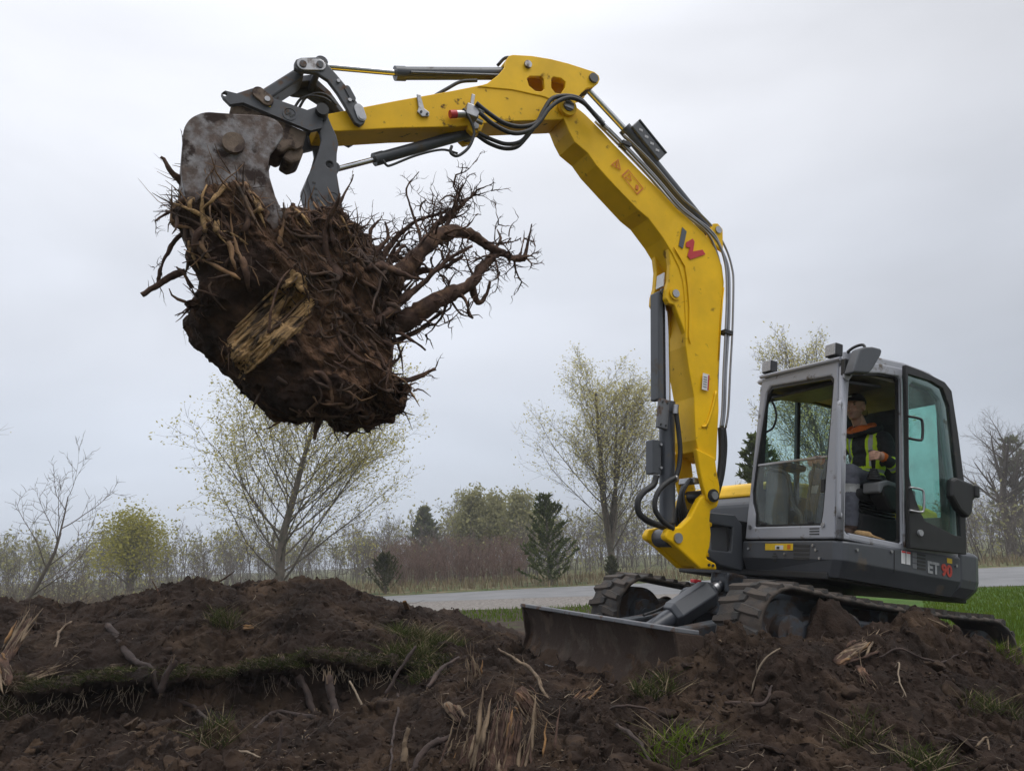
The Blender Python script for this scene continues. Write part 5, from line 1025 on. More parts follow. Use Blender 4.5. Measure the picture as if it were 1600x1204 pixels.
def hand(w, grip, side):
    """Palm behind the grip, four fingers of different length curling round it, thumb on the inner side."""
    w, g = np.array(w), np.array(grip); d = g - w; d /= np.linalg.norm(d); up = np.array((0, 0, 1.)); s_ = np.cross(up, d); s_ /= np.linalg.norm(s_); up = np.cross(d, s_)
    pc_ = g - d * .035; SPc = lambda a, b, c_: pc_ + d * a + s_ * b + up * c_
    capsule(w, SPc(-.02, 0, .002), .030, .028); capsule(SPc(-.01, side * .026, .01), SPc(.012, side * .028, -.03), .021, .019); capsule(SPc(-.01, side * .012, .012), SPc(.012, side * .014, -.03), .021, .019)
    for i, ln in enumerate((.95, 1.06, 1.0, .8)):
        z_ = .022 - i * .021
        capsule(SPc(.012, side * .034, z_), SPc(.012 + .040 * ln, side * .040, z_ - .004), .0098, .0092)
        capsule(SPc(.012 + .040 * ln, side * .040, z_ - .004), SPc(.030 + .036 * ln, side * .012, z_ - .010), .0092, .0085)
        capsule(SPc(.030 + .036 * ln, side * .012, z_ - .010), SPc(.045 + .012 * ln, side * -.008, z_ - .014), .0085, .0075)
    capsule(SPc(-.02, side * -.006, .018), SPc(.015, side * -.030, .026), .0125, .0105); capsule(SPc(.015, side * -.030, .026), SPc(.048, side * -.026, .020), .0105, .0085)
hand(J['wN'], (.025, .862, 1.875), 1); hand(J['wF'], (.02, .262, 1.9) if False else (.075, .262, 1.88), -1)
me = mesh_np('body', np.vstack(SP.V), SP.F); tmp = bpy.data.objects.new('body', me); COL.objects.link(tmp)
rm = tmp.modifiers.new('r', 'REMESH'); rm.mode = 'VOXEL'; rm.voxel_size = .0062; rm.use_smooth_shade = True
sm = tmp.modifiers.new('s', 'SMOOTH'); sm.iterations = 4; sm.factor = .5
dg = bpy.context.evaluated_depsgraph_get(); bme = bpy.data.meshes.new_from_object(tmp.evaluated_get(dg)); bpy.data.objects.remove(tmp)
nv = len(bme.vertices); co = np.empty(nv * 3, np.float32); bme.vertices.foreach_get('co', co); co = co.reshape(-1, 3)
# cloth folds away from skin
def seg_d(P_, a, b):
    a, b = np.array(a), np.array(b); t = np.clip(((P_ - a) @ (b - a)) / ((b - a) @ (b - a)), 0, 1); return np.linalg.norm(P_ - (a + t[:, None] * (b - a)), axis=1), t
is_cloth = (co[:, 2] < 2.17) & ~((np.linalg.norm(co - np.array((.03, .862, 1.875)), axis=1) < .11))
no = np.empty(nv * 3, np.float32); bme.vertices.foreach_get('normal', no); no = no.reshape(-1, 3)
co2 = co + no * (is_cloth * (.007 * fbm(co * np.array((14, 14, 22)), 3)))[:, None]
bme.vertices.foreach_set('co', co2.ravel().astype(np.float32))
body = link_mesh('body', bme, None, PER)
for m_ in (M_hoodie, M_skin, M_trouser, M_boot, M_lime, M_silverband, M_stubble, M_hood): bme.materials.append(m_)
fc = np.empty(len(bme.polygons) * 3, np.float32); bme.polygons.foreach_get('center', fc); fc = fc.reshape(-1, 3)
mi = np.zeros(len(fc), np.int32)
leg = np.zeros(len(fc), bool)
for k_ in 'NF':
    d1, t1 = seg_d(fc, J['h' + k_], J['k' + k_]); d2, t2 = seg_d(fc, J['k' + k_], J['a' + k_]); l1 = (d1 < .125) & (fc[:, 0] > -.16) ; l2 = (d2 < .10)
    mi[l1 | l2] = 2; mi[l2 & (t2 > .22) & (t2 < .38)] = 5
mi[fc[:, 2] < 1.275] = 3; mi[(fc[:, 2] < 1.70) & (mi == 0)] = 2
tor = (fc[:, 2] > 1.76) & (np.abs(fc[:, 1] - .55) < .21) & (fc[:, 0] < -.02) & (fc[:, 2] < 2.2)
bandx = np.abs(np.abs(fc[:, 1] - .55) - .115)
mi[tor & (bandx < .042)] = 4; mi[tor & (bandx < .017)] = 5
mi[tor & (np.abs(fc[:, 2] - 1.80) < .035)] = 4; mi[tor & (np.abs(fc[:, 2] - 1.80) < .015)] = 5
for k_ in 'NF':
    d1, t1 = seg_d(fc, J['s' + k_], J['e' + k_]); d2, t2 = seg_d(fc, J['e' + k_], J['w' + k_])
    arm = ((d1 < .085) | (d2 < .07)) & (np.abs(fc[:, 1] - .55) > .19); mi[arm] = 0
    mi[arm & (d2 < .075) & (t2 > .12) & (t2 < .42)] = 4; mi[arm & (d2 < .075) & (t2 > .2) & (t2 < .34)] = 5
    mi[(d2 < .06) & (t2 > .86)] = 7
    w_ = np.array(J['w' + k_]); dw = fc - w_; tt_ = dw @ (np.array((1, 0, 0.))); mi[(np.linalg.norm(dw, axis=1) < .2) & (tt_ > .012) & (np.abs(fc[:, 1] - w_[1]) < .08) & (fc[:, 2] > 1.80)] = 1
mi[fc[:, 2] > 2.195] = 1
loc = (fc - HC) @ np.stack([hf, hl, hu], 1)
mi[(fc[:, 2] > 2.195) & (loc[:, 2] < -.045) & (loc[:, 0] > .0)] = 6
mi[(fc[:, 2] > 2.195) & (loc[:, 0] < -.03) & (loc[:, 2] > -.04)] = 6
bme.polygons.foreach_set('material_index', mi); bme.update()
# hood lining round the neck
th_ = np.linspace(0, 2 * math.pi, 28); ring = [(-.20 + .098 * math.cos(a), .55 + .115 * math.sin(a), 2.185 - .045 * math.cos(a) + .01 * math.sin(3 * a)) for a in th_[:-1]]; ring.append(ring[0])
tube('hood_lining', ring, [.026 + .008 * math.sin(a * 2) for a in th_], M_hood, PER, 10)
tube('hood', [(p[0] - .03 + (p[0] + .2) * .12, .55 + (p[1] - .55) * 1.2, p[2] - .015) for p in ring], .034, M_hoodie, PER, 10)
# cap with brim
Vc, Fcq = [], []
for i in range(9):
    a = i / 8 * math.pi / 2
    for j in range(24):
        b = j / 24 * 2 * math.pi; r_ = math.cos(a) if i < 8 else .02
        Vc.append(hp(-.008 + .106 * r_ * math.cos(b), .085 * r_ * math.sin(b), .045 + .088 * math.sin(a) - (.012 if math.cos(b) < 0 and i == 0 else 0)))
for i in range(8):
    for j in range(24): Fcq.append([i * 24 + j, i * 24 + (j + 1) % 24, (i + 1) * 24 + (j + 1) % 24, (i + 1) * 24 + j])
CP = link_mesh('cap', mesh_np('cap', Vc, Fcq, True), M_cap, PER)
brim = []
for u in (.047, .054):
    for j in range(13):
        b = (j / 12 - .5) * 2.3; brim.append(hp(.088 * math.cos(b) + .0, .088 * math.sin(b), u)); brim.append(hp(.10 + .075 * math.cos(b * .9), .082 * math.sin(b), u - .014))
Fb = [[2 * j, 2 * j + 1, 2 * j + 3, 2 * j + 2] for j in range(12)] + [[26 + 2 * j, 26 + 2 * j + 2, 26 + 2 * j + 3, 26 + 2 * j + 1] for j in range(12)] + [[2 * j + 1, 26 + 2 * j + 1, 26 + 2 * j + 3, 2 * j + 3] for j in range(12)]
link_mesh('brim', mesh_np('brim', brim, Fb, True), M_cap, CP)
q = hp(.098, 0, .085); box('badge', tuple(q - np.array((.004, .02, .008))), tuple(q + np.array((.006, .02, .008))), M_white, CP, .002)
for s in (-1, 1):
    q = hp(.078, s * .033, .012); e_ = Soup(); e_.add(ICO_V * np.array((.008, .012, .006)) + q, ICO_F.tolist()); e_.build('eye', M_eye, PER)
    q = hp(.083, s * .033, .028); e_ = Soup(); e_.add(ICO_V * np.array((.008, .02, .0045)) + q, ICO_F.tolist()); e_.build('eyebrow', M_cap, PER)
q = hp(.090, .0, -.068); e_ = Soup(); e_.add(ICO_V * np.array((.006, .022, .004)) + q, ICO_F.tolist()); e_.build('mouth', M_lip, PER)
# a work glove left on the cab floor by the sill
gv = empty('work_glove'); gv.matrix_world = EX.matrix_world.copy(); tag(gv, 'crumpled tan work glove lying on the muddy cab door sill', 'glove')
SP = Soup(); capsule((.30, .97, 1.165), (.18, .96, 1.17), .032, .036); 
for i in range(4): capsule((.18, .93 + i * .022, 1.165), (.08 - .012 * i, .925 + i * .026, 1.15), .015, .012); 
capsule((.26, .94, 1.17), (.2, .90, 1.16), .014, .012)
me = mesh_np('glove_body', np.vstack(SP.V), SP.F); tmp = bpy.data.objects.new('glove_body', me); COL.objects.link(tmp)
rm = tmp.modifiers.new('r', 'REMESH'); rm.mode = 'VOXEL'; rm.voxel_size = .007; rm.use_smooth_shade = True
dg = bpy.context.evaluated_depsgraph_get(); gme = bpy.data.meshes.new_from_object(tmp.evaluated_get(dg)); bpy.data.objects.remove(tmp); link_mesh('glove_body', gme, M_glove, gv)

# ------------------------------------------------------------------ the uprooted stump hanging in the bucket and thumb (machine axes, plane of the boom)
M_rootsoil = material('root_ball_soil', (.030, .018, .0135), .95, var=.5, scale=6, bump=1.0, bscale=30, color2=(.070, .038, .022), c2lo=.5, c2hi=.64, spec=.15, dist=.03, detail=10)
M_bark = material('dark_root_bark', (.070, .042, .032), .9, var=.55, scale=12, bump=.9, bscale=40, color2=(.15, .088, .056), c2lo=.50, c2hi=.66, spec=.2)
M_rootwood = material('fibrous_root_wood', (.115, .065, .040), .9, var=.6, scale=2.2, bump=1.0, bscale=4, color2=(.032, .019, .014), c2lo=.47, c2hi=.62, aniso=(9, 9, 1.6), arot=.86, spec=.15, dist=.05)
M_splinter = material('torn_wood_splinters', (.23, .13, .065), .85, var=.6, scale=7, color2=(.07, .042, .027), c2lo=.46, c2hi=.62)
M_splinter_dk = material('dark_root_fibres', (.060, .036, .026), .9, var=.5, scale=7, color2=(.115, .066, .04), c2lo=.5, c2hi=.62)
M_wood = material('exposed_ochre_wood', (.38, .235, .105), .85, var=.55, scale=3.2, bump=1.0, bscale=5, color2=(.060, .036, .020), c2lo=.50, c2hi=.60, aniso=(10, 10, .9), arot=math.atan2(-.55, .835), dist=.03)
ST = empty('tree_stump'); ST.matrix_world = EX.matrix_world.copy()
tag(ST, 'torn uprooted tree stump with roots and soil hanging from the excavator bucket', 'stump')
SPOLY = np.array(G['stump'])
def inside(p, poly):
    x, y = p; c = False; n = len(poly); j = n - 1
    for i in range(n):
        if (poly[i][1] > y) != (poly[j][1] > y) and x < (poly[j][0] - poly[i][0]) * (y - poly[i][1]) / (poly[j][1] - poly[i][1]) + poly[i][0]: c = not c
        j = i
    return c
def bdist(p, poly):
    p = np.array(p); best = 9
    for i in range(len(poly)):
        a, b = poly[i], poly[(i + 1) % len(poly)]; t = np.clip(np.dot(p - a, b - a) / np.dot(b - a, b - a), 0, 1); best = min(best, np.linalg.norm(p - a - t * (b - a)))
    return best
rs = random.Random(5); SP = Soup(); lo, hi = SPOLY.min(0), SPOLY.max(0); cnt = 0
while cnt < 420:
    p = (rs.uniform(lo[0], hi[0]), rs.uniform(lo[1], hi[1]))
    if not inside(p, SPOLY): continue
    d = bdist(p, SPOLY)
    if d < .035: continue
    r_ = min(d, .30); cnt += 1; ys = 1.25 if p[0] < 4.95 else .80
    shoulder = p[0] > 4.93 and p[1] > 2.45
    if shoulder: r_ = min(r_, .16)
    SP.add(ICO_V * np.array((r_, r_ * ys + .02, r_)) + np.array((p[0], (rs.uniform(-.14, .14) * (1 if d > .2 else 2.2)) - (.10 if shoulder else 0), p[1])), ICO_F.tolist())
for c_ in ((5.55, .28, 2.44, .16), (5.43, .30, 2.53, .17), (5.31, .31, 2.55, .17), (5.18, .31, 2.47, .17), (5.06, .30, 2.38, .18), (5.36, .26, 2.28, .25), (5.2, .26, 2.14, .26), (5.0, .25, 2.2, .25)):
    SP.add(ICO_V * c_[3] + np.array(c_[:3]), ICO_F.tolist())          # wood wedged against the outside of the bucket
me = mesh_np('soil_ball', np.vstack(SP.V), SP.F); tmp = bpy.data.objects.new('soil_ball', me); COL.objects.link(tmp)
rm = tmp.modifiers.new('r', 'REMESH'); rm.mode = 'VOXEL'; rm.voxel_size = .013; rm.use_smooth_shade = True
dg = bpy.context.evaluated_depsgraph_get(); sme = bpy.data.meshes.new_from_object(tmp.evaluated_get(dg)); bpy.data.objects.remove(tmp)
nv = len(sme.vertices); co = np.empty(nv * 3, np.float32); sme.vertices.foreach_get('co', co); co = co.reshape(-1, 3).astype(float)
no = np.empty(nv * 3, np.float32); sme.vertices.foreach_get('normal', no); no = no.reshape(-1, 3)
# fibrous relief: ridges that run from the upper left to the lower right of the ball, lumpier towards the soil side
fa = np.array((.75, .1, .65)); fa /= np.linalg.norm(fa); fb_ = np.cross(fa, (0, 1, 0)); fb_ /= np.linalg.norm(fb_); fcx = np.cross(fa, fb_)
cf = np.stack([co @ fa * 3.0, co @ fb_ * 16, co @ fcx * 16], 1)
soilside = np.clip((co @ np.array((.75, 0, -.66)) - 2.25) / .35, 0, 1)      # the lower left face is packed soil, the rest is fibrous wood and root
disp = .05 * fbm(co * 2.2, 3) + .05 * fbm(co * 5.5 + 9, 3, billow=True) * (1 - .6 * soilside) + .065 * fbm(cf * .55, 4, billow=True) * (1 - .85 * soilside) + .014 * fbm(co * 22, 3, billow=True)
disp -= disp.mean() + .02; co += no * disp[:, None]; sme.vertices.foreach_set('co', co.ravel().astype(np.float32)); sme.update()
link_mesh('soil_ball', sme, M_rootsoil, ST); sme.materials.append(M_rootwood)
pc0 = np.empty(len(sme.polygons) * 3, np.float32); sme.polygons.foreach_get('center', pc0); pc0 = pc0.reshape(-1, 3)
sm_i = (((pc0 @ np.array((.75, 0, -.66)) - 2.25) / .35 + .8 * fbm(pc0 * 3.5, 3)) < .35).astype(np.int32); sme.polygons.foreach_set('material_index', sm_i); sme.update()
sno = np.empty(nv * 3, np.float32); sme.vertices.foreach_get('normal', sno); sno = sno.reshape(-1, 3)
from mathutils.bvhtree import BVHTree
bm = bmesh.new(); bm.from_mesh(sme); SBVH = BVHTree.FromBMesh(bm); bm.free()
# exposed sawn/torn wood face on the near side: curved staves lying side by side
def on_ball(f, u, lift=.0):
    h = SBVH.ray_cast(Vector((f, 2.5, u)), Vector((0, -1, 0)))
    return np.array((f, (h[0].y if h[0] else .2) + lift, u))
WP = np.array(G['wood']); WP = WP.mean(0) + (WP - WP.mean(0)) * 1.22 + np.array((.02, .035))
ax = np.array((.62, .785)); ax = np.array((-.55, .835)); ax /= np.linalg.norm(ax); px_ = np.array((ax[1], -ax[0])); wc = WP.mean(0)
gp = [(wc + px_ * a + ax * b) for a in np.linspace(-.28, .28, 110) for b in np.linspace(-.5, .5, 70)]
keep = {}; V_, F_ = [], []
for k_, q in enumerate(gp):
    if inside(q, WP * 1.0 + (WP - wc) * (.05 * math.sin(k_ * .9))): keep[k_] = len(V_); h_ = on_ball(q[0], q[1], 0); V_.append(h_)
V_ = np.array(V_)
for k_ in keep:
    if (k_ + 1) % 70 and all(j_ in keep for j_ in (k_ + 1, k_ + 70, k_ + 71)): F_.append([keep[k_], keep[k_ + 1], keep[k_ + 71], keep[k_ + 70]])
gr_ = np.stack([V_[:, [0, 2]] @ px_ * 30, V_[:, [0, 2]] @ ax * 2.0, V_[:, 1] * 0], 1); rag = fbm(np.stack([V_[:, [0, 2]] @ px_ * 26, V_[:, [0, 2]] @ ax * 4, V_[:, 1] * 0 + 5], 1), 3); ed = np.array([bdist(q, WP) for q in V_[:, [0, 2]]]); V_[:, 1] += .016 + .030 * fbm(gr_, 3) + .05 * np.minimum(0, ed / .05 - .6 + .7 * rag)
link_mesh('wood_face', mesh_np('wood_face', V_, F_, True), M_wood, ST)
for i in range(34):
    t = rs.uniform(-.22, .22)
    ss = [s for s in np.linspace(-.5, .5, 60) if inside(wc + px_ * t + ax * s, WP)]
    if len(ss) < 4: continue
    a_, b_ = ss[0], ss[-1]; s0 = a_ + rs.uniform(-.04, .55) * (b_ - a_) * (rs.random() < .6); s1 = b_ - rs.uniform(-.06, .5) * (b_ - a_) * (rs.random() < .6); P_ = []
    if s1 - s0 < .06: continue
    for s in np.linspace(s0, s1, 8):
        q = wc + px_ * (t + .006 * math.sin(s * 17 + i)) + ax * s; P_.append(on_ball(q[0], q[1], 0.0))
    P_ = np.array(P_); w_ = P_[:, 1].copy()
    for _ in range(3): w_ = np.convolve(np.pad(w_, 1, 'edge'), [.25, .5, .25], 'valid')
    P_[:, 1] = w_ + rs.uniform(-.004, .018); r1 = rs.uniform(.007, .015)
    tube('wood_stave', P_, [r1 * .2] + [r1 * rs.uniform(.8, 1.1) for _ in range(6)] + [r1 * .15], M_wood if rs.random() < .7 else M_splinter, ST, 6)
# --- roots
rg = random.Random(11)
def wander(p0, pts): return catmull([p0] + pts, 7)
def spike(S, a, d, ln, r_, bend=.15, n=4, segs=4):
    a, d = np.array(a, float), np.array(d, float); d /= np.linalg.norm(d) + 1e-9; P_ = [a]; cur = d.copy()
    for i in range(segs):
        cur = cur + np.array([rg.gauss(0, bend) for _ in range(3)]); cur /= np.linalg.norm(cur); P_.append(P_[-1] + cur * ln / segs)
    S.tube(P_, [r_ * (1 - .8 * i / segs) for i in range(segs + 1)], n)
    return np.array(P_)
def rootlet(S, a, d, ln, r_, depth, bend=.28):
    P_ = spike(S, a, d, ln, r_, bend, 4 if r_ > .004 else 3, 6)
    if depth > 0:
        for _ in range(rg.randint(2, 4)):
            i = rg.randint(1, 6); t = P_[i] - P_[i - 1]; t /= np.linalg.norm(t)
            rootlet(S, P_[i], t + np.array([rg.gauss(0, .75) for _ in range(3)]), ln * rg.uniform(.35, .7), r_ * .6, depth - 1, bend)
def root(P_, r0, r1, twigs=0, tl=.3, name='root', depth=1, tr=.006):
    P_ = catmull(P_, 8); n = len(P_)
    P_ = P_ + min(.032, r0 * .6) * np.stack([fbm(P_ * 7 + k * 7, 3) for k in range(3)], 1)
    rad = (r1 + (r0 - r1) * np.linspace(1, 0, n) ** 1.25) * (1 + .35 * fbm(P_ * 12, 3))
    V_, F_ = tube_geo(P_, rad, 12); V_ = V_ + .30 * r0 * np.stack([fbm(V_ * (22, 22, 22) + k * 9, 4) for k in range(3)], 1); S = Soup(); S.add(V_, F_)
    for k_ in range(0 if twigs < 8 else 4):               # forking side roots of middling thickness
        i = rg.randint(n // 4, n - 2); t = P_[i] - P_[i - 1]; t /= np.linalg.norm(t) + 1e-9
        rootlet(S, P_[i], t * .7 + np.array([rg.gauss(0, .6) for _ in range(3)]) + np.array((0, 0, .3)), tl * rg.uniform(.7, 1.25), min(.018, rad[i] * .55), 2, .30)
    for _ in range(twigs):
        i = rg.randint(n // 5, n - 1); t = P_[i] - P_[i - 1]; t /= np.linalg.norm(t) + 1e-9
        rootlet(S, P_[i], t * .6 + np.array([rg.gauss(0, .7) for _ in range(3)]) + np.array((0, 0, .25)), tl * rg.uniform(.5, 1.2), tr, depth)
    return S.build(name, M_bark, ST)
for a in ROOTS: root(*a)
# --- torn splinters and hanging fibres
S1, S2 = Soup(), Soup()
def surf_samples(n, f0, f1, u0, u1, side=None):
    out = []
    while len(out) < n:
        i = rg.randrange(nv)
        if f0 < co[i, 0] < f1 and u0 < co[i, 2] < u1 and (side is None or no[i, 1] > side): out.append((co[i], no[i]))
    return out
def tang(v, n_): 
    v = np.array(v, float); return v - n_ * v.dot(n_)
def scatter(n, box_, dirs, lift, jit, ln, rad, pale, bend=.16, side=None, sink=.03):
    for p, n_ in surf_samples(n, *box_, side):
        d = tang(dirs[rg.randrange(len(dirs))], n_) + n_ * rg.uniform(0, lift) + np.array([rg.gauss(0, jit) for _ in range(3)])
        spike(S1 if rg.random() < pale else S2, p - n_ * sink, d, rg.uniform(*ln) * (1 if rg.random() < .8 else 1.6), rg.uniform(*rad), bend)
UL, RT, DN, ALONG = (.7, .15, .75), (-1, .1, .1), (-.2, 0, -1), tuple(fa)
scatter(420, (5.15, 5.75, 2.4, 3.1), (UL, (.9, .1, .2), (.3, .2, .9)), .6, .3, (.08, .24), (.003, .010), .6, .22)
scatter(260, (4.95, 5.5, 2.2, 2.95), (UL, (-.5, .3, -.7)), .4, .25, (.1, .26), (.003, .009), .6, .2)
scatter(200, (4.35, 5.0, 2.4, 3.1), ((.2, .1, .9), (-.4, .1, .7), UL), .4, .35, (.05, .13), (.003, .008), .4, .25)
scatter(450, (4.15, 5.0, 1.85, 2.75), (ALONG, tuple(-fa), (-.6, .2, .5)), .3, .35, (.08, .24), (.003, .010), .3, .28, side=.0)
scatter(420, (3.85, 4.65, 1.3, 2.0), (RT, (-.9, .1, -.3), (-.9, .2, .3)), .25, .3, (.05, .17), (.003, .011), .35, .25)
scatter(120, (3.9, 4.6, 1.25, 1.6), (DN, RT), .9, .35, (.03, .12), (.003, .008), .1, .25)
scatter(120, (4.6, 5.6, 1.4, 2.4), (ALONG, DN), .15, .5, (.05, .16), (.0015, .004), .15, .3, side=.0)
scatter(50, (5.2, 5.6, 1.5, 2.4), ((.6, 0, .2), DN), .8, .5, (.03, .09), (.0015, .004), .1, .3)
# roots and torn wood that cling to the surface and break free at their ends
def surf_root(name, box_, dirs, ln, r0, mats, free=.25, side=-.2, wob=.22):
    p, n_ = surf_samples(1, *box_, side)[0]; d = np.array(dirs[rg.randrange(len(dirs))], float) + np.array([rg.gauss(0, .25) for _ in range(3)]); P_ = []; steps = max(5, int(ln / .045)); q = np.array(p, float)
    for i in range(steps):
        if i < steps * (1 - free):
            h = SBVH.find_nearest(Vector(q)); nn = np.array(h[1]); q = np.array(h[0]) + nn * r0 * .35; d = tang(d, nn)
        d = d / (np.linalg.norm(d) + 1e-9); P_.append(q.copy()); q = q + d * .045; d = d + np.array([rg.gauss(0, wob) for _ in range(3)])
    P_ = np.array(P_); m_ = len(P_); rad = r0 * np.linspace(1, .18, m_) * (1 + .35 * fbm(P_ * 20 + 3, 2)); rad[0] *= .45
    V_, F_ = tube_geo(P_, rad, 7); V_ = V_ + .3 * r0 * np.stack([fbm(V_ * 45 + k * 9, 2) for k in range(3)], 1)
    link_mesh(name, mesh_np(name, V_, F_, True), mats[rg.randrange(len(mats))], ST)
WOODY, DARK = (M_splinter, M_bark, M_bark, M_splinter, M_wood), (M_bark, M_bark, M_splinter_dk, M_splinter_dk)
for _ in range(60): surf_root('wood_strip', (5.15, 5.7, 2.05, 2.85), ((.1, .1, 1), (.35, .1, .9), (-.2, .1, -1)), rg.uniform(.25, .6), rg.uniform(.010, .028), WOODY, .2, -.3, .05)
for _ in range(42): surf_root('wood_strip', (4.85, 5.45, 2.3, 2.9), ((-.6, .2, -.75), UL), rg.uniform(.2, .5), rg.uniform(.009, .022), WOODY, .25, -.2, .06)
for _ in range(90): surf_root('root', (4.15, 5.0, 1.75, 2.75), (ALONG, tuple(-fa), (-.9, .3, .3), (.1, .2, 1)), rg.uniform(.2, .6), rg.uniform(.007, .022), DARK, .2, -.1)
for _ in range(18): surf_root('root', (4.1, 4.6, 2.0, 2.6), ((-.9, .2, .5), (-.9, .1, .15)), rg.uniform(.5, .95), rg.uniform(.018, .042), DARK, .5, .0, .16)
for _ in range(40): surf_root('root', (4.0, 4.9, 1.25, 1.6), (DN, (-.5, 0, -.9), (.3, 0, -.9)), rg.uniform(.1, .25), rg.uniform(.006, .02), DARK, .6, -.6, .2)
for _ in range(40): surf_root('root', (5.1, 5.65, 1.9, 2.6), ((.9, .1, .1), (.8, .1, -.4), (.7, 0, .5)), rg.uniform(.15, .4), rg.uniform(.006, .018), DARK, .6, -.4, .2)
for _ in range(66): surf_root('root', (3.85, 4.7, 1.3, 2.0), (RT, (-.9, .1, -.25), (-.9, .2, .35)), rg.uniform(.2, .55), rg.uniform(.007, .024), DARK, .25, -.2, .14)
# long strips torn off along the upper left shoulder and hanging over the soil
for k_ in range(20):
    a, b = ((5.52, 2.98), (5.12, 2.42)) if k_ % 3 == 0 else (((5.28, 2.86), (4.9, 2.5)) if k_ % 3 == 1 else ((4.82, 2.92), (4.45, 2.45)))
    o1 = np.array((rg.gauss(0, .09), rg.gauss(0, .07))); sc1 = rg.uniform(.3, .9); t0 = rg.uniform(0, 1 - sc1); P_ = []; lf = rg.uniform(.0, .035); cv = rg.gauss(0, .05)
    for t in np.linspace(t0, t0 + sc1, 7):
        q = np.array(a) * (1 - t) + np.array(b) * t + o1 + np.array((cv, cv)) * math.sin(t * 3); P_.append(on_ball(q[0], q[1], lf))
    P_ = np.array(P_); w_ = P_[:, 1].copy()
    for _ in range(2): w_ = np.convolve(np.pad(w_, 1, 'edge'), [.25, .5, .25], 'valid')
    P_[:, 1] = np.minimum(w_, P_[:, 1] + .06) + .01; r1 = rg.uniform(.004, .012)
    tube('wood_strip', P_, [r1 * .2, r1, r1, r1 * 1.1, r1, r1 * .7, r1 * .15], (M_splinter, M_wood, M_bark, M_splinter)[rg.randrange(4)], ST, 5)
tag(S1.build('splinters', M_splinter, ST), kind='stuff'); tag(S2.build('fibres', M_splinter_dk, ST), kind='stuff')

# ------------------------------------------------------------------ trees
def leaf_material(name, c, c2, trans=.35):
    m = bpy.data.materials.new(name); m.use_nodes = True; n = m.node_tree.nodes; l = m.node_tree.links; n.clear()
    o = n.new('ShaderNodeOutputMaterial'); d = n.new('ShaderNodeBsdfDiffuse'); t = n.new('ShaderNodeBsdfTranslucent'); mx = n.new('ShaderNodeMixShader'); mx.inputs[0].default_value = trans
    tc = n.new('ShaderNodeTexCoord'); z = n.new('ShaderNodeTexNoise'); z.inputs['Scale'].default_value = 1.3; z.inputs['Detail'].default_value = 5; l.new(tc.outputs['Object'], z.inputs['Vector'])
    r_ = n.new('ShaderNodeMapRange'); r_.inputs[1].default_value = .38; r_.inputs[2].default_value = .62; l.new(z.outputs['Fac'], r_.inputs[0])
    x = n.new('ShaderNodeMix'); x.data_type = 'RGBA'; x.inputs[6].default_value = (*c, 1); x.inputs[7].default_value = (*c2, 1); l.new(r_.outputs[0], x.inputs[0])
    l.new(x.outputs[2], d.inputs[0]); l.new(x.outputs[2], t.inputs[0]); l.new(d.outputs[0], mx.inputs[1]); l.new(t.outputs[0], mx.inputs[2]); l.new(mx.outputs[0], o.inputs[0])
    return m
M_spring = leaf_material('young_maple_leaves', (.56, .50, .17), (.40, .36, .12), .5); M_spring2 = leaf_material('pale_spring_leaves', (.62, .56, .24), (.46, .42, .17), .5)
M_willow = leaf_material('willow_leaves', (.38, .35, .075), (.27, .25, .06), .45); M_pine = leaf_material('pine_needles', (.125, .145, .048), (.075, .095, .032), .4)
M_juniper = leaf_material('juniper_needles', (.10, .10, .048), (.065, .07, .032), .35); M_farleaf = leaf_material('distant_leaves', (.36, .34, .17), (.27, .26, .13), .45); M_farpine = leaf_material('distant_conifer', (.19, .20, .10), (.13, .145, .08), .35)
M_trunk = material('grey_brown_bark', (.135, .112, .088), .95, var=.3, scale=4, bump=.5, bscale=20, color2=(.095, .09, .065), c2lo=.5, c2hi=.62); M_bare = material('bare_grey_twigs', (.12, .10, .086), .95, var=.2, scale=3); M_redtwig = material('reddish_brush_twigs', (.16, .10, .078), .95, var=.25, scale=2)
M_fartwig = material('distant_bare_twigs', (.15, .13, .12), .95, var=.15, scale=.3); M_drygrass = material('dry_grass_stalks', (.20, .155, .09), .95, var=.25, scale=1.5); M_greengrass = leaf_material('fresh_grass_blades', (.12, .175, .018), (.08, .125, .016), .4); M_sodgrass = leaf_material('turf_grass_blades', (.060, .078, .022), (.040, .050, .018), .35)
class Branches:
    def __init__(s, seed): s.a = []; s.b = []; s.ra = []; s.rb = []; s.tips = []; s.r = random.Random(seed)
    def seg(s, a, b, ra, rb): s.a.append(a); s.b.append(b); s.ra.append(ra); s.rb.append(rb)
    def geo(s, rmin=0., split=None):
        A, B, RA, RB = (np.array(v, float) for v in (s.a, s.b, s.ra, s.rb)); D = B - A; D /= np.linalg.norm(D, axis=1)[:, None] + 1e-9
        U = np.where(np.abs(D[:, 2:3]) < .9, np.array([[0, 0, 1.]]), np.array([[1., 0, 0]])); N = np.cross(D, U); N /= np.linalg.norm(N, axis=1)[:, None]; W = np.cross(D, N)
        out_v, out_f, off = [], [], 0
        big = RA > .045
        for mask, n in ((big, 8), (~big, 3)):
            if not mask.any(): continue
            an = np.arange(n) * 2 * math.pi / n; c_, s_ = np.cos(an), np.sin(an); m = mask.sum()
            ring = c_[None, :, None] * N[mask][:, None] + s_[None, :, None] * W[mask][:, None]
            V = np.concatenate([A[mask][:, None] + ring * RA[mask][:, None, None], B[mask][:, None] + ring * RB[mask][:, None, None]], 1).reshape(-1, 3)
            j = np.arange(n); k = (j + 1) % n; q = np.stack([j, k, k + n, j + n], 1)
            out_v.append(V); out_f.append((q[None] + (np.arange(m) * 2 * n)[:, None, None]).reshape(-1, 4) + off); off += len(V)
        return np.vstack(out_v), np.vstack(out_f)
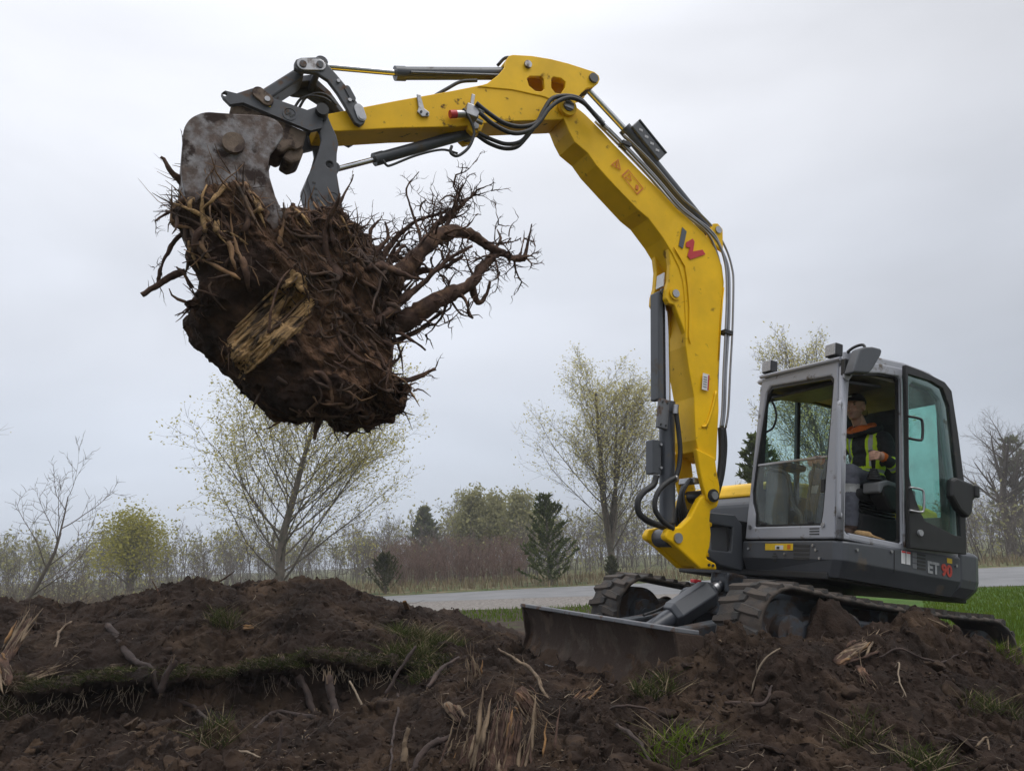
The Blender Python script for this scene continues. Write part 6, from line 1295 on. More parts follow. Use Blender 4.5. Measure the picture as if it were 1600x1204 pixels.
def rot_about(v, ax, an): return Matrix.Rotation(an, 3, ax) @ v
def grow(B, p, d, L, r, lvl, cfg):
    rnd = B.r; n = cfg['segs'][lvl]; p = Vector(p); d = Vector(d).normalized(); pts = [p.copy()]; rr = [r]
    end = cfg['taper'][lvl]
    for i in range(n):
        d = (d + Vector((rnd.gauss(0, 1), rnd.gauss(0, 1), rnd.gauss(0, 1))) * cfg['wob'][lvl] + Vector((0, 0, cfg['trop'][lvl]))).normalized()
        q = p + d * (L / n); r2 = r * (1 - (1 - end) * (i + 1) / n)
        B.seg(p[:], q[:], rr[-1], r2); p = q; pts.append(p.copy()); rr.append(r2)
    if lvl + 1 >= len(cfg['segs']): B.tips.append((p[:], d[:])); B.tips.append((pts[len(pts) // 2][:], d[:])); return
    kids = cfg['kids'][lvl]; kids = kids if isinstance(kids, int) else rnd.randint(*kids)
    for k in range(kids):
        t = cfg['start'][lvl] + (1 - cfg['start'][lvl]) * ((k + rnd.random()) / kids); x = t * n; i = min(int(x), n - 1); f = x - i
        q = pts[i].lerp(pts[i + 1], f); dd = (pts[i + 1] - pts[i]).normalized(); ax = dd.orthogonal().normalized(); ax = rot_about(ax, dd, k * 2.4 + rnd.uniform(-.5, .5))
        an = R(rnd.uniform(*cfg['ang'][lvl])); nd = rot_about(dd, ax, an); rk = rr[i] + (rr[i + 1] - rr[i]) * f
        ln = L * cfg['len'][lvl](t) * rnd.uniform(.8, 1.15)
        grow(B, q, nd, ln, max(rk * cfg['rk'][lvl] * rnd.uniform(.8, 1.1), cfg['rmin']), lvl + 1, cfg)
def leaf_cloud(tips, n, spread, size, rg_, flat=False):
    T = np.array([t[0] for t in tips]); i = rg_.integers(0, len(T), n); C_ = T[i] + rg_.normal(0, spread, (n, 3))
    a = rg_.normal(0, 1, (n, 3)); a /= np.linalg.norm(a, axis=1)[:, None]; b = rg_.normal(0, 1, (n, 3)); b -= a * (a * b).sum(1)[:, None]; b /= np.linalg.norm(b, axis=1)[:, None]
    s = size * rg_.uniform(.6, 1.3, (n, 1)); V = np.stack([C_ - a * s, C_ + b * s * .55, C_ + a * s, C_ - b * s * .55], 1).reshape(-1, 3)
    return V, np.arange(n * 4).reshape(-1, 4)
MAPLE = dict(segs=(9, 7, 5, 4), taper=(.30, .22, .3, .4), wob=(.045, .07, .10, .14), trop=(.03, .075, .05, .03), kids=(46, (13, 16), (6, 8)), start=(.06, .2, .15), ang=((34, 58), (22, 42), (25, 50)),
             len=(lambda t: .66 - .42 * t, lambda t: .50 - .25 * t, lambda t: .42 - .1 * t), rk=(.27, .5, .55), rmin=.007)
BARE = dict(segs=(8, 7, 5, 4), taper=(.25, .25, .3, .4), wob=(.08, .10, .13, .16), trop=(.04, .07, .04, .02), kids=(12, (8, 10), (4, 6)), start=(.25, .2, .2), ang=((25, 50), (25, 50), (25, 55)),
            len=(lambda t: .60 - .25 * t, lambda t: .52 - .2 * t, lambda t: .45), rk=(.55, .5, .55), rmin=.008)
def far_point(px, Y): return Vector(((px[0]) * 0, 0, 0))
def ground_at(x, Y): return (x, Y, 0.)
def tree(name, label, loc, height, seed, cfg, leaf=None, nleaf=0, lsize=.1, spread=.16, r0=None, lean=(0, 0), bark=M_trunk, group=None, cat='tree', forks=1, squash=1.0, shear=0.):
    B = Branches(seed); root_ = empty(name, loc); tag(root_, label, cat, group)
    for k in range(forks):
        dv = Vector((lean[0] + (B.r.uniform(-.18, .18) if forks > 1 else 0), lean[1] + (B.r.uniform(-.1, .1) if forks > 1 else 0), 1))
        grow(B, (0, 0, -.1 if k == 0 else height * .12), dv, height * (.86 if k == 0 else B.r.uniform(.6, .8)), (r0 or height * .024) * (1 if k == 0 else .6), 0, cfg)
    if forks == 1 or True:                                  # root flare
        r_ = r0 or height * .024; B.seg((0, 0, -.1), (0, 0, height * .03), r_ * 1.5, r_ * 1.02)
    V, Fq = B.geo(); V[:, :2] *= squash; V[:, 0] += shear * np.maximum(0, V[:, 2] - 3)
    link_mesh('trunk', mesh_np('trunk', V, Fq, True), bark, root_)
    if leaf is not None and nleaf:
        V, Fq = leaf_cloud(B.tips, nleaf, spread, lsize, np.random.default_rng(seed)); V[:, :2] *= squash; V[:, 0] += shear * np.maximum(0, V[:, 2] - 3)
        link_mesh('crown', mesh_np('crown', V, Fq), leaf, root_)
    return root_
def conifer(name, label, loc, h, w, seed, leaf, dens=1.0, up=.35, group=None, bark=M_trunk, needle=.16, layers=22):
    B = Branches(seed); rnd = B.r; root_ = empty(name, loc); tag(root_, label, 'tree', group); rg_ = np.random.default_rng(seed); C_, D_ = [], []
    for i in range(10): B.seg((0, 0, h * i / 10 - .05), (0, 0, h * (i + 1) / 10 - .05), .026 * h * (1 - i / 10.5), .026 * h * (1 - (i + 1) / 10.5))
    for i in range(layers):
        t = .03 + .95 * i / layers; z = h * t; ln = w * min(.62, (1 - t) * .78) ** .8 * .62 + .10
        for k in range(rnd.randint(4, 7)):
            a = k * 1.1 + i * 1.7 + rnd.uniform(-.35, .35); L_ = ln * rnd.uniform(.6, 1.15); d = Vector((math.cos(a), math.sin(a), up + .5 * t + rnd.uniform(-.15, .15))).normalized(); p = Vector((0, 0, z)); m = 5
            for s in range(m):
                q = p + d * (L_ / m); B.seg(p[:], q[:], .012 * (1 - s / m) + .004, .012 * (1 - (s + 1) / m) + .003)
                for _ in range(int((7 if s < 3 else 16) * dens)):
                    f = rnd.random(); c = p.lerp(q, f)
                    if s > 0 or rnd.random() < .4: C_.append(c[:]); D_.append((d * .7 + Vector((rnd.gauss(0, .8), rnd.gauss(0, .8), rnd.gauss(.35, .6))))[:])
                p = q; d = (d + Vector((0, 0, .10))).normalized()
    C_ = np.array(C_); D_ = np.array(D_); D_ /= np.linalg.norm(D_, axis=1)[:, None]; n = len(C_); S_ = rg_.normal(0, 1, (n, 3)); S_ -= D_ * (S_ * D_).sum(1)[:, None]; S_ /= np.linalg.norm(S_, axis=1)[:, None]
    ln = needle * rg_.uniform(.6, 1.4, (n, 1)); wd = ln * .22
    V = np.stack([C_ - S_ * wd, C_ + S_ * wd, C_ + D_ * ln + S_ * wd * .3, C_ + D_ * ln - S_ * wd * .3], 1).reshape(-1, 3)
    Vb, Fb_ = B.geo(); link_mesh('trunk', mesh_np('trunk', Vb, Fb_, True), bark, root_); link_mesh('crown', mesh_np('crown', V, np.arange(n * 4).reshape(-1, 4)), leaf, root_)
    return root_
# px -> x at distance Y for things standing on the flat ground far off (metres, measured from the photograph)
tree('maple_tree', 'broad maple in young leaf behind the left dirt mound below the stump', (-12.9, 42, 0), 12.6, 21, dict(MAPLE, len=(lambda t: .80 - .50 * t, lambda t: .50 - .25 * t, lambda t: .42 - .1 * t), ang=((38, 62), (22, 42), (25, 50))), M_spring, 24000, .066, .15, r0=.235, squash=1.22, shear=.24)
tree('maple_tree', 'tall oval maple in pale leaf just left of the boom', (5.3, 46, 0), 12.9, 33, dict(MAPLE, ang=((26, 46), (20, 40), (25, 50)), kids=(26, (11, 13), (5, 7)), start=(.14, .2, .15), len=(lambda t: .62 - .36 * t, lambda t: .50 - .25 * t, lambda t: .42 - .1 * t)), M_spring2, 15000, .060, .17, r0=.19, forks=3, squash=1.25)
tree('maple_tree', 'pale leafy maple rising directly behind the excavator cab', (13.9, 33, 0), 10.2, 5, dict(MAPLE, ang=((22, 46), (20, 40), (25, 50))), M_spring2, 6500, .058, .15, r0=.2)
tree('maple_tree', 'leafy tree at the left picture edge, only twigs in view', (-26.6, 31, 0), 12.0, 9, MAPLE, M_spring, 9000, .08, .17, r0=.26)
conifer('pine_tree', 'dark green bushy pine beside the road left of the boom', (1.6, 44, 0), 5.1, 4.6, 3, M_pine, 1.2, needle=.19, up=.35, layers=14)
conifer('juniper_tree', 'small dark juniper beside the road below the stump', (-7.1, 41.5, 0), 2.0, 3.0, 4, M_juniper, 1.0, up=.8, needle=.12, layers=11)
conifer('juniper_tree', 'low dark evergreen bush at the foot of the pine', (5.0, 43.2, 0), 1.35, 1.5, 14, M_juniper, 1.0, up=1.0, needle=.11, layers=9)
conifer('spruce_tree', 'dark spruce half hidden between boom and cab', (9.5, 30, 0), 5.9, 3.9, 6, M_pine, .9, needle=.22, up=.1)
conifer('spruce_tree', 'pale pointed conifer far behind the reddish brush', (-10.6, 88, 0), 7.6, 6.4, 7, M_farpine, 1.3, needle=.42, up=.3)
conifer('pine_tree', 'hazy pine behind the bare tree at the right edge', (46.5, 72, 0), 11.0, 7.5, 8, M_farpine, .55, needle=.45, up=.1, layers=13)
tree('willow_tree', 'rounded yellow green tree beyond the left mound', (-32.6, 66, 0), 6.6, 12, dict(MAPLE, kids=(24, (8, 10), (5, 6)), ang=((25, 60), (25, 55), (25, 60)), trop=(.02, .03, .0, -.05)), M_willow, 7000, .11, .55, r0=.3, squash=1.3)
tree('bare_tree', 'leaning leafless sapling with forked stem on the left', (-15.9, 24.5, 0), 5.3, 2, dict(BARE, kids=(9, (6, 8), (3, 4)), ang=((22, 46), (22, 45), (25, 50))), r0=.085, lean=(.42, 0), bark=M_bare)
tree('bare_tree', 'large leafless tree with spreading crown at the right edge', (38.0, 61, 0), 10.2, 17, dict(BARE, kids=(16, (9, 12), (5, 6)), ang=((25, 55), (25, 50), (25, 55))), r0=.42, bark=M_bare, forks=2)
tree('bare_shrub', 'upright cluster of leafless stems at the left edge', (-16.9, 23.0, 0), 3.4, 41, dict(BARE, kids=(6, (5, 6), (3, 4)), wob=(.06, .1, .12, .15)), r0=.03, bark=M_bare, forks=9, cat='shrub')
for i, (x, y, h, sd) in enumerate(((-5.2, 80, 8.2, 51), (-2.6, 82, 8.0, 52), (.6, 78, 7.6, 53))):
    tree('birch_tree', ('left', 'middle', 'right')[i] + ' of three pale green trees far behind the pine', (x, y, 0), h, sd, dict(MAPLE, kids=(22, (8, 10), (4, 5)), ang=((20, 45), (20, 45), (25, 50))), M_farleaf, 4200, .17, .38, r0=.13, bark=M_fartwig, group='pale green trees beyond the road')
# distant bare wood and brush: masses that cannot be counted
def mass(name, label, cat, spots, cfg, mat, leafmat=None, seed=1, nleaf=0, lsize=.2):
    Vs, Fs, off, tips = [], [], 0, []; protos = []
    for k in range(5):
        B = Branches(seed * 31 + k); grow(B, (0, 0, -.1), (B.r.uniform(-.1, .1), 0, 1), .9, .012, 0, cfg); V, Fq = B.geo(); protos.append((V, Fq, np.array([t[0] for t in B.tips])))
    rg_ = np.random.default_rng(seed)
    for (x, y, h) in spots:
        V, Fq, tp_ = protos[rg_.integers(5)]; a = rg_.random() * 6.28; M_ = np.array([[math.cos(a), -math.sin(a), 0], [math.sin(a), math.cos(a), 0], [0, 0, 1]]) * h; o = np.array((x, y, 0))
        Vs.append(V @ M_.T + o); Fs.append(Fq + off); off += len(V); tips += [(p,) for p in (tp_ @ M_.T + o)]
    Fs = [f for f in Fs]; me = mesh_np(name, np.vstack(Vs), np.vstack(Fs), True); o = tag(link_mesh(name, me, mat), label, cat, kind='stuff')
    if leafmat and nleaf:
        V, Fq = leaf_cloud(tips, nleaf, lsize * 1.5, lsize, rg_); link_mesh('foliage', mesh_np('foliage', V, Fq), leafmat, o)['kind'] = 'stuff'
    return o
WOOD = dict(BARE, kids=(9, (5, 7), (3, 4)), segs=(6, 4, 3, 3), rmin=.0022, ang=((18, 40), (20, 45), (25, 50)))
BRUSH = dict(BARE, kids=(6, (4, 5), (3, 4)), segs=(4, 3, 3, 2), rmin=.003, start=(.05, .15, .2), ang=((20, 55), (25, 55), (25, 55)), wob=(.1, .12, .14, .16))
rw_ = np.random.default_rng(77)
mass('distant_wood', 'distant grey leafless wood along the horizon', 'wood', [(x, rw_.uniform(92, 125), rw_.uniform(4.8, 8.0)) for x in np.linspace(-78, 85, 150) + rw_.normal(0, .5, 150)], WOOD, M_fartwig, M_farleaf, 3, 5200, .22)
mass('distant_wood', 'low hazy undergrowth filling the foot of the far wood', 'undergrowth', [(x, rw_.uniform(80, 105), rw_.uniform(2.5, 5.5)) for x in np.linspace(-75, 80, 330)], BRUSH, M_fartwig, None, 5)
mass('reddish_brush', 'dense reddish brown brush beyond the road', 'brush', [(rw_.uniform(-10.5, .2), rw_.uniform(54, 66), rw_.uniform(2.2, 3.7)) for _ in range(170)], BRUSH, M_redtwig, None, 6)
mass('left_thicket', 'tangled grey green thicket behind the left mound', 'thicket', [(rw_.uniform(-27, -14), rw_.uniform(27, 36), rw_.uniform(1.2, 2.2)) for _ in range(150)], BRUSH, M_bare, M_farleaf, 7, 1500, .06)
mass('middle_thicket', 'mixed leafless scrub behind the pine and boom', 'thicket', [(rw_.uniform(-14, 24), rw_.uniform(58, 76), rw_.uniform(2.0, 5.2)) for _ in range(110)], BRUSH, M_bare, M_farleaf, 8, 1300, .16)
mass('right_thicket', 'yellowish scrub along the road at the right edge', 'thicket', [(rw_.uniform(24, 56), rw_.uniform(46, 62), rw_.uniform(2.0, 5.0)) for _ in range(110)], BRUSH, M_bare, M_farleaf, 9, 2400, .12)
mass('olive_wood', 'olive and brown budding trees beyond the left field', 'wood', [(rw_.uniform(-58, -14), rw_.uniform(76, 92), rw_.uniform(3.6, 6.4)) for _ in range(60)], WOOD, M_bare, M_farleaf, 12, 5200, .20)
mass('budding_wood', 'hazy budding trees behind the pine and the boom', 'wood', [(rw_.uniform(-12, 26), rw_.uniform(84, 100), rw_.uniform(5.0, 8.4)) for _ in range(60)], WOOD, M_bare, M_farleaf, 13, 5200, .22)
mass('scrub', 'leafless scrub standing behind the broad left maple', 'thicket', [(rw_.uniform(-30, -6), rw_.uniform(60, 80), rw_.uniform(2.0, 5.0)) for _ in range(90)], BRUSH, M_bare, None, 10)
# ------------------------------------------------------------------ grass
def blades(name, label, xs, ys, zs, hmin, hmax, wd, mat, seed, lean=.5, parent=None, top=True, tilt=None):
    rg_ = np.random.default_rng(seed); n = len(xs); h = rg_.uniform(hmin, hmax, n); a = rg_.uniform(0, 6.28, n); b = rg_.uniform(0, 6.28, n); ln = h * lean * rg_.random(n)
    P0 = np.stack([xs, ys, zs], 1); s = np.stack([np.cos(a), np.sin(a), np.zeros(n)], 1) * (wd * rg_.uniform(.6, 1.3, n))[:, None]
    T = np.stack([np.cos(b) * ln, np.sin(b) * ln, h], 1)
    if tilt is not None: T += np.asarray(tilt) * h[:, None]
    M1 = P0 + T * .55 + np.array((0, 0, 1)) * (h * .06)[:, None]
    V = np.stack([P0 - s, P0 + s, M1 + s * .8, M1 - s * .8, P0 + T], 1).reshape(-1, 3); k = np.arange(n)[:, None] * 5
    me = mesh_np(name, V, [list(f) for f in np.vstack([]).tolist()] if False else np.vstack([k + np.array([0, 1, 2, 3]), np.hstack([k + 3, k + 2, k + 4, k + 4])])) if False else None
    Fq = [f for i in range(n) for f in ((5 * i, 5 * i + 1, 5 * i + 2, 5 * i + 3), (5 * i + 3, 5 * i + 2, 5 * i + 4))]
    me = bpy.data.meshes.new(name); me.from_pydata(V.tolist(), [], Fq); o = link_mesh(name, me, mat, parent)
    if label: tag(o, label, 'grass', kind='stuff')
    return o
rg2 = np.random.default_rng(2)
n = 22000; yy_ = 7.0 * (25 / 7.0) ** rg2.random(n); xx_ = rg2.uniform(.50, .78, n) * yy_; k = (yy_ < 24 - (xx_ - 14) * .45)
blades('lawn_grass', 'bright green mown grass behind the excavator', xx_[k], yy_[k], np.zeros(k.sum()), .05, .13, .009, M_greengrass, 5)
n = 9000; yy_ = rg2.uniform(12, 24.3, n); xx_ = rg2.uniform(-3.0, 5.5, n) * yy_ / 18; pn = fbm(np.stack([xx_, yy_ * .6, xx_ * 0], 1) * .8, 3) + (yy_ - 20) * .12; k = pn > .12
blades('verge_grass', 'patchy grass between the dirt and the gravel shoulder', xx_[k], yy_[k], ground_z(xx_[k], yy_[k]).clip(0, None), .05, .14, .012, M_greengrass, 6)
n = 9000; xx_ = rg2.uniform(-60, 60, n); yy_ = rg2.uniform(40.5, 58, n); k = (xx_ > -12) | (yy_ > 44)
blades('dry_grass', 'dry tan grass along the far side of the road', xx_[k], yy_[k], np.zeros(k.sum()), .15, .6, .03, M_drygrass, 8)
n = 6000; xx_ = rg2.uniform(-50, -14, n); yy_ = rg2.uniform(30, 62, n)
blades('dry_field_grass', 'dry tan field grass behind the left mound', xx_, yy_, np.zeros(n), .15, .55, .035, M_drygrass, 9)

# ------------------------------------------------------------------ debris on the dirt
M_palewood = material('pale_torn_wood', (.17, .12, .075), .85, var=.5, scale=9, bump=.8, bscale=30, color2=(.085, .055, .034), c2lo=.46, c2hi=.6)
M_ochre = material('ochre_torn_wood', (.20, .105, .038), .85, var=.5, scale=9, bump=.8, bscale=30, color2=(.11, .06, .03), c2lo=.46, c2hi=.6)
M_rootred = material('reddish_root_bark', (.034, .0205, .0165), .85, var=.4, scale=14, bump=.7, bscale=40, color2=(.055, .035, .027), c2lo=.52, c2hi=.64)
M_straw = material('pale_rootlets', (.20, .155, .11), .9, var=.4, scale=5)
rd = random.Random(21)
def gz(x, y): return float(ground_z(x, y)[0])
def pos(p):
    """(x, y, height above the soil) or (x, y, absolute height, 1)."""
    return np.array((p[0], p[1], p[2] if len(p) > 3 else gz(p[0], p[1]) + p[2]))
def piece(name, label, cat, pts, r_, mat, jag=0):
    """A root or broken stick following pts; jag pale splinters at the ends."""
    P_ = catmull([pos(p) for p in pts], 8); n = len(P_); ln = np.linalg.norm(P_[-1] - P_[0])
    P_ = P_ + min(.02, ln * .05) * np.stack([fbm(P_ * 7 + k * 5, 3) for k in range(3)], 1)
    rr = np.interp(np.linspace(0, 1, n), np.linspace(0, 1, len(r_)), r_) * .82 * (1 + .45 * fbm(P_ * 18, 3))
    root_ = empty(name, tuple(P_[0])); V_, F_ = tube_geo(P_ - P_[0], rr, 9); V_ = V_ + .45 * r_[1] * np.stack([fbm((V_ + P_[0]) * 45 + k * 9, 3) for k in range(3)], 1)
    stem = link_mesh('stem', mesh_np('stem', V_, F_, True), mat, root_); S = Soup()
    for _ in range(max(2, int(ln * 9))):                      # side rootlets
        q = rd.randrange(1, n); t = P_[q] - P_[q - 1]; t /= np.linalg.norm(t) + 1e-9
        spike(S, P_[q] - P_[0], t * .5 + np.array([rd.gauss(0, .8) for _ in range(3)]), rd.uniform(.03, .13), rd.uniform(.0015, .004), .3, 3, 4)
    tag(S.build('rootlets', mat, root_), kind='stuff')
    if jag:
        S = Soup()
        for e_ in (0, -1):
            d = (P_[e_] - P_[1 if e_ == 0 else -2]); d /= np.linalg.norm(d) + 1e-9; q = P_[e_] - P_[0]; r1 = rr[e_]
            for _ in range(jag * 2): spike(S, q + np.array([rd.gauss(0, r1 * .5) for _ in range(3)]) - d * r1 * 1.5, d + np.array([rd.gauss(0, .16) for _ in range(3)]), rd.uniform(1.5, 4.5) * r1, r1 * rd.uniform(.10, .26), .08)
        tag(S.build('torn_end', M_palewood, root_), kind='stuff')
    return tag(root_, label, cat)
def slab(name, label, a, b, w, th_, mat, n=9, cat='wood'):
    """Torn wood: a rough core with many uneven staves and splinters along the grain."""
    A, Bp = pos(a), pos(b); root_ = empty(name, tuple(A)); d = Bp - A; L_ = np.linalg.norm(d); d /= L_
    s = np.cross(d, (0, -.8, .6)); s /= np.linalg.norm(s); u = np.cross(s, d)
    if u[1] > 0: u = -u
    core = [d * L_ * f for f in np.linspace(-.1, .72, 7)]; V_, F_ = tube_geo(core, [w * .28, w * .38, w * .40, w * .38, w * .33, w * .25, w * .1], 12)
    V_ = V_ + .10 * w * np.stack([fbm((V_ + A) * (14, 14, 14) + k * 9, 3) for k in range(3)], 1); c_ = V_ @ u; V_ = V_ - np.outer(c_ * .55, u)
    link_mesh('core', mesh_np('core', V_, F_, True), M_bark if n > 6 else mat, root_)
    for i in range(int(n * 1.8)):
        t = rd.gauss(0, .34) * w; l0 = rd.uniform(-.12, .35) * L_; l1 = l0 + rd.uniform(.15, .75) * L_; l1 = min(l1, L_ * rd.uniform(.85, 1.12)); P_ = []; sk = rd.gauss(0, .10); up_ = rd.uniform(.05, .24) * w; cv = rd.gauss(0, .025) * L_
        for k in range(7):
            f = l0 + (l1 - l0) * k / 6; P_.append(d * f + s * (t + sk * (f - l0)) + u * (up_ + cv * (k / 6) ** 2) + np.array([rd.gauss(0, .0025) for _ in range(3)]))
        r1 = th_ * rd.uniform(.35, 1.0)
        tube('stave', P_, [r1 * .3, r1, r1 * 1.05, r1 * .95, r1 * .8, r1 * .5, r1 * .1], mat if rd.random() < .5 else (M_ochre if rd.random() < .22 else M_bark), root_, 5)
    S = Soup()
    for _ in range(n * 3): spike(S, d * L_ * rd.uniform(0, .95) + s * rd.gauss(0, .35) * w + u * rd.uniform(.05, .22) * w, d * rd.choice((1, 1, -1)) + np.array([rd.gauss(0, .3) for _ in range(3)]), rd.uniform(.04, .16), rd.uniform(.0012, .0035), .12, 3, 3)
    tag(S.build('splinters', M_palewood, root_), kind='stuff')
    return tag(root_, label, cat)

PIECES = [
 ('fallen_branch', 'long dark root running down the left pit bank', 'root', [(-3.39, 6.52, 0.02), (-3.01, 6.16, 0.03), (-2.77, 5.98, 0.03), (-2.65, 5.90, 0.05), (-2.37, 5.81, 0.05), (-1.89, 5.01, 0.01)], (.03, .028, .026, .022, .018, .01), M_rootred, 0),
 ('root_stub', 'short bark covered stub standing up from the long left root', 'root', [(-2.41, 5.35, 0.744, 1), (-2.38, 5.36, 0.829, 1), (-2.33, 5.38, 0.945, 1)], (.028, .024, .018), M_rootred, 3),
 ('root', 'reddish root arching over the pit floor at lower left', 'root', [(-1.86, 4.94, 0.01), (-1.80, 5.28, 0.05), (-1.77, 5.76, 0.06), (-1.42, 5.51, 0.03)], (.01, .014, .016, .018), M_rootred, 2),
 ('stick', 'thin upright stick at the lower left of the pit', 'stick', [(-1.36, 4.45, 0.425, 1), (-1.34, 4.46, 0.571, 1), (-1.34, 4.48, 0.686, 1)], (.012, .010, .008), M_rootred, 2),
 ('broken_branch', 'thick broken branch lying below the turf edge', 'branch', [(-1.84, 6.12, 0.06), (-1.67, 6.03, 0.05), (-1.51, 5.85, 0.03)], (.026, .03, .026), M_rootred, 8),
 ('broken_branch', 'pale ended branch stub beside the thick broken branch', 'branch', [(-1.92, 6.06, 0.05), (-1.83, 6.04, 0.05), (-1.73, 6.01, 0.02)], (.018, .02, .02), M_rootred, 4),
 ('root_stub', 'dark stub with orange torn face under the turf edge', 'root', [(-1.34, 5.55, 0.773, 1), (-1.31, 5.50, 0.673, 1), (-1.25, 5.40, 0.551, 1)], (.030, .026, .024), M_rootred, 7),
 ('stick', 'thin pale stick leaning in the pit below the grass lip', 'stick', [(-1.19, 5.50, 0.741, 1), (-1.12, 5.42, 0.654, 1), (-1.05, 5.35, 0.560, 1)], (.008, .009, .007), M_straw, 0),
 ('branch', 'straight reddish stick leaning under the grass clump', 'branch', [(-0.97, 5.60, 0.634, 1), (-0.89, 5.68, 0.761, 1), (-0.78, 5.78, 0.917, 1)], (.018, .016, .012), M_rootred, 2),
 ('root', 'orange brown root lying right of the leaning stick', 'root', [(-0.66, 5.51, 0.02), (-0.60, 5.79, 0.05), (-0.49, 6.02, 0.05)], (.018, .018, .012), M_rootred, 5),
 ('root', 'thin dark root hanging down the middle mound', 'root', [(-0.90, 5.76, 0.05), (-0.81, 5.17, 0.03), (-0.78, 4.75, 0.02), (-0.71, 4.18, 0.01)], (.010, .010, .009, .006), M_rootred, 0),
 ('root_stub', 'pale forked stub with torn tip at lower centre', 'root', [(-0.64, 4.28, 0.505, 1), (-0.64, 4.30, 0.592, 1), (-0.62, 4.31, 0.658, 1)], (.02, .018, .012), M_palewood, 5),
 ('root', 'curved dark root right of the pale forked stub', 'root', [(-0.62, 4.32, 0.02), (-0.56, 4.42, 0.06), (-0.47, 4.47, 0.05), (-0.33, 4.57, 0.03)], (.022, .02, .02, .014), M_rootred, 2),
 ('split_stick', 'long pale split stick leaning left of the blade', 'stick', [(-0.19, 5.90, 0.869, 1), (-0.05, 5.70, 0.808, 1), (0.05, 5.50, 0.745, 1), (0.12, 5.25, 0.668, 1), (0.15, 5.00, 0.595, 1)], (.009, .012, .015, .013, .008), M_palewood, 7),
 ('root', 'thin root looping across the soil at lower right centre', 'root', [(0.39, 4.50, 0.02), (0.50, 4.53, 0.05), (0.62, 4.50, 0.05), (0.77, 4.49, 0.02)], (.007, .009, .008, .005), M_rootred, 0),
 ('root', 'dark root slanting down at lower right centre', 'root', [(0.47, 4.33, 0.03), (0.52, 4.10, 0.04), (0.56, 3.77, 0.02)], (.014, .014, .010), M_rootred, 0),
 ('root', 'long thin reddish root lying across the right mound', 'root', [(2.22, 5.10, 0.04), (2.37, 5.10, 0.06), (2.59, 5.18, 0.06), (3.00, 5.51, 0.03)], (.006, .009, .008, .005), M_rootred, 1),
 ('root', 'wiggly pale root hanging down the right mound', 'root', [(2.26, 4.98, 0.06), (2.25, 4.89, 0.05), (2.17, 4.77, 0.04), (2.14, 4.65, 0.02)], (.006, .006, .005, .004), M_straw, 0),
 ('stick', 'pale stick on top of the right mound beside the track', 'stick', [(2.92, 5.82, 0.03), (3.02, 5.79, 0.05), (3.12, 5.75, 0.02)], (.007, .010, .008), M_palewood, 2),
 ('root', 'small pale straw root left of the right mound', 'root', [(1.31, 4.80, 0.02), (1.42, 4.83, 0.05), (1.53, 4.84, 0.03)], (.005, .007, .004), M_straw, 3),
 ('root', 'dark root loop in the soil at right centre', 'root', [(1.13, 4.69, 0.02), (1.23, 4.60, 0.05), (1.34, 4.59, 0.06), (1.41, 4.69, 0.05)], (.012, .014, .013, .008), M_rootred, 0),
 ('twig', 'thin black twig sticking up from the left crest', 'twig', [(-3.27, 7.20, 1.237, 1), (-3.30, 7.20, 1.345, 1), (-3.36, 7.20, 1.456, 1)], (.012, .010, .006), M_bark, 0),
 ('twig', 'short twig poking out of the highest soil heap', 'twig', [(-2.87, 7.50, 1.414, 1), (-2.77, 7.50, 1.469, 1), (-2.72, 7.50, 1.502, 1)], (.010, .008, .005), M_bark, 0),
 ('stick', 'weathered stick half buried on the left mound', 'stick', [(-3.58, 6.13, 0.03), (-3.73, 6.43, 0.05), (-3.76, 6.63, 0.04)], (.012, .014, .010), M_palewood, 2),
 ('stick', 'grey stick lying below the left turf edge', 'stick', [(-3.09, 5.82, 0.05), (-2.99, 5.90, 0.06), (-2.83, 5.98, 0.05)], (.012, .014, .008), M_straw, 1),
 ('root', 'short root hanging from the left turf edge', 'root', [(-3.19, 5.78, 0.06), (-3.16, 5.71, 0.00), (-3.14, 5.61, 0.01)], (.006, .006, .004), M_straw, 0),
 ('stick', 'pale stick lying across the lower left corner of the pit', 'stick', [(-1.69, 4.61, 0.02), (-1.58, 4.58, 0.04), (-1.46, 4.50, 0.02)], (.007, .008, .005), M_straw, 0),
 ('stick', 'small pale stick at the very bottom right', 'stick', [(2.17, 4.03, 0.02), (2.24, 4.07, 0.04), (2.20, 3.98, 0.02)], (.006, .008, .005), M_palewood, 2),
]
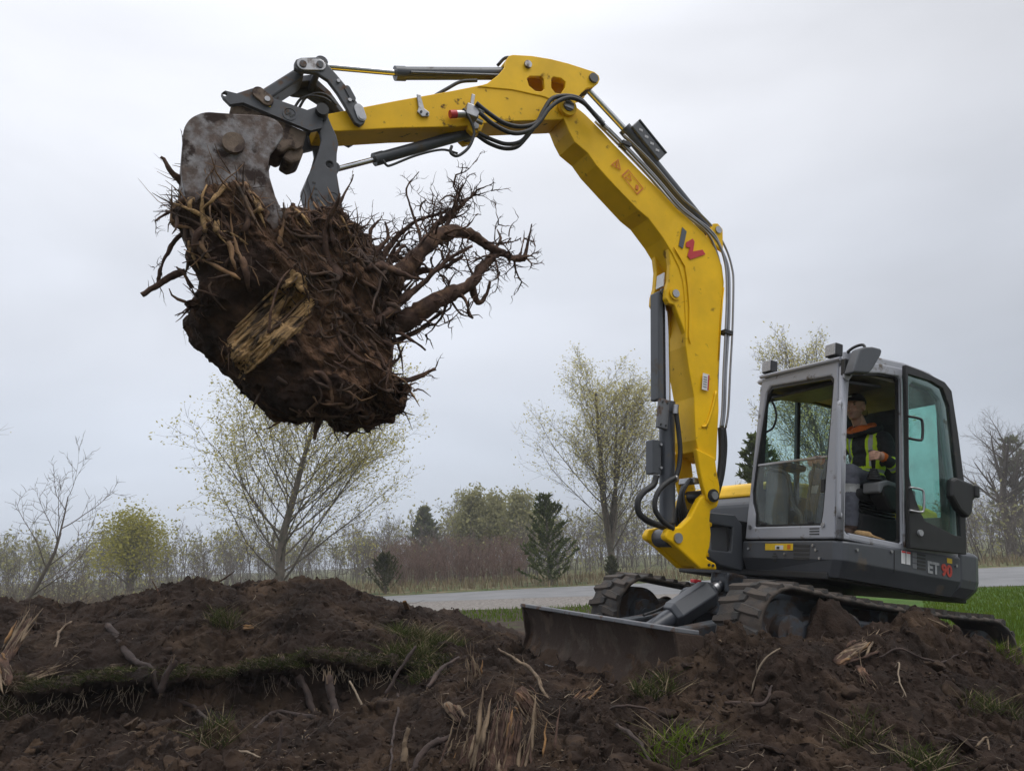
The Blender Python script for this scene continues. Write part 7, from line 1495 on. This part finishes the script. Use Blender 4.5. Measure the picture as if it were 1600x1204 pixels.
SLABS = [
 ('wood_chunk', 'ochre splintered wood chunk lying below the blade', (0.25, 4.95, 0.607, 1), (0.46, 5.15, 0.699, 1), 0.085, 0.011, M_ochre, 8),
 ('bark_chunk', 'dark pointed bark chunk below the ochre wood chunk', (0.36, 4.75, 0.555, 1), (0.35, 4.80, 0.658, 1), 0.07, 0.008, M_bark, 6),
 ('bark_slab', 'dark flat bark piece half buried in the right mound', (2.00, 4.87, 0.05), (2.00, 4.69, 0.02), 0.06, 0.008, M_bark, 6),
 ('broken_log', 'pale splintered slab leaning on the left edge mound', (-3.82, 5.90, 0.919, 1), (-3.83, 6.30, 1.332, 1), 0.13, 0.014, M_palewood, 9),
 ('bark_slab', 'weathered pale bark piece at the left picture edge', (-3.62, 5.55, 0.979, 1), (-3.34, 5.30, 0.784, 1), 0.11, 0.013, M_palewood, 7),
 ('plank', 'flat weathered split plank on the left mound', (-3.57, 5.77, 0.04), (-3.28, 5.97, 0.06), 0.09, 0.011, M_palewood, 6),
 ('stump_remnant', 'shredded upright stump remnant of pale splinters at bottom centre', (-0.15, 4.05, 0.482, 1), (-0.07, 4.25, 0.833, 1), 0.24, 0.012, M_palewood, 24),
 ('splinters', 'fan of pale splinters right of the shredded stump remnant', (-0.03, 4.35, 0.803, 1), (0.09, 4.30, 0.630, 1), 0.12, 0.007, M_palewood, 9),
 ('split_stub', 'small pale splintered stub above the shredded stump remnant', (-0.33, 5.40, 0.751, 1), (-0.35, 5.42, 0.904, 1), 0.06, 0.009, M_palewood, 6),
 ('wood_chip', 'bright torn wood chip on top of the right mound', (1.94, 4.99, 0.03), (2.39, 5.40, 0.05), 0.1, 0.012, M_palewood, 8),
 ('wood_chip', 'small pale wood chip on the left crest heap', (-2.33, 6.70, 0.02), (-2.25, 6.79, 0.03), 0.05, 0.01, M_ochre, 4),
 ('wood_chip', 'orange wood chip at the right end of the left mound', (-1.12, 7.78, 0.02), (-1.81, 14.52, 0.03), 0.07, 0.012, M_ochre, 5),
 ('wood_chip', 'pale chip in the middle of the central mound', (-0.48, 4.98, 0.02), (-0.38, 4.80, 0.03), 0.07, 0.012, M_palewood, 5),
 ('splinters', 'leaning splinter bundle left of the shredded stump remnant', (-0.32, 4.20, 0.487, 1), (-0.25, 4.30, 0.675, 1), 0.13, 0.008, M_palewood, 9),
]
SODS = [
 ('turf_lip', 'overhanging grassy turf edge above the pit at far left', [(-4.26, 5.57), (-3.91, 5.62), (-3.66, 5.66), (-3.39, 5.66), (-3.16, 5.73), (-2.94, 5.82), (-2.72, 5.86)], 0.16, 0.1, 0.16, 41),
 ('turf_lip', 'overhanging turf edge above the middle of the pit', [(-2.64, 5.91), (-2.47, 6.01), (-2.25, 6.07), (-2.03, 6.11), (-1.79, 6.14), (-1.65, 6.14)], 0.14, 0.09, 0.15, 42),
 ('turf_lip', 'thick grassy turf edge left of the grass clump', [(-1.94, 6.13), (-1.70, 6.16), (-1.47, 6.20), (-1.23, 6.22), (-0.98, 6.22), (-0.78, 6.22), (-0.59, 6.21)], 0.22, 0.1, 0.18, 43),
]
TUFTS = [
 ('dense grass clump on the right shoulder of the left mound', -0.82, 6.86, 0.3, 1300, 0.06, 0.18),
 ('grass hanging below the dense clump beside the leaning stick', -0.91, 6.38, 0.18, 600, 0.08, 0.2),
 ('small green tuft in the shade right of the leaning stick', -0.71, 5.93, 0.14, 320, 0.05, 0.12),
 ('dark green tuft on the face of the left mound', -2.55, 6.76, 0.13, 320, 0.06, 0.16),
 ('small weedy tuft on the pit floor at lower left', -1.84, 4.84, 0.1, 200, 0.05, 0.14),
 ('tuft with yellow tips at the left picture edge', -3.46, 5.65, 0.16, 300, 0.06, 0.15),
 ('flattened dry grass tuft below the blade', 0.77, 4.89, 0.13, 380, 0.05, 0.14),
 ('bright green weed at the bottom right centre', 0.68, 3.90, 0.13, 200, 0.06, 0.17, 1),
 ('smaller green weed above the bottom right centre weed', 0.87, 4.19, 0.09, 150, 0.05, 0.13, 1),
 ('green tuft low on the right mound', 1.65, 4.11, 0.1, 120, 0.05, 0.14),
 ('green tuft at the bottom edge under the right mound', 1.81, 3.91, 0.15, 230, 0.05, 0.13),
 ('grassy sod piece at the right picture edge', 2.68, 4.74, 0.18, 280, 0.06, 0.15),
 ('sparse grass on the flat soil left of the blade', -0.36, 14.52, 0.9, 700, 0.05, 0.14, 1),
 ('green weed on the soil just behind the right mound', 7.41, 14.59, 0.1, 120, 0.05, 0.13),
 ('grass along the near right corner below the track', 3.55, 5.88, 0.16, 260, 0.05, 0.14, 1),
]

for a in PIECES: piece(*a)
for a in SLABS: slab(*a)
# thin rootlets, straws and wood chips strewn everywhere
def litter(name, label, n, seed, mat, l0, l1, r0, r1):
    rg_ = np.random.default_rng(seed); S = Branches(seed); y = 3.5 * (8.2 / 3.5) ** rg_.random(n); x = y * rg_.uniform(-.8, .8, n); cl = fbm(np.stack([x, y, x * 0], 1) * 1.3 + seed, 3); k = cl > -.12; x, y = x[k], y[k]; z = ground_z(x, y); k = z > .15; x, y, z = x[k], y[k], z[k]
    for i in range(len(x)):
        ln = l0 + (l1 - l0) * rg_.random() ** 2; a = rg_.random() * 6.28; dz = rg_.normal(.1, .35); d = np.array((math.cos(a), math.sin(a), dz)); d /= np.linalg.norm(d); p = np.array((x[i], y[i], z[i] + .004)); r_ = rg_.uniform(r0, r1)
        for s in range(3):
            q = p + d * ln / 3; S.seg(p, q, r_ * (1 - s * .25), r_ * (1 - (s + 1) * .25)); p = q; d = d + rg_.normal(0, .35, 3); d[2] -= .15; d /= np.linalg.norm(d)
    V, Fq = S.geo(); return tag(link_mesh(name, mesh_np(name, V, Fq, True), mat), label, 'debris', kind='stuff')
litter('rootlets', 'pale thin rootlets and straws scattered over the dug soil', 1500, 31, M_straw, .03, .16, .0012, .003)
litter('dark_rootlets', 'dark thin roots scattered over the dug soil', 2600, 32, M_rootred, .05, .30, .0015, .005)
litter('wood_chips', 'small pale wood chips scattered over the dug soil', 420, 33, M_palewood, .02, .06, .003, .008)
# overhanging sod along the edge of the pit: torn mat of soil with grass on top and roots below
def sod(name, label, path, depth, thick, out, seed, hang=.14, dens=2100):
    rg_ = np.random.default_rng(seed); P_ = catmull([(x, y, 0) for x, y in path], 14); n = len(P_); T = np.gradient(P_, axis=0); T /= np.linalg.norm(T, axis=1)[:, None]; Nn = np.stack([T[:, 1], -T[:, 0], 0 * T[:, 0]], 1); Nn *= np.sign(-(Nn[:, 1:2]) + 1e-9)
    z0 = base_z(P_[:, 0] - Nn[:, 0] * depth * .6, P_[:, 1] - Nn[:, 1] * depth * .6) + .03
    z0 = np.convolve(np.pad(z0, 6, 'edge'), np.ones(13) / 13, 'valid') + .05 * fbm(np.stack([np.arange(n) * .13 + seed * 3, np.full(n, 1.3), np.zeros(n)], 1), 3)
    prof = [(-depth * 1.3, -.05), (-depth * .6, .02), (-depth * .2, .035), (out * .3, .03), (out * .7, .012), (out, -.022), (out * .93, -thick * .45), (out * .6, -thick * .8), (out * .1, -thick), (-depth, -thick * 1.25)]
    jj = .5 + .75 * fbm(np.stack([np.arange(n) * .11 + seed, np.full(n, 3.3), np.zeros(n)], 1), 3); k = len(prof)
    V = np.array([[P_[i] + Nn[i] * (o_ if o_ < 0 else o_ * (.45 + jj[i])) + np.array((0, 0, z0[i] + h_)) for o_, h_ in prof] for i in range(n)]).reshape(-1, 3)
    V += .035 * np.stack([fbm(V * 9 + q * 9, 4) for q in range(3)], 1)
    Fc = [[i * k + j, i * k + (j + 1) % k, (i + 1) * k + (j + 1) % k, (i + 1) * k + j] for i in range(n - 1) for j in range(k)] + [list(range(k)), list(range((n - 1) * k, n * k))[::-1]]
    me = mesh_np(name, V, Fc, True); bm = bmesh.new(); bm.from_mesh(me); bmesh.ops.subdivide_edges(bm, edges=bm.edges[:], cuts=1, use_grid_fill=True); bmesh.ops.recalc_face_normals(bm, faces=bm.faces[:])
    q_ = np.array([v.co[:] for v in bm.verts]); dq = .02 * np.stack([fbm(q_ * 26 + q * 9, 3) for q in range(3)], 1)
    for v, dd in zip(bm.verts, dq): v.co += Vector(dd)
    bm.to_mesh(me); bm.free(); me.polygons.foreach_set('use_smooth', [True] * len(me.polygons))
    o = tag(link_mesh(name, me, M_soil), label, 'turf'); L_ = np.sum(np.linalg.norm(np.diff(P_, axis=0), axis=1)); m = int(dens * L_)
    i = rg_.integers(0, n, m); f = rg_.beta(2.2, 1.1, m); wid = out * (.45 + jj[i]); b = P_[i] + T[i] * rg_.normal(0, .02, m)[:, None] + Nn[i] * (-depth + (depth + wid) * f)[:, None]
    patch = fbm(b * 2.6 + seed, 3) > (-.22 if seed < 43 else -.7); b = b[patch]; i = i[patch]; f = f[patch]; zz = z0[i] + .035 - .05 * f ** 3
    kk = rg_.random(len(b)) < .3
    for sel, nm_, mt in ((~kk, 'turf_blades', M_sodgrass), (kk, 'dry_blades', M_drygrass)):
        g = blades(nm_, None, b[sel, 0], b[sel, 1], zz[sel], .04, .13, .0026, mt, seed, 1.1, o, tilt=(0, -.55, -.75)); g['kind'] = 'stuff'
    S = Branches(seed)
    for _ in range(int(L_ * 110)):
        q = rg_.integers(0, n); p = P_[q] + Nn[q] * out * (.45 + jj[q]) * rg_.uniform(.3, 1.0) + np.array((0, 0, z0[q] - thick * rg_.uniform(.1, .9))); d = np.array((rg_.normal(0, .3), -.25, -1)); ln = hang * rg_.uniform(.3, 1.3)
        for s in range(3): d = d + rg_.normal(0, .3, 3); d /= np.linalg.norm(d); S.seg(p, p + d * ln / 3, .0018, .0014); p = p + d * ln / 3
    V, Fq = S.geo(); h = link_mesh('hanging_roots', mesh_np('hanging_roots', V, Fq, True), M_straw if seed % 2 else M_rootred, o); h['kind'] = 'stuff'
    return o
for a in SODS: sod(*a)
def tuft(label, x, y, r_, n, h0, h1, seed, tilt=(0, -.3, 0), mat=None, pale=.3):
    rg_ = np.random.default_rng(seed); a = rg_.random(n) * 6.28; q = r_ * np.sqrt(rg_.random(n)); xs, ys = q * np.cos(a), q * np.sin(a) * .8; zs = ground_z(x + xs, y + ys); root_ = empty('grass_tuft', (x, y, gz(x, y))); tag(root_, label, 'grass tuft')
    k = rg_.random(n) > pale; z0 = root_.location.z
    blades('green_blades', None, xs[k], ys[k], zs[k] - z0 - .01, h0 * .7, h1 * .85, .0028, mat or M_sodgrass, seed, 2.2, root_, tilt=tilt)
    if (~k).any(): blades('dry_blades', None, xs[~k], ys[~k], zs[~k] - z0 - .01, h0 * .7, h1, .0025, M_drygrass, seed + 1, 2.6, root_, tilt=tilt)
    return root_
for i, a in enumerate(TUFTS): tuft(*a[:7], seed=300 + i * 2, mat=(M_greengrass if len(a) > 7 else None))
# soil packed into the near track beside the idler
S_ = []
hv, hf_ = ico(4); hq = hv * np.array((.26, .15, .36)) * (1 + .35 * fbm(hv * 2.2 + 4, 3))[:, None] + .018 * fbm(hv * 9, 3)[:, None] * hv; hq = hq + np.array((.70, 1.13, .26))
hp_ = np.array([mw(q)[:] for q in hq]); tag(link_mesh('packed_soil', mesh_np('packed_soil', hp_, hf_, True), M_soil), 'heap of soil packed into the near track beside its front wheel', 'soil', kind='stuff')

# ------------------------------------------------------------------ damp air: far things fade
hz_o = link_mesh('haze', mesh_np('haze', [(x, y, z) for x in (-640, 640) for y in (-160, 640) for z in (-1.2, 20)], [(0, 1, 3, 2), (4, 6, 7, 5), (0, 4, 5, 1), (2, 3, 7, 6), (0, 2, 6, 4), (1, 5, 7, 3)]), None)
m = bpy.data.materials.new('damp_air'); m.use_nodes = True; n_ = m.node_tree.nodes; n_.clear()
o_ = n_.new('ShaderNodeOutputMaterial'); v_ = n_.new('ShaderNodeVolumePrincipled'); v_.inputs['Color'].default_value = (.90, .93, .97, 1); v_.inputs['Density'].default_value = .0010; v_.inputs['Anisotropy'].default_value = .2
m.node_tree.links.new(v_.outputs[0], o_.inputs['Volume']); hz_o.data.materials.append(m)
tag(hz_o, 'thin grey haze in the damp air', 'haze', kind='stuff')
